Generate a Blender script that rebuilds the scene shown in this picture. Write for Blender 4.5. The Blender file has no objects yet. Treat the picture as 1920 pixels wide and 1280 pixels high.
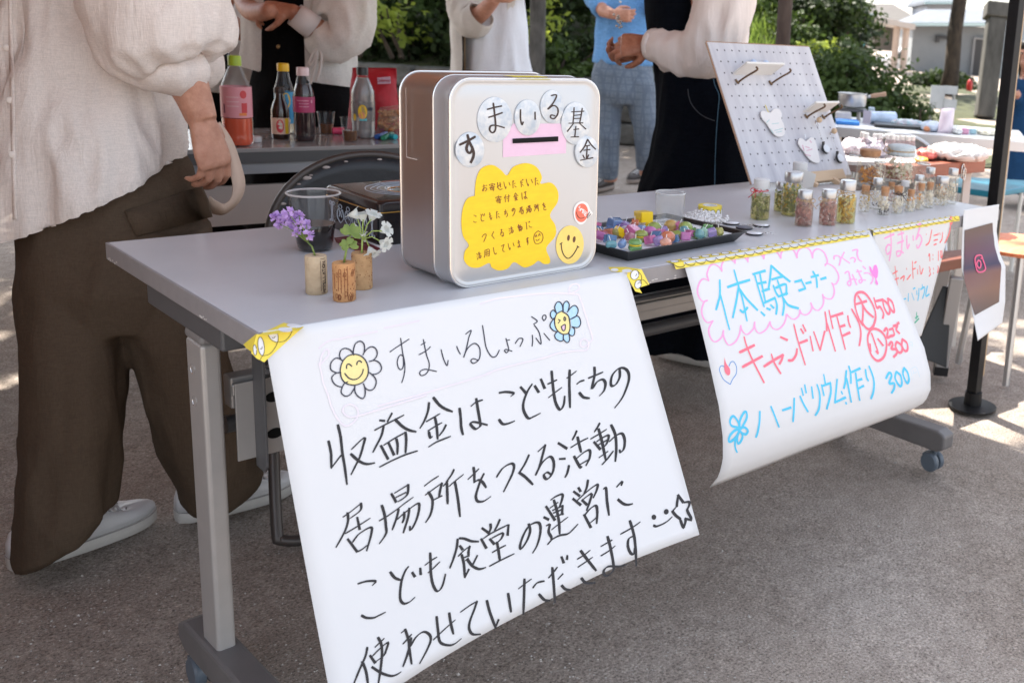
import bpy, bmesh, math, random
import numpy as np
from mathutils import Vector, Matrix, noise as mnoise

random.seed(7)
S = bpy.context.scene
COL = S.collection
rad = math.radians

# ------------------------------------------------------------------ camera
CAM = Vector((-0.47994, -1.28620, 1.11399))
RT = Vector((0.66789, -0.74130, 0.06633)).normalized()
FW = Vector((0.73565, 0.64402, -0.20991)).normalized()
UP = RT.cross(FW).normalized()
FPX, CX, CY = 1909.36, 1475.9, 463.98        # lens in photo pixels (1920 wide)
cd = bpy.data.cameras.new('camera')
cam = bpy.data.objects.new('camera', cd)
COL.objects.link(cam)
cam.matrix_world = Matrix(((RT.x, UP.x, -FW.x, CAM.x), (RT.y, UP.y, -FW.y, CAM.y), (RT.z, UP.z, -FW.z, CAM.z), (0, 0, 0, 1)))
cd.sensor_width = 36.0
cd.lens = 36.0 * FPX / 1920
cd.shift_x = -(CX - 960) / 1920
cd.shift_y = (CY - 640) / 1920
cd.clip_start = 0.05
cd.clip_end = 400
cd.dof.use_dof = True
cd.dof.focus_distance = 1.66
cd.dof.aperture_fstop = 8.0
S.camera = cam

# ------------------------------------------------------------------ sky, sun, exposure
SUN_AZ = Vector((0.16, 0.98, 0)).normalized()      # horizontal direction towards the sun
SUN_EL = rad(58)
W = bpy.data.worlds.new('World')
S.world = W
W.use_nodes = True
wn = W.node_tree.nodes
sky = wn.new('ShaderNodeTexSky')
sky.sky_type = 'NISHITA'
sky.sun_disc = False
sky.sun_elevation = SUN_EL
sky.sun_rotation = math.atan2(SUN_AZ.x, SUN_AZ.y)
sky.dust_density = 2.0
wn['Background'].inputs['Strength'].default_value = 0.14
hz = wn.new('ShaderNodeHueSaturation'); hz.inputs['Saturation'].default_value = 0.42      # thin hazy summer sky
W.node_tree.links.new(sky.outputs['Color'], hz.inputs['Color'])
W.node_tree.links.new(hz.outputs['Color'], wn['Background'].inputs['Color'])
sd = bpy.data.lights.new('sun', 'SUN')
sd.energy = 4.2
sd.angle = rad(0.5)
sd.color = (1.0, 0.94, 0.84)
sun = bpy.data.objects.new('sun', sd)
COL.objects.link(sun)
sdir = Vector((SUN_AZ.x * math.cos(SUN_EL), SUN_AZ.y * math.cos(SUN_EL), math.sin(SUN_EL)))
sun.rotation_euler = sdir.to_track_quat('Z', 'Y').to_euler()
sun.location = (3, 4, 12)
S.view_settings.view_transform = 'Standard'
S.view_settings.look = 'None'
S.view_settings.gamma = 1
S.view_settings.use_curve_mapping = False
S.view_settings.exposure = 1.85
S.render.engine = 'CYCLES'
S.cycles.max_bounces = 8
S.cycles.transparent_max_bounces = 16

# ------------------------------------------------------------------ pixel -> place helpers
def ray(x, y):
    return FW + RT * ((x - CX) / FPX) - UP * ((y - CY) / FPX)
def onz(x, y, z):
    r = ray(x, y); return CAM + r * ((z - CAM.z) / r.z)
def ony(x, y, yy):
    r = ray(x, y); return CAM + r * ((yy - CAM.y) / r.y)
def onx(x, y, xx):
    r = ray(x, y); return CAM + r * ((xx - CAM.x) / r.x)
def ond(x, y, d):
    return CAM + ray(x, y) * d
def onplane(x, y, o, n):
    r = ray(x, y); return CAM + r * ((o - CAM).dot(n) / r.dot(n))
def onsurf(x, y, fn):
    yy = 0.0
    for _ in range(14):
        q = ony(x, y, yy); yy = fn(q.x, q.z)
    return ony(x, y, yy)
def depth(p):
    return (Vector(p) - CAM).dot(FW)
def mpp(p):
    return depth(p) / FPX            # metres per photo pixel there
RH = Vector((RT.x, RT.y, 0)).normalized()
FH = Vector((FW.x, FW.y, 0)).normalized()
UZ = Vector((0, 0, 1))

# ------------------------------------------------------------------ materials
MATS = {}
def rgb(c):
    """sRGB 0-255 -> linear"""
    return tuple(((v / 255) / 12.92 if v / 255 <= 0.04045 else ((v / 255 + 0.055) / 1.055) ** 2.4) for v in c)
def mat(name, col=(0.5, 0.5, 0.5), rough=0.6, metal=0.0, var=0.0, vscale=20.0, bump=0.0, bscale=60.0, detail=4.0,
        col2=None, trans=0.0, alpha=1.0, spec=0.5, coat=0.0, sub=0.0, translucent=0.0, stretch=None, sheen=0.0):
    if name in MATS: return MATS[name]
    m = bpy.data.materials.new(name); MATS[name] = m
    m.use_nodes = True
    nt = m.node_tree; N = nt.nodes; L = nt.links
    b = N['Principled BSDF']
    b.inputs['Base Color'].default_value = (*col, 1)
    b.inputs['Roughness'].default_value = rough
    b.inputs['Metallic'].default_value = metal
    b.inputs['Specular IOR Level'].default_value = spec
    b.inputs['Transmission Weight'].default_value = trans
    b.inputs['Alpha'].default_value = alpha
    b.inputs['Coat Weight'].default_value = coat
    b.inputs['Sheen Weight'].default_value = sheen
    if sub:
        b.inputs['Subsurface Weight'].default_value = sub
        b.inputs['Subsurface Radius'].default_value = (0.01, 0.004, 0.002)
    tc = N.new('ShaderNodeTexCoord')
    src = tc.outputs['Object']
    if stretch:
        mp = N.new('ShaderNodeMapping'); mp.inputs['Scale'].default_value = stretch
        L.new(src, mp.inputs['Vector']); src = mp.outputs['Vector']
    if var or col2:
        n = N.new('ShaderNodeTexNoise'); n.inputs['Scale'].default_value = vscale; n.inputs['Detail'].default_value = detail
        n.inputs['Roughness'].default_value = 0.62
        L.new(src, n.inputs['Vector'])
        r = N.new('ShaderNodeValToRGB')
        r.color_ramp.elements[0].position = 0.3; r.color_ramp.elements[1].position = 0.72
        if col2:
            r.color_ramp.elements[0].color = (*col, 1); r.color_ramp.elements[1].color = (*col2, 1)
        else:
            r.color_ramp.elements[0].color = (*[c * (1 - var) for c in col], 1)
            r.color_ramp.elements[1].color = (*[min(1, c * (1 + var)) for c in col], 1)
        L.new(n.outputs['Fac'], r.inputs['Fac'])
        L.new(r.outputs['Color'], b.inputs['Base Color'])
    if bump:
        n2 = N.new('ShaderNodeTexNoise'); n2.inputs['Scale'].default_value = bscale; n2.inputs['Detail'].default_value = 5
        L.new(src, n2.inputs['Vector'])
        bp = N.new('ShaderNodeBump'); bp.inputs['Strength'].default_value = bump; bp.inputs['Distance'].default_value = 0.01
        L.new(n2.outputs['Fac'], bp.inputs['Height'])
        L.new(bp.outputs['Normal'], b.inputs['Normal'])
    if translucent:
        t = N.new('ShaderNodeBsdfTranslucent'); t.inputs['Color'].default_value = (*(col2 or col), 1)
        mx = N.new('ShaderNodeMixShader'); mx.inputs['Fac'].default_value = translucent
        out = N['Material Output']
        L.new(b.outputs['BSDF'], mx.inputs[1]); L.new(t.outputs['BSDF'], mx.inputs[2]); L.new(mx.outputs[0], out.inputs['Surface'])
    return m
def glassy(name, tint=(0.95, 0.97, 0.96), spec=0.12, rough=0.03, dens=0.0, dcol=(1, 1, 1)):
    """thin clear wall: see-through with fresnel reflections and a little body colour"""
    if name in MATS: return MATS[name]
    m = bpy.data.materials.new(name); MATS[name] = m
    m.use_nodes = True
    nt = m.node_tree; N = nt.nodes; L = nt.links
    N.remove(N['Principled BSDF'])
    t = N.new('ShaderNodeBsdfTransparent'); t.inputs['Color'].default_value = (*tint, 1)
    d = N.new('ShaderNodeBsdfDiffuse'); d.inputs['Color'].default_value = (*dcol, 1)
    g = N.new('ShaderNodeBsdfGlossy'); g.inputs['Roughness'].default_value = rough
    fc = N.new('ShaderNodeLayerWeight'); fc.inputs['Blend'].default_value = 0.5
    pw = N.new('ShaderNodeMath'); pw.operation = 'POWER'; pw.inputs[1].default_value = 4.0; L.new(fc.outputs['Facing'], pw.inputs[0])
    lw = N.new('ShaderNodeMath'); lw.operation = 'MULTIPLY_ADD'; lw.inputs[1].default_value = 0.6; lw.inputs[2].default_value = 0.022; L.new(pw.outputs[0], lw.inputs[0])
    m1 = N.new('ShaderNodeMixShader'); m1.inputs['Fac'].default_value = dens
    m2 = N.new('ShaderNodeMixShader')
    L.new(t.outputs[0], m1.inputs[1]); L.new(d.outputs[0], m1.inputs[2])
    L.new(lw.outputs[0], m2.inputs['Fac']); L.new(m1.outputs[0], m2.inputs[1]); L.new(g.outputs[0], m2.inputs[2])
    L.new(m2.outputs[0], N['Material Output'].inputs['Surface'])
    return m
def cloth(name, col, thread=0.25, scale=220.0, alpha=1.0, tl=0.0, rough=0.9, stretch=(1, 1, 0.12), var=0.06, plaid=None, crinkle=0.3):
    """woven cloth: slubby threads, optional see-through weave"""
    if name in MATS: return MATS[name]
    m = mat(name, col, rough, spec=0.2 if max(col) > .1 else .04, translucent=tl, sheen=0.12 if max(col) > .2 else 0)
    nt = m.node_tree; N = nt.nodes; L = nt.links
    b = N['Principled BSDF']
    tc = N['Texture Coordinate']
    a = N.new('ShaderNodeTexNoise'); a.inputs['Scale'].default_value = scale; a.inputs['Detail'].default_value = 3
    mp = N.new('ShaderNodeMapping'); mp.inputs['Scale'].default_value = stretch
    L.new(tc.outputs['Object'], mp.inputs[0]); L.new(mp.outputs[0], a.inputs[0])
    a2 = N.new('ShaderNodeTexNoise'); a2.inputs['Scale'].default_value = scale; a2.inputs['Detail'].default_value = 3
    mp2 = N.new('ShaderNodeMapping'); mp2.inputs['Scale'].default_value = (0.12, 0.12, 1)
    L.new(tc.outputs['Object'], mp2.inputs[0]); L.new(mp2.outputs[0], a2.inputs[0])
    ad = N.new('ShaderNodeMath'); ad.operation = 'ADD'
    L.new(a.outputs['Fac'], ad.inputs[0]); L.new(a2.outputs['Fac'], ad.inputs[1])
    r = N.new('ShaderNodeValToRGB')
    r.color_ramp.elements[0].position = 0.38; r.color_ramp.elements[1].position = 0.64
    k = 1 - thread * .8
    r.color_ramp.elements[0].color = (*[c * k for c in col], 1); r.color_ramp.elements[1].color = (*[min(1, c * (1 + thread * 0.6)) for c in col], 1)
    hv = N.new('ShaderNodeMath'); hv.operation = 'MULTIPLY'; hv.inputs[1].default_value = 0.5
    ck = N.new('ShaderNodeTexNoise'); ck.inputs['Scale'].default_value = 75; ck.inputs['Detail'].default_value = 4; ck.inputs['Distortion'].default_value = .6
    mp3 = N.new('ShaderNodeMapping'); mp3.inputs['Scale'].default_value = (1, 1, .16); L.new(tc.outputs['Object'], mp3.inputs[0]); L.new(mp3.outputs[0], ck.inputs[0])
    L.new(ad.outputs[0], hv.inputs[0]); L.new(hv.outputs[0], r.inputs['Fac'])
    colout = r.outputs['Color']
    if plaid:
        sx = N.new('ShaderNodeSeparateXYZ'); L.new(tc.outputs['Object'], sx.inputs[0])
        tot = None
        for ax, fr in ((0, 150), (1, 150), (2, 150)):
            w = N.new('ShaderNodeMath'); w.operation = 'MULTIPLY'; w.inputs[1].default_value = fr
            L.new(sx.outputs[ax], w.inputs[0])
            si = N.new('ShaderNodeMath'); si.operation = 'SINE'; L.new(w.outputs[0], si.inputs[0])
            gt = N.new('ShaderNodeMath'); gt.operation = 'GREATER_THAN'; gt.inputs[1].default_value = 0.8; L.new(si.outputs[0], gt.inputs[0])
            if tot is None: tot = gt.outputs[0]
            else:
                mm = N.new('ShaderNodeMath'); mm.operation = 'MAXIMUM'; L.new(tot, mm.inputs[0]); L.new(gt.outputs[0], mm.inputs[1]); tot = mm.outputs[0]
        mixc = N.new('ShaderNodeMix'); mixc.data_type = 'RGBA'
        h5 = N.new('ShaderNodeMath'); h5.operation = 'MULTIPLY'; h5.inputs[1].default_value = 0.55; L.new(tot, h5.inputs[0])
        L.new(h5.outputs[0], mixc.inputs['Factor']); L.new(colout, mixc.inputs['A']); mixc.inputs['B'].default_value = (*plaid, 1)
        colout = mixc.outputs['Result']
    L.new(colout, b.inputs['Base Color'])
    bp = N.new('ShaderNodeBump'); bp.inputs['Strength'].default_value = 0.12; bp.inputs['Distance'].default_value = 0.002
    L.new(hv.outputs[0], bp.inputs['Height']); bp2 = N.new('ShaderNodeBump'); bp2.inputs['Strength'].default_value = crinkle; bp2.inputs['Distance'].default_value = 0.006
    L.new(ck.outputs['Fac'], bp2.inputs['Height']); L.new(bp.outputs[0], bp2.inputs['Normal']); L.new(bp2.outputs[0], b.inputs['Normal'])
    if alpha < 1:
        out = N['Material Output']
        prev = out.inputs['Surface'].links[0].from_socket
        tr = N.new('ShaderNodeBsdfTransparent')
        mx = N.new('ShaderNodeMixShader')
        mr = N.new('ShaderNodeMapRange'); mr.inputs['From Min'].default_value = 0.36; mr.inputs['From Max'].default_value = 0.62
        mr.inputs['To Min'].default_value = max(0, alpha - 0.07); mr.inputs['To Max'].default_value = min(1, alpha + 0.06)
        L.new(hv.outputs[0], mr.inputs['Value']); L.new(mr.outputs[0], mx.inputs['Fac'])
        L.new(tr.outputs[0], mx.inputs[1]); L.new(prev, mx.inputs[2]); L.new(mx.outputs[0], out.inputs['Surface'])
    return m

# ------------------------------------------------------------------ mesh collector
def frame(axis):
    a = Vector(axis).normalized()
    u = a.cross(Vector((0, 0, 1)))
    if u.length < 1e-4: u = Vector((1, 0, 0))
    u.normalize(); v = a.cross(u).normalized()
    return a, u, v
class MB:
    def __init__(s): s.v = []; s.f = []
    def add(s, vs, fs):
        o = len(s.v); s.v += [tuple(p) for p in vs]; s.f += [tuple(i + o for i in f) for f in fs]; return s
    def box(s, c, d, M=None):
        """box centred at c, size d, optional 3x3 rotation"""
        c = Vector(c); vs = []
        for z in (-.5, .5):
            for x, y in ((-.5, -.5), (.5, -.5), (.5, .5), (-.5, .5)):
                p = Vector((x * d[0], y * d[1], z * d[2]))
                vs.append(c + (M @ p if M is not None else p))
        return s.add(vs, [(3, 2, 1, 0), (4, 5, 6, 7), (0, 1, 5, 4), (1, 2, 6, 5), (2, 3, 7, 6), (3, 0, 4, 7)])
    def rings(s, R, cap=True, closed=False):
        n = len(R[0]); vs = [p for r in R for p in r]; fs = []
        m = len(R)
        for i in range(m if closed else m - 1):
            j = (i + 1) % m
            for k in range(n):
                l = (k + 1) % n
                fs.append((i * n + k, i * n + l, j * n + l, j * n + k))
        if cap and not closed:
            fs.append(tuple(reversed(range(n)))); fs.append(tuple((m - 1) * n + k for k in range(n)))
        return s.add(vs, fs)
    def tube(s, pts, r, n=8, cap=True, closed=False):
        pts = [Vector(p) for p in pts]; R = []
        rr = r if isinstance(r, (list, tuple)) else [r] * len(pts)
        pu = None
        for i, p in enumerate(pts):
            if closed: t = pts[(i + 1) % len(pts)] - pts[i - 1]
            else: t = pts[min(i + 1, len(pts) - 1)] - pts[max(i - 1, 0)]
            a, u, v = frame(t)
            if pu is not None:
                u = pu - a * pu.dot(a)
                if u.length < 1e-5: u = frame(t)[1]
                u.normalize(); v = a.cross(u)
            pu = u
            R.append([p + u * math.cos(2 * math.pi * k / n) * rr[i] + v * math.sin(2 * math.pi * k / n) * rr[i] for k in range(n)])
        return s.rings(R, cap, closed)
    def bar(s, p, q, w, h, up=(0, 0, 1)):
        p, q = Vector(p), Vector(q); a = (q - p).normalized(); up = Vector(up)
        u = a.cross(up); 
        if u.length < 1e-4: u = a.cross(Vector((0, 1, 0)))
        u.normalize(); v = u.cross(a).normalized()
        R = [[e + u * x * w / 2 + v * y * h / 2 for x, y in ((-1, -1), (1, -1), (1, 1), (-1, 1))] for e in (p, q)]
        return s.rings(R)
    def lathe(s, c, prof, n=20, axis=(0, 0, 1), cap=True):
        c = Vector(c); a, u, v = frame(axis)
        R = [[c + a * z + (u * math.cos(2 * math.pi * k / n) + v * math.sin(2 * math.pi * k / n)) * r for k in range(n)] for r, z in prof]
        return s.rings(R, cap)
    def ell(s, c, r, n=12, m=8, M=None):
        c = Vector(c); R = []
        for i in range(m + 1):
            t = math.pi * i / m; zz = -math.cos(t); q = max(math.sin(t), 1e-3)
            ring = []
            for k in range(n):
                p = Vector((q * math.cos(2 * math.pi * k / n) * r[0], q * math.sin(2 * math.pi * k / n) * r[1], zz * r[2]))
                ring.append(c + (M @ p if M is not None else p))
            R.append(ring)
        return s.rings(R)
    def prism(s, poly, ext):
        """closed polygon (3-D points) pushed along vector ext"""
        ext = Vector(ext); n = len(poly)
        return s.rings([[Vector(p) for p in poly], [Vector(p) + ext for p in poly]])
    def disc(s, c, u, v, n=20):
        c = Vector(c)
        return s.add([c + Vector(u) * math.cos(2 * math.pi * k / n) + Vector(v) * math.sin(2 * math.pi * k / n) for k in range(n)], [tuple(range(n))])
    def ringflat(s, c, u, v, k0=0.9, n=24):
        c = Vector(c); vs = []; fs = []
        for k in range(n):
            d = Vector(u) * math.cos(2 * math.pi * k / n) + Vector(v) * math.sin(2 * math.pi * k / n)
            vs += [c + d, c + d * k0]
        for k in range(n):
            l = (k + 1) % n; fs.append((2 * k, 2 * l, 2 * l + 1, 2 * k + 1))
        return s.add(vs, fs)
    def build(s, name, m, parent=None, smooth=False, bevel=0.0, solid=0.0, seg=2, sub=0, angle=40, fix=True):
        me = bpy.data.meshes.new(name)
        me.from_pydata(s.v, [], s.f); me.update()
        if fix and len(s.f) < 60000:
            bm = bmesh.new(); bm.from_mesh(me)
            bmesh.ops.recalc_face_normals(bm, faces=bm.faces)
            bm.to_mesh(me); bm.free()
        me.materials.append(m)
        if smooth:
            me.polygons.foreach_set('use_smooth', [True] * len(me.polygons))
            if smooth != 'all' and hasattr(me, 'set_sharp_from_angle'): me.set_sharp_from_angle(angle=rad(angle))
        o = bpy.data.objects.new(name, me); COL.objects.link(o)
        if solid:
            md = o.modifiers.new('solid', 'SOLIDIFY'); md.thickness = solid; md.offset = 0
        if bevel:
            md = o.modifiers.new('bevel', 'BEVEL'); md.width = bevel; md.segments = seg; md.limit_method = 'ANGLE'; md.angle_limit = rad(35)
            md.harden_normals = False
        if sub:
            md = o.modifiers.new('sub', 'SUBSURF'); md.levels = sub; md.render_levels = sub
        if parent is not None: adopt(o, parent)
        return o
def adopt(o, parent):
    o.parent = parent
    o.matrix_parent_inverse = pmat(parent).inverted()
def pmat(o):
    M = o.matrix_basis.copy()
    if o.parent is not None: M = pmat(o.parent) @ o.matrix_parent_inverse @ M
    return M
def tag(o, label, cat, group=None):
    o['label'] = label; o['category'] = cat
    if group: o['group'] = group
    return o
def kind(o, k='structure'):
    o['kind'] = k; return o
def thing(name, label, cat, loc=(0, 0, 0), group=None):
    o = bpy.data.objects.new(name, None); COL.objects.link(o); o.location = loc
    o.empty_display_size = 0.05
    return tag(o, label, cat, group)
def bake(o, *mods):
    """run modifiers [(type, {props})] and keep the result as the mesh"""
    for i, (t, pr) in enumerate(mods):
        md = o.modifiers.new('m%d' % i, t)
        for k, v in pr.items(): setattr(md, k, v)
    dg = bpy.context.evaluated_depsgraph_get(); dg.update()
    me = bpy.data.meshes.new_from_object(o.evaluated_get(dg), depsgraph=dg)
    old = o.data; mats = list(old.materials)
    o.modifiers.clear(); o.data = me
    if not me.materials:
        for m in mats: me.materials.append(m)
    me.polygons.foreach_set('use_smooth', [True] * len(me.polygons))
    return o
def crumple(o, amp=0.006, size=0.08, seed=0, stretch=(1, 1, 1), amp2=0.0, size2=0.03):
    """push vertices along their normals with ridged noise: folds in cloth"""
    me = o.data
    off = Vector((seed * 3.7, seed * 1.9, seed * 5.3))
    for v in me.vertices:
        p = Vector((v.co.x * stretch[0], v.co.y * stretch[1], v.co.z * stretch[2])) / size + off
        h = 1 - 2 * abs(mnoise.noise(p)) 
        d = amp * (h - 0.4)
        if amp2:
            d += amp2 * mnoise.noise(Vector(v.co) / size2 + off)
        v.co = v.co + v.normal * d
    me.update()
    return o
def catmull(P, k=5):
    if len(P) < 3: return list(P)
    out = []
    n = len(P)
    for i in range(n - 1):
        p0 = P[max(i - 1, 0)]; p1 = P[i]; p2 = P[i + 1]; p3 = P[min(i + 2, n - 1)]
        for j in range(k):
            t = j / k
            out.append(tuple(0.5 * ((2 * b) + (-a + c) * t + (2 * a - 5 * b + 4 * c - d) * t * t + (-a + 3 * b - 3 * c + d) * t ** 3) for a, b, c, d in zip(p0, p1, p2, p3)))
    out.append(tuple(P[-1]))
    return out
# ------------------------------------------------------------------ handwriting: pen paths read off the sheets.
# "V x0 y0 s" opens a view (photo pixel = x0 + X/s); "@c" names a character; strokes are X,Y lists split by ;
INK = {}
INK['p1_title'] = '''V 720 600 9.145
@す 100,545 200,475 300,410 430,325;285,310 300,420 320,560 350,700 358,830 340,960 305,1070;325,620 290,595 250,630 228,720 245,810 285,848 320,820 335,750 330,640
@ま 635,425 710,380;600,593 700,540 760,495 795,455;675,330 700,460 730,600 775,740 765,850 720,920 650,950 612,920 630,870 700,842 770,850 900,878
@い 980,505 1020,660 1080,780 1100,690;1248,450 1275,520 1310,580
@る 1400,240 1495,175 1455,300 1410,500 1365,640 1430,490 1540,400 1620,440 1650,540 1630,670 1540,740 1490,700 1530,660 1620,690
V 900 540 8
@し 38,560 60,700 90,880 150,1000 200,1035 250,1010 290,930
@ょ 390,755 410,830 430,920 400,968 370,940 390,920 480,945;400,785 445,775
@っ 530,830 580,760 635,755 640,790 600,875
@ぷ 775,430 860,495 805,540;815,555 880,650 910,760 912,840 840,750;785,705 790,790 782,870;960,680 1045,780;960,490 935,450 950,410 985,410 990,450 960,490'''
INK['p1_body'] = '''V 600 740 7.11
@収 115,620 145,760 150,860 150,970;150,975 280,805;240,405 275,560 300,780 330,960 360,1190;420,725 590,570 575,680 530,830 470,950 415,1060;415,790 520,880 620,920 730,905
@益 800,340 860,345;900,355 960,245;730,470 870,395 1000,330 1120,268;850,410 820,540 760,660 705,765;1005,330 1100,420 1190,470 1280,490;815,680 905,850;850,670 1000,575 1140,500;1140,500 1150,600 1140,770;915,640 985,795;1020,590 1035,670 1030,790;795,960 950,880 1130,800 1300,745
V 780 720 8
@金 195,280 180,400 130,540 60,660;265,205 350,310 440,370 545,410;155,560 260,500 360,440;285,500 310,630 325,820;180,700 290,630 390,575;195,720 215,800 250,780;450,610 410,690 350,770;190,940 300,870 420,820 520,780
@は 655,365 670,500 680,650 705,755;825,330 900,270 1000,235;905,220 930,380 960,560 960,630 890,670 820,600 870,565 1070,610
@こ 1250,130 1350,115 1465,135 1420,185;1250,535 1300,595 1380,590 1480,550
V 960 680 7.53
@ど 125,345 200,430;285,300 220,400 165,550 165,670 230,780 310,755 400,710;325,330 375,410;410,235 460,355
@も 560,120 570,240 590,420 620,570 680,660 730,590 745,470;505,300 570,270 635,240;515,490 620,410 705,345
@た 775,215 840,170 910,115;815,105 810,300 820,630;915,300 960,265 1020,245;955,425 1010,485 1095,498
@ち 1080,215 1180,175 1285,130;1165,65 1165,180 1130,365 1200,270 1280,235 1320,290 1300,390 1235,465
@の 1520,95 1520,200 1470,300 1410,325 1395,270 1420,170 1500,85 1580,75 1640,130 1650,240 1600,400 1540,520 1450,635
V 620 880 8
@居 185,710 300,630 455,505;455,505 445,610 290,730;255,650 260,770 210,930 80,1165;215,960 400,850 595,725;400,720 435,890;260,1045 395,1225;330,1085 430,960 600,865 610,960 540,1215;395,1230 470,1195 550,1130
@場 730,765 860,690 1000,590 1130,490 1240,412;770,540 810,680 830,850 830,960 730,1110;915,365 980,480;960,350 1165,225;1165,225 1145,380 1010,480;980,415 1130,340;1020,595 990,720 925,900;1000,745 1130,630 1310,505 1325,600 1290,740 1235,860 1195,905 1190,850;1105,640 1100,730 1075,795;1180,580 1160,720 1090,945
V 790 850 8
@所 45,485 150,405 260,335;60,620 170,540 310,440;310,440 285,540 265,650;190,690 310,630;110,580 165,680 165,800 130,930 65,1030;490,240 450,320 370,430;330,485 400,410;385,440 390,600 395,750;415,490 520,400 635,310;505,430 545,650 580,940
@を 700,385 790,300 865,225;785,210 795,310 795,430;785,435 860,395 920,430 970,505;940,300 890,400 830,580 820,660 850,715 940,710 1045,640
@つ 1130,350 1220,220 1340,150 1390,180 1370,290 1300,440 1235,570
V 970 790 8
@く 175,500 110,640 30,765;30,765 120,830 230,940
@る 310,450 420,350;420,350 380,500 330,680 275,800;275,800 370,620 490,525 545,600 540,730 490,830 430,860 400,800 450,760 500,790
@活 620,325 740,400;635,560 715,555;775,660 750,770 715,835;890,140 865,200 825,275;800,390 930,310 1060,245;905,235 930,350 955,455;855,525 940,680 970,670;880,560 1000,460 1085,430 1085,540 1030,660;945,640 1060,575
@動 1235,25 1200,90 1155,155;1100,260 1220,190 1340,115;1220,115 1270,300 1325,570;1155,310 1240,410;1190,300 1290,235 1370,210 1340,330 1270,400;1220,345 1340,280;1225,540 1360,445;1270,645 1350,560 1440,440;1410,55 1470,200 1485,400 1470,595;1380,300 1480,210 1570,180 1610,270 1600,400 1550,460 1535,425
V 650 1000 7.53
@こ 160,705 280,670 410,670 360,730;215,1155 280,1185 380,1185 460,1150 550,1105
@ど 620,545 680,620 755,650;875,462 830,520 780,650 757,800 760,930 810,985 890,960 965,895;930,550 960,600;1040,490 1045,570
@も 1180,275 1185,400 1190,560 1220,720 1280,810 1350,740 1395,570;1105,445 1190,380 1275,328;1150,550 1230,480 1315,395
V 830 960 8.535
@食 240,430 225,560 180,720 115,890;270,415 350,420 460,460 575,465;280,540 315,590;250,700 340,610 435,540;435,540 415,620 415,700;305,680 340,830 355,1040;355,1040 420,910;350,720 420,690;365,770 410,730;395,750 470,850 560,900 630,900 690,878;555,690 490,820
@堂 635,255 740,330;765,190 770,250 740,330;915,115 880,200 830,290;650,420 750,350 900,270 1050,195;1055,200 1040,360;620,430 695,565;760,430 820,500;790,410 960,330 930,430 820,515;870,480 895,620 915,770;795,640 900,580 1010,525;750,860 900,780 1145,660
@の 1380,190 1400,300 1350,450 1260,580 1240,530 1290,370 1380,220 1500,160 1560,200 1560,350 1510,530 1440,650
V 1000 890 8
@運 165,635 225,665;195,760 245,745 230,850 270,930 265,970;215,1040 290,960 400,905 520,880 600,810 670,735;260,375 340,320 435,290 430,370 395,470;195,475 320,670;250,495 370,410;290,530 440,460;440,460 430,590;310,380 350,520 385,700 395,880;330,620 450,580;300,570 420,520;275,820 400,720 520,630
@営 610,250 690,310;680,195 705,240;820,80 800,190 760,280;660,380 780,270 900,175 965,145 950,230 900,340;600,360 705,445;735,380 800,440;740,370 870,280 850,390 800,530;765,600 860,780;780,590 860,500 940,460 960,560 950,725;850,720 945,640
@に 1050,210 1090,200 1105,380 1135,600;1250,180 1330,95 1320,155;1275,370 1350,430 1420,445 1490,430
V 660 1120 8
@使 230,745 200,880 120,1060 30,1280;155,960 210,1100 240,1290;345,740 420,670 485,605;395,600 440,700 450,850 430,1060 395,1290;275,870 345,970;310,870 430,750 540,670 510,790 470,870 345,965;305,1040 450,1130 590,1170 680,1145 740,1105
@わ 740,525 800,475;800,475 850,640 860,760 895,990;765,690 830,620 895,545;890,600 840,820 765,1030;880,720 960,590 1070,510 1160,550 1180,640 1120,790 1015,985
@せ 1220,630 1400,460 1550,330;1270,285 1290,480 1320,660 1440,710 1540,690 1640,610;1460,230 1480,370 1520,540
V 840 1060 7.53
@て 175,655 300,565 410,500;410,500 370,620 310,780 300,890 350,965 460,965
@い 550,495 590,650 670,870;670,870 715,760;850,395 870,520 890,650
@た 995,325 1090,250 1180,185;1080,190 1075,400 1065,680;1200,310 1260,240 1360,215;1290,405 1360,480 1435,490
V 1010 980 8
@だ 150,820 220,740 280,660;205,670 225,900 245,1190;290,840 365,760;350,940 400,990 470,1000;345,510 375,590;430,490 425,540
@き 580,540 680,480 775,405;590,660 710,580 810,510;635,420 740,560 860,710;645,830 710,895 845,895
@ま 935,350 1100,255;935,490 1050,420 1150,340;1035,205 1080,380 1120,600 1120,700 1050,780 990,780 980,710 1050,650 1200,650 1320,620
@す 1230,165 1400,70 1525,-18;1370,-30 1430,180 1455,400 1465,640;1410,200 1350,240 1340,350 1380,450 1430,460 1440,380
V 1190 910 11.63
@smile 420,870 480,885 600,840 720,770 820,675;410,670 425,685 430,700;680,545 690,565 700,585
@star 950,210 1055,355;1075,365 1185,355 1190,430 1150,520 1170,590 1230,700 1235,750;1235,750 1110,720;1110,720 1105,800 1070,910;1070,910 1040,870 990,720;990,720 900,650 830,565 840,540 920,450;920,450 925,380 950,210'''
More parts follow.
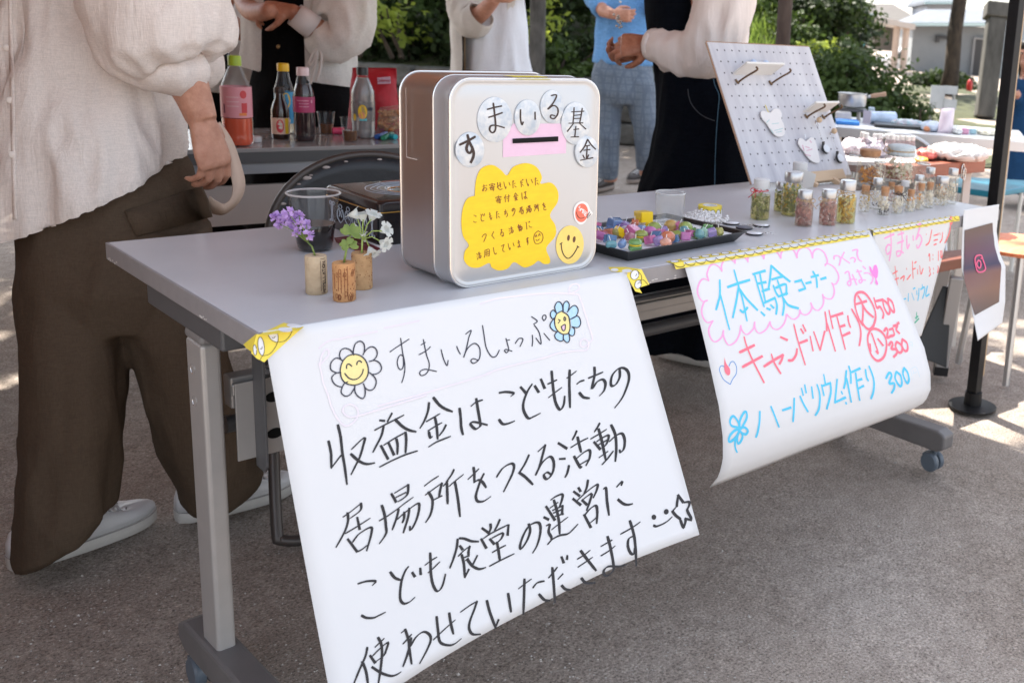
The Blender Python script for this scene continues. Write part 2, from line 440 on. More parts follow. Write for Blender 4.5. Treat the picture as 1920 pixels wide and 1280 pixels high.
INK['p1_flower'] = '''V 600 620 9.145
590,400 480,430 400,510 355,620 350,720 380,830 450,900 560,930 660,915 750,865 810,780 830,680 810,570 760,480 680,420 590,400
580,415 520,330 430,300 360,335 335,420 360,490;390,515 340,480 270,470 200,530 178,610 200,680 290,720;360,715 280,725 215,775 205,830 240,900 300,945 380,965
480,875 420,900 370,1000 370,1070 440,1120 520,1090 590,980 600,930;600,935 600,1040 650,1120 735,1160 775,1090 770,980 745,905;760,950 800,1000 870,1020 930,980 965,890 940,800 850,715
905,745 960,740 1030,700 1055,630 1020,550 950,510 905,510;845,525 910,505 970,440 980,360 940,290 870,275 800,320 760,370 735,415;570,400 575,320 610,220 690,178 750,220 765,300 755,360
455,645 460,590 495,568 545,605;630,580 645,530 680,515 715,540;425,730 490,805 570,835 650,815 720,740 742,660'''
BLUE_PETALS = '''V 900 540 8
1145,375 1100,330 1062,365 1060,420 1090,460 1125,440;1150,380 1122,290 1150,220 1195,208 1235,260 1245,345;1250,345 1250,250 1280,205 1310,200 1340,250 1325,330 1310,360;1310,360 1360,295 1420,260 1465,300 1470,360 1430,430 1350,470;1365,462 1450,420 1495,450 1510,530 1470,590 1380,580;1385,585 1420,620 1415,690 1385,715 1345,700 1330,660;1330,670 1345,760 1325,810 1290,808 1250,760 1255,700;1250,720 1245,780 1205,795 1140,760 1122,700 1165,650;1160,655 1100,635 1055,580 1060,530 1110,465 1125,560'''
INK['p1_blue_flower'] = BLUE_PETALS + '''
1225,345 1150,390 1120,480 1125,560 1165,640 1240,690 1320,680 1350,600 1345,500 1320,410 1225,345;1175,470 1205,485;1205,485 1175,525;1265,430 1285,455 1280,485 1262,480 1260,445;1220,575 1275,545 1278,610 1260,640 1235,625 1220,575'''
INK['p1_frame'] = '''V 600 620 9.145
-20,300 100,200 230,150 330,140 600,80 980,10;-10,590 60,520 140,430 150,340 100,320 40,400 10,500 -10,600;-20,560 20,700 60,900 130,1080 190,1280
V 720 600 9.145
0,135 300,75 600,10;-100,1470 300,1360 600,1280 1100,1130 1500,1010 1830,905
V 900 540 8
0,235 250,160 600,115 900,85 1200,75 1480,95;1360,85 1335,20 1380,-50 1460,-60 1490,-10 1440,50 1380,70;1480,95 1540,260 1620,520 1685,740 1660,800 1560,880 1505,850 1520,780 1580,765 1630,820 1620,890 1580,930 1400,940 1150,980 980,1040 600,1130 300,1210 100,1280
V 600 740 7.11
110,0 150,150 230,310 330,410 440,370 510,260 480,160 400,125 320,160 310,230 380,290 500,280 800,190 1200,70 1420,0'''
INK['p2_pink'] = '''V 1300 460 6.4
185,425 165,340 200,250 250,228 310,260 343,310;343,310 340,240 370,180 410,158 470,180 503,215;500,215 505,160 540,120 590,125 640,170 657,198;655,195 660,120 700,80 750,85 820,120 848,160;845,160 860,90 900,55 950,55 1000,80 1024,110
920,915 880,1000 810,1050 770,1040 740,990 737,920;737,920 720,1000 660,1060 620,1060 580,1010 570,960;570,960 555,1060 510,1150 440,1195 400,1170 365,1090 362,1020;362,1020 340,1100 270,1155 220,1130 190,1060 190,990 235,905;235,905 170,925 120,870 100,780 130,680 165,660;170,660 110,670 60,600 52,520 85,430 130,400 185,425
V 1420 460 7.68
0,95 60,130 95,190;95,190 95,110 150,65 210,65 290,110 338,185;338,185 345,110 400,45 450,38 530,80 572,180;572,180 580,100 630,40 690,30 760,70 797,180;797,180 800,110 840,60 890,55 960,100 1005,200 1005,250 975,290;975,275 1020,265 1100,310 1160,400 1170,480 1140,545 1100,560 1070,540;1075,540 1105,620 1105,700 1070,765 1000,765 955,735 940,705;940,705 955,780 945,860 900,920 860,935 810,905 770,825;770,825 785,900 750,970 690,1000 640,980 612,930;612,930 605,1000 560,1050 510,1060 460,1030 425,990;420,990 410,1060 370,1150 300,1205 240,1200 200,1160 182,1100
1105,200 1110,155 1160,150 1200,190 1180,285;1250,100 1215,175;1215,175 1330,255;1340,190 1380,175 1410,200 1400,240;1370,75 1440,60 1440,130 1460,200 1505,230
1260,400 1310,375 1330,440 1350,540 1325,580 1300,540 1350,490 1430,490;1370,420 1430,565;1440,350 1480,430 1510,510 1480,540 1470,500 1560,500;1430,380 1500,370;1520,300 1560,340;1540,400 1600,400 1660,450 1660,510 1635,550'''
INK['p2_blue'] = '''V 1300 460 6.4
318,415 320,590 300,680 275,770;325,590 365,740 400,880 435,1010;490,295 540,480 590,640 645,905;415,500 540,455 675,415;545,490 520,650 475,865;555,520 640,640 770,775;565,775 600,800 650,745
720,345 860,305;735,345 790,540 850,735;800,340 830,500 865,670;770,460 870,440;830,550 910,520;850,690 980,630;980,630 1005,720 995,825;815,800 855,840;885,755 920,770;930,715 965,750
V 1420 460 7.68
200,290 190,430 165,610;200,290 330,410 470,520;215,490 350,450;230,575 265,670 310,740;270,610 410,560 415,710;290,500 350,680 385,850 365,1005;310,735 430,690;375,760 450,860 590,905
545,525 635,500;635,500 690,610;690,620 605,650;705,545 770,530;780,455 875,430;800,375 850,470 862,605;920,485 985,465
V 1340 720 9.145
775,465 770,640 740,820 710,905;965,380 1030,540 1105,735;1170,445 1305,400;1365,240 1360,430 1345,640;1465,205 1520,330 1600,470;1490,70 1520,190;1545,10 1570,145
425,745 400,640 320,545 265,620 290,710 420,745;430,740 435,620 500,490 545,480 550,580 480,720;430,770 500,735 570,790 540,855 480,845 430,790;425,775 350,790 270,870 240,970 280,980 370,900 425,790;430,790 390,900 395,1010 440,990 480,890 430,790;370,900 350,1000 355,1090 385,1165
V 1500 660 7.53
165,490 185,650;240,455 280,600 270,790 220,890;335,315 360,450;305,460 340,610;320,475 430,435;430,435 435,580 380,800;525,385 495,710;495,710 640,640;585,555 655,730
655,260 640,420 620,510;660,370 690,520 725,705;690,195 715,300 720,440;735,280 845,230;785,290 810,480 845,680;810,400 870,380;825,515 895,475;925,245 940,350 965,405;975,195 1040,380 1040,540 1005,655
1215,370 1260,290 1295,330 1260,440 1330,440 1330,510 1295,575;1360,275 1345,370 1410,480 1440,440 1420,330 1360,275;1470,220 1455,310 1510,435 1540,390 1520,290 1470,220'''
INK['p2_faint'] = '''V 1500 660 7.53
1560,240 1590,380;1565,240 1640,210 1690,350;1600,260 1605,290;1590,305 1650,280
V 1500 530 7.53
1535,850 1545,920;1540,850 1580,838 1590,905;1545,885 1580,875'''
INK['p2_red'] = '''V 1330 600 9.145
597,285 640,440 740,680 940,1070;525,550 650,490 770,430;575,800 740,710 905,620;945,790 1100,690 1265,595;1265,595 1245,670 1205,750;1065,580 1110,720 1225,915;1225,290 1335,340;1360,690 1430,680 1490,590 1505,490;1450,70 1520,350 1645,765;1540,395 1675,345;1570,150 1615,225;1605,80 1655,190
V 1500 530 7.53
145,755 185,960;195,690 285,950;285,950 350,685;355,410 375,560 380,680;380,560 440,760 500,965;410,390 465,645;440,480 600,430;520,470 580,700 640,940;570,620 630,600;600,750 700,705;675,465 690,560 715,630;730,370 830,560 860,720 840,885
890,600 830,500 780,330 780,200 820,140 900,140 980,220 1050,360 1070,480 1040,600 980,655 920,620 870,540;800,300 935,260;820,185 880,290 890,430 880,570;880,300 940,400 1035,485
1045,210 1085,350 1130,340 1180,430 1170,500;1070,260 1160,240;1165,235 1190,350 1245,440 1270,400 1240,300 1165,235;1240,220 1260,330 1320,415 1330,370 1300,270 1240,220
1000,660 960,750 965,880 1010,1020 1095,1100 1180,1050 1220,930 1215,800 1160,700 1070,650 1000,660;1010,710 1060,850 1105,990 1075,965;990,860 1000,970;1100,790 1175,885
1190,680 1220,640 1240,690 1230,775 1290,745;1265,660 1310,645;1310,645 1330,730 1280,755;1325,610 1375,600 1360,660 1405,715;1372,562 1380,590;1392,552 1400,580
1255,880 1290,835 1310,870 1290,930 1350,940 1370,990 1325,1045;1365,830 1350,900 1400,985 1440,960 1430,880 1365,830;1445,795 1440,880 1480,960 1520,940 1510,850 1445,795'''
INK['p2_heart_line'] = '''V 1330 600 9.145
255,800 210,780 175,830 190,910 250,1020 360,1100;360,1100 400,1010 460,920 465,800 420,715 370,720 340,785'''
INK['p3_pink'] = '''V 1630 390 8.535
245,485 390,420;330,340 350,520 345,680 320,840;345,600 300,590 265,660 290,740 340,690;460,430 545,400;450,565 545,525;495,315 525,450 520,620 500,740 450,770 440,700 500,690 545,720;600,440 605,650 640,580;700,440 705,520;760,295 820,250 790,380 745,510 800,430 840,500 810,600 770,640 760,590'''
INK['p3_red'] = '''V 1630 390 8.535
905,285 920,300;910,415 915,430;905,595 960,540 1000,350;1035,440 1090,425;1035,520 1090,505;1035,590 1070,575;1100,400 1110,430;1125,395 1135,430;1130,555 1165,490 1170,390;1210,240 1290,220 1285,380 1210,560;1310,140 1290,190 1310,260 1330,200 1310,140
950,770 965,730 970,850;1018,742 1020,760;1018,810 1020,825;1105,690 1105,840;1140,680 1145,800 1165,760 1160,680
410,930 430,1100 450,1250;380,1050 445,1010;375,1160 465,1120;500,1130 560,1085 545,1160;595,960 600,985;605,1145 660,1070;690,850 695,1000 700,1130;700,980 735,965;725,880 750,860;770,980 775,1060;805,920 825,1060 860,970;245,1040 285,1170
955,940 975,980 965,1010 980,1050 960,1090;1025,960 1028,985;1025,1030 1028,1050;1095,920 1105,960 1090,1040'''
INK['p3_blue'] = '''V 1640 500 9.145
330,540 345,570;410,510 435,660;500,560 530,545;580,460 575,590;635,450 675,570;665,380 690,365;720,410 725,480;760,370 755,490 740,580;790,390 855,350 850,450 820,545;815,300 820,350;905,330 875,500 935,470'''
INK['p3_green'] = '''V 1640 500 9.145
525,905 580,880;560,810 560,1050;610,920 635,910;610,1010 640,1030;700,880 740,850;690,960 755,890;720,780 715,900'''
INK['disc_su'] = '''V 840 160 8
165,890 280,835 395,770;280,745 310,850 365,970 370,1060 330,1155;330,880 290,870 265,950 300,1015 345,980 350,920'''
INK['disc_ma'] = '''V 840 160 8
575,360 690,330 790,310;595,480 690,450 800,410;665,270 685,430 700,600 690,680 650,710 610,670 625,610 700,600 830,635'''
INK['disc_i'] = '''V 840 160 8
1070,365 1070,500 1090,590 1110,550
V 980 150 7.53
158,455 160,555'''
INK['disc_ru'] = '''V 980 150 7.53
390,220 465,215 420,320 340,415 420,360 480,400 480,480 430,545 380,530 390,495 440,505'''
INK['disc_ki'] = '''V 980 150 7.53
675,450 850,440;710,390 705,500 695,600;825,400 810,500 790,600;710,500 805,490;700,545 800,540;635,610 835,605;700,615 615,725;785,610 875,690;735,655 720,800;705,700 775,690;665,805 775,800'''
INK['disc_kin'] = '''V 980 150 7.53
895,835 850,940 790,1020;900,840 945,910 1010,975;865,930 925,920;840,990 930,980;890,930 880,1100;830,1060 850,1100;910,1055 890,1100;795,1130 970,1095'''
# characters the sheets do not show, on a 100-unit square
GLYPH = {'お': [[(15, 30), (60, 25)], [(38, 5), (40, 60), (30, 90), (12, 78), (40, 55), (75, 55), (85, 75), (60, 95)], [(72, 15), (88, 30)]],
         '寄': [[(50, 0), (50, 14)], [(12, 30), (12, 16), (88, 16), (86, 30)], [(30, 34), (70, 34)], [(50, 24), (30, 50)], [(52, 36), (72, 50)], [(5, 56), (95, 54)], [(26, 64), (28, 84), (56, 84), (56, 64), (26, 64)], [(76, 56), (76, 100), (64, 94)]],
         '付': [[(30, 2), (5, 45)], [(20, 30), (20, 98)], [(38, 32), (96, 30)], [(74, 6), (74, 96), (62, 88)], [(48, 48), (56, 64)]],
         '用': [[(18, 6), (18, 70), (6, 98)], [(18, 6), (88, 6), (88, 94), (76, 90)], [(20, 36), (86, 36)], [(20, 64), (86, 64)], [(52, 8), (52, 96)]]}
def parse(txt, glyphs=None):
    out = []; x0 = y0 = 0; s = 1
    for ln in txt.split('\n'):
        ln = ln.strip()
        if not ln: continue
        if ln[0] == 'V':
            x0, y0, s = map(float, ln.split()[1:]); continue
        name = None
        if ln[0] == '@': name, ln = ln[1:].split(' ', 1)
        st = [[(x0 + float(a) / s, y0 + float(b) / s) for a, b in (p.split(',') for p in q.split())] for q in ln.split(';')]
        if name and glyphs is not None and name not in glyphs:
            # un-slant: the sheet's lines climb to the right
            xs = [p[0] for k in st for p in k]; ys = [p[1] for k in st for p in k]; mx = (min(xs) + max(xs)) / 2
            q = [[(p[0], p[1] + 0.36 * (p[0] - mx)) for p in k] for k in st]
            xs = [p[0] for k in q for p in k]; ys = [p[1] for k in q for p in k]
            w = max(max(xs) - min(xs), max(ys) - min(ys), 1)
            ox = (100 - (max(xs) - min(xs)) / w * 100) / 2; oy = (100 - (max(ys) - min(ys)) / w * 100) / 2
            glyphs[name] = [[(ox + (p[0] - min(xs)) / w * 100, oy + (p[1] - min(ys)) / w * 100) for p in k] for k in q]
        out += st
    return out
def ink(name, strokes, place, m, parent, wmin, wmax, nib=-40, eps0=0.0, taper=0.35):
    """strokes (photo px) -> one flat inked mesh; place(x, y, lift) puts a point on the sheet"""
    mb = MB(); nr = rad(nib); k = 0
    for st in strokes:
        P = catmull(st, 5); n = len(P)
        if n < 2: continue
        L = []; Rr = []
        for i, p in enumerate(P):
            a = P[max(i - 1, 0)]; b = P[min(i + 1, n - 1)]
            dx, dy = b[0] - a[0], b[1] - a[1]; d = math.hypot(dx, dy) or 1
            if i == 0 or i == n - 1:
                ang = math.atan2(dy, dx)
            ang = math.atan2(dy, dx)
            w = (wmin + (wmax - wmin) * abs(math.sin(ang - nr))) / 2
            w *= 1 + 0.10 * mnoise.noise(Vector((p[0] * .35, p[1] * .35, k)))
            if taper and n > 3:
                w *= 1 - taper * max(0, (i / (n - 1) - 0.75) * 4) ** 1.5
            if i == 0 or i == n - 1: 
                e = (w * 0.6) * (-1 if i == 0 else 1); p = (p[0] + dx / d * e, p[1] + dy / d * e); 
                if i == 0: w *= 0.82
            nx, ny = -dy / d, dx / d
            L.append((p[0] + nx * w, p[1] + ny * w)); Rr.append((p[0] - nx * w, p[1] - ny * w))
        base = eps0 + 1.5e-5 * (k % 14); k += 1
        vs = []
        for i, (a, b) in enumerate(zip(L, Rr)):
            e = base + 4e-6 * i
            vs += [place(a[0], a[1], e), place(b[0], b[1], e)]
        mb.add(vs, [(2 * i, 2 * i + 1, 2 * i + 3, 2 * i + 2) for i in range(n - 1)])
    return mb.build(name, m, parent, fix=False)
def fill(name, polys, place, m, parent, lift=0.0, smooth=True):
    mb = MB()
    for i, p in enumerate(polys):
        q = catmull(list(p) + [p[0]], 4)[:-1] if smooth else p
        mb.add([place(x, y, lift + i * 2e-5) for x, y in q], [tuple(range(len(q)))])
    o = mb.build(name, m, parent, fix=False)
    bm = bmesh.new(); bm.from_mesh(o.data); bmesh.ops.triangulate(bm, faces=bm.faces); bm.to_mesh(o.data); bm.free()
    return o
def circ(cx, cy, rx, ry, n=24, rot=0):
    c, s = math.cos(rot), math.sin(rot)
    return [(cx + rx * math.cos(t) * c - ry * math.sin(t) * s, cy + rx * math.cos(t) * s + ry * math.sin(t) * c) for t in (2 * math.pi * k / n for k in range(n))]
def vw(x0, y0, s, txt):
    return [(x0 + float(a) / s, y0 + float(b) / s) for a, b in (p.split(',') for p in txt.split())]
P1S = {k: parse(v, GLYPH) for k, v in INK.items()}
# ================================================================== SETTING
rs = np.random.RandomState(11)
def ground_mat():
    m = mat('sandy_ground', (0.3, 0.27, 0.24), 0.95, spec=0.15)
    nt = m.node_tree; N = nt.nodes; L = nt.links; b = N['Principled BSDF']; tc = N['Texture Coordinate']
    def nz(sc, det=6, ro=.6):
        n = N.new('ShaderNodeTexNoise'); n.inputs['Scale'].default_value = sc; n.inputs['Detail'].default_value = det; n.inputs['Roughness'].default_value = ro
        L.new(tc.outputs['Object'], n.inputs['Vector']); return n.outputs['Fac']
    def ramp(f, stops):
        r = N.new('ShaderNodeValToRGB'); cr = r.color_ramp
        while len(cr.elements) < len(stops): cr.elements.new(.5)
        for e, (p, c) in zip(cr.elements, stops): e.position = p; e.color = (*c, 1)
        L.new(f, r.inputs[0]); return r.outputs[0]
    big = ramp(nz(1.3, 4), [(.3, (.375, .318, .275)), (.5, (.43, .372, .33)), (.7, (.49, .435, .395))])
    grain = ramp(nz(190, 4, .75), [(.30, (.22, .2, .18)), (.46, (.78, .77, .76)), (.6, (1.1, 1.09, 1.07)), (.74, (2.0, 1.97, 1.93))])
    mid = ramp(nz(26, 5), [(.3, (.82, .8, .78)), (.7, (1.12, 1.11, 1.1))])
    def mul(a, c):
        x = N.new('ShaderNodeMix'); x.data_type = 'RGBA'; x.blend_type = 'MULTIPLY'; x.inputs['Factor'].default_value = 1
        L.new(a, x.inputs['A']); L.new(c, x.inputs['B']); return x.outputs['Result']
    L.new(mul(mul(big, grain), mid), b.inputs['Base Color'])
    h = N.new('ShaderNodeMath'); h.operation = 'ADD'
    L.new(nz(130, 5, .75), h.inputs[0]); L.new(nz(24, 5), h.inputs[1])
    bp = N.new('ShaderNodeBump'); bp.inputs['Strength'].default_value = .75; bp.inputs['Distance'].default_value = .012
    L.new(h.outputs[0], bp.inputs['Height']); L.new(bp.outputs[0], b.inputs['Normal'])
    return m
GM = ground_mat()
mb = MB()
# fine sheet near the stall with real unevenness, joined to a far apron
gx = [-150, -60, -20, -8] + list(np.arange(-4, 9.01, 0.16)) + [12, 20, 40, 80, 150]
gy = [-150, -60, -20, -8] + list(np.arange(-3, 9.01, 0.16)) + [12, 20, 40, 80, 150]
vs = [(x, y, (0.010 * mnoise.noise(Vector((x * 1.1, y * 1.1, 0))) + 0.006 * mnoise.noise(Vector((x * 4, y * 4, 3))) - 0.012) if -4 < x < 9 and -3 < y < 9 else -0.012) for y in gy for x in gx]
nx = len(gx)
mb.add(vs, [(j * nx + i, j * nx + i + 1, (j + 1) * nx + i + 1, (j + 1) * nx + i) for j in range(len(gy) - 1) for i in range(nx - 1)])
g = kind(mb.build('ground', GM, smooth='all'))
def gz(x, y): return 0.010 * mnoise.noise(Vector((x * 1.1, y * 1.1, 0))) + 0.006 * mnoise.noise(Vector((x * 4, y * 4, 3))) - 0.012
# loose grit lying on it
mb = MB()
for i in range(11000):
    t = rs.rand()
    px, py = rs.uniform(-60, 2000), rs.uniform(420, 1400)
    p = onz(px, py, 0)
    if depth(p) > 4.2: continue
    p.x += rs.uniform(-.05, .05); p.y += rs.uniform(-.05, .05)
    r = 0.0011 + 0.0016 * rs.rand() ** 2 + (0.003 if rs.rand() < .006 else 0)
    a, b_, c = r * rs.uniform(.7, 1.4), r * rs.uniform(.7, 1.3), r * rs.uniform(.5, .9)
    z = gz(p.x, p.y) + c * .5; th = rs.rand() * 6.28; ca, sa = math.cos(th), math.sin(th)
    q = [(a, 0, 0), (0, b_, 0), (-a, 0, 0), (0, -b_, 0), (0, 0, c), (0, 0, -c)]
    mb.add([(p.x + x * ca - y * sa, p.y + x * sa + y * ca, z + zz) for x, y, zz in q], [(0, 1, 4), (1, 2, 4), (2, 3, 4), (3, 0, 4), (1, 0, 5), (2, 1, 5), (3, 2, 5), (0, 3, 5)])
gm = mat('grit', (.24, .21, .185), .9, col2=(.62, .57, .52), vscale=90)
kind(mb.build('gravel', gm, fix=False), 'stuff')

# ------------------------------------------------------------------ bank, wall and grass behind
def lat(px, d): return (px - CX) / FPX * d
def sd_pt(s, d, z): return Vector((CAM.x, CAM.y, 0)) + RH * s + FH * d + Vector((0, 0, z))
def smooth(a, b, x):
    t = max(0, min(1, (x - a) / (b - a))); return t * t * (3 - 2 * t)
def bank_z(s, d):
    d0 = 9.5 + max(0, s + 1.0) * 1.25
    z = 0.42 + 0.36 * (d - d0)
    if d < d0: z = 0.42 - 2.5 * (d0 - d)
    z = min(z, 4.5) * (1 - smooth(-0.005, 0.085, s / d))
    return max(z, -0.25) + 0.09 * mnoise.noise(Vector((s * 1.3, d * 1.3, 1)))
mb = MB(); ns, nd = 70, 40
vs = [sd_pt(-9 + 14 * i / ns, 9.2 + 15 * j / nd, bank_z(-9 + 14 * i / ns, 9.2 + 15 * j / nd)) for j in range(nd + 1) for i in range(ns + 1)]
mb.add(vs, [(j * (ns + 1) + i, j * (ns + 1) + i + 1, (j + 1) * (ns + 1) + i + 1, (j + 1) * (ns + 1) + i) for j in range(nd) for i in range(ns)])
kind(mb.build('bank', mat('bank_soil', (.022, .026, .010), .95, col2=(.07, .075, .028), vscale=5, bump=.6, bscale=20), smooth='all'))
mb = MB()
for i in range(15000):
    s = rs.uniform(-1.2, 1.6); d = rs.uniform(9.6, 16)
    z = bank_z(s, d)
    if z < .3 or s / d > .12: continue
    p = sd_pt(s, d, z - .01); h = rs.uniform(.06, .24); w = rs.uniform(.006, .014); th = rs.rand() * 6.28
    lean = Vector((rs.uniform(-1, 1), rs.uniform(-1, 1), 0)) * h * .5
    u = Vector((math.cos(th), math.sin(th), 0)) * w
    mb.add([p - u, p + u, p + u * .6 + lean * .4 + UZ * h * .6, p - u * .6 + lean * .4 + UZ * h * .6, p + lean + UZ * h], [(0, 1, 2, 3), (3, 2, 4)])
kind(mb.build('grass', mat('grass_blade', (.10, .17, .025), .7, col2=(.24, .33, .06), vscale=3, translucent=.4), fix=False), 'stuff')
# rough stone wall at the foot of the bank
mb = MB()
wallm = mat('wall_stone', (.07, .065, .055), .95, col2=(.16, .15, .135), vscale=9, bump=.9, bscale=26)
for row in range(3):
    s = -8.0
    while s < -0.3:
        w = rs.uniform(.28, .55); h = .19
        c = sd_pt(s + w / 2, 9.25 + row * .05 + rs.uniform(-.02, .02), .09 + row * .19)
        a = RH * (w - .02) / 2; b = FH * .14
        mb.rings([[c + a * (x * .97) + b * y + UZ * z for x, y, z in ((-1, -1, -.09), (1, -1, -.09), (1, 1, -.09), (-1, 1, -.09))],
                  [c + a * x + b * y + UZ * z for x, y, z in ((-1, -1.08, .0), (1, -1.08, .0), (1, 1, .0), (-1, 1, .0))],
                  [c + a * (x * .97) + b * y + UZ * z for x, y, z in ((-1, -1, .088), (1, -1, .088), (1, 1, .088), (-1, 1, .088))]])
        s += w
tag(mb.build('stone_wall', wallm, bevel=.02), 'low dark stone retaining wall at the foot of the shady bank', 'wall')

# ------------------------------------------------------------------ leaves, shrubs and trees
def leaf_cloud(mb, c, r, n, size, seed, lumps=9, hollow=.55, flat=.9, drop=0):
    """many small leaves in uneven clumps through an ellipsoid"""
    q = np.random.RandomState(seed)
    cl = []
    for i in range(lumps):
        v = q.normal(size=3); v /= np.linalg.norm(v)
        k = q.uniform(.35, .85)
        cl.append((Vector((c[0] + v[0] * r[0] * k, c[1] + v[1] * r[1] * k, c[2] + v[2] * r[2] * k)), q.uniform(.3, .55)))
    for i in range(n):
        cc, kk = cl[q.randint(lumps)]
        v = q.normal(size=3); v /= np.linalg.norm(v)
        rr = kk * (hollow + (1 - hollow) * q.rand()) * (1 + .25 * q.normal())
        p = cc + Vector((v[0] * r[0] * rr, v[1] * r[1] * rr, v[2] * r[2] * rr))
        nrm = Vector((v[0] + q.normal() * .7, v[1] + q.normal() * .7, v[2] + .5 + q.normal() * .7)).normalized()
        a, u, w = frame(nrm)
        th = q.rand() * 6.28; d = u * math.cos(th) + w * math.sin(th); e = a.cross(d)
        l = size * q.uniform(.6, 1.35); bwd = l * q.uniform(.28, .42)
        bend = a * l * q.uniform(-.15, .05)
        mb.add([p, p + d * l * .5 + e * bwd + bend * .3, p + d * l + bend, p + d * l * .5 - e * bwd + bend * .3], [(0, 1, 2, 3)])
def leafm(name, c1, c2, tl=.3, sc=2.5, rough=.6):
    return mat(name, c1, rough, col2=c2, vscale=sc, translucent=tl, spec=.3)
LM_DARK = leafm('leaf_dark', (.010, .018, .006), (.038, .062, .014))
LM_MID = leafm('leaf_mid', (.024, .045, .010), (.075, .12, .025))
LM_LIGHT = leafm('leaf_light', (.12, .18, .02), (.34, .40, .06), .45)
BARK = mat('bark', (.045, .04, .034), .95, col2=(.13, .12, .105), vscale=14, bump=.9, bscale=30, stretch=(1, 1, .35))
BARK2 = mat('bark_brown', (.022, .016, .011), .95, col2=(.085, .06, .04), vscale=10, bump=.9, bscale=24, stretch=(1, 1, .35))
def shrub(label, c, r, n, size, m, seed, group=None, lumps=10, stems=4):
    t = thing('shrub', label, 'shrub', (c[0], c[1], max(0, c[2] - r[2])), group)
    mb = MB(); leaf_cloud(mb, c, r, n, size, seed, lumps); mb.build('foliage', m, t, fix=False)
    mb = MB(); q = random.Random(seed)
    for i in range(stems):
        b = Vector((c[0] + q.uniform(-.3, .3) * r[0], c[1] + q.uniform(-.3, .3) * r[1], c[2] - r[2] * 1.05))
        e = Vector((c[0] + q.uniform(-.6, .6) * r[0], c[1] + q.uniform(-.6, .6) * r[1], c[2] + r[2] * .4))
        mb.tube([b, b.lerp(e, .5) + Vector((q.uniform(-.06, .06), q.uniform(-.06, .06), 0)), e], [.022, .016, .006], 6)
    mb.build('stem', BARK2, t)
    return t
def pt(px, py, d): return ond(px, py, d)
sh = 'shrubs on the bank behind the wall'
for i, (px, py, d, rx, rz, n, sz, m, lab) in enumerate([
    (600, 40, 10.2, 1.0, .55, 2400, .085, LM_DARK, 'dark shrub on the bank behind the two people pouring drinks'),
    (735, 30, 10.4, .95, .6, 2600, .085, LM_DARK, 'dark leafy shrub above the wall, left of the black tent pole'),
    (705, 40, 9.2, .75, .3, 260, .085, LM_LIGHT, 'leafy sprays with sun painted as light green above the wall, beside the sheer white blouse'),  # sunlight put into the brighter leaf colour
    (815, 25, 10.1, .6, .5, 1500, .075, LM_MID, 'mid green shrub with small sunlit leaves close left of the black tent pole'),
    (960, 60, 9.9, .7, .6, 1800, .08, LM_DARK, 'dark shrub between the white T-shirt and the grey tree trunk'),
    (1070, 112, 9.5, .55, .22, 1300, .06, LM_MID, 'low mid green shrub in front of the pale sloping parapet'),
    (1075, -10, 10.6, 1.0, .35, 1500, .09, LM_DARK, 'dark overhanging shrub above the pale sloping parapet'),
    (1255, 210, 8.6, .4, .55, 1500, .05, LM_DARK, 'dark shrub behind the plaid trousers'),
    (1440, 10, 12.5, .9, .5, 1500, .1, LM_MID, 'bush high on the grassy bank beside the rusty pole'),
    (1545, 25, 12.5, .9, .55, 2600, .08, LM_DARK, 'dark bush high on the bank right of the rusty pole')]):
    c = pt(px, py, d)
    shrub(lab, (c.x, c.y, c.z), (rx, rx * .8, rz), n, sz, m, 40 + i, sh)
c = pt(1588, 166, 8.6); shrub('broad clipped green hedge bush behind the saucepan', (c.x, c.y, c.z - .05), (.46, .5, .46), 8000, .05, LM_MID, 71, lumps=22, stems=6)
c = pt(1698, 190, 8.4); shrub('rounded hedge bush left of the white sign boards', (c.x, c.y, c.z - .17), (.36, .36, .31), 5000, .045, LM_MID, 72, lumps=14, stems=4)
c = pt(1535, 105, 9.8); shrub('yellowish green bush on the bank behind the pegboard corner', (c.x, c.y, c.z - .1), (.5, .45, .3), 2200, .06, LM_LIGHT, 73, lumps=12)
for i, (px, py, d, rx, rz, n, sz, m, lab) in enumerate([(1560, 32, 12.0, .42, .42, 1700, .08, LM_DARK, 'dark bush on the bank above the hedge, left of the carport'), (1590, 112, 11.5, .36, .2, 1000, .07, LM_DARK, 'low dark bush on the bank just above the hedge'), (1500, 60, 11.5, .45, .35, 1200, .06, LM_MID, 'mid green bush right of the rusty pole above the pegboard')]):
    c = pt(px, py, d); shrub(lab, (c.x, c.y, c.z), (rx, rx * .8, rz), n, sz, m, 90 + i, sh)
for i in range(9):
    px = 420 + 92 * i; c = pt(px, 70 + 5 * i, 9.9); shrub('dark undergrowth bush behind the stone wall, ' + ['nearest the left', 'second from the left', 'third from the left', 'fourth from the left', 'middle one', 'fourth from the right', 'third from the right', 'second from the right', 'nearest the checked trousers'][i], (c.x, c.y, c.z), (.42, .36, .42), 1700, .06, LM_DARK, 120 + i, sh)

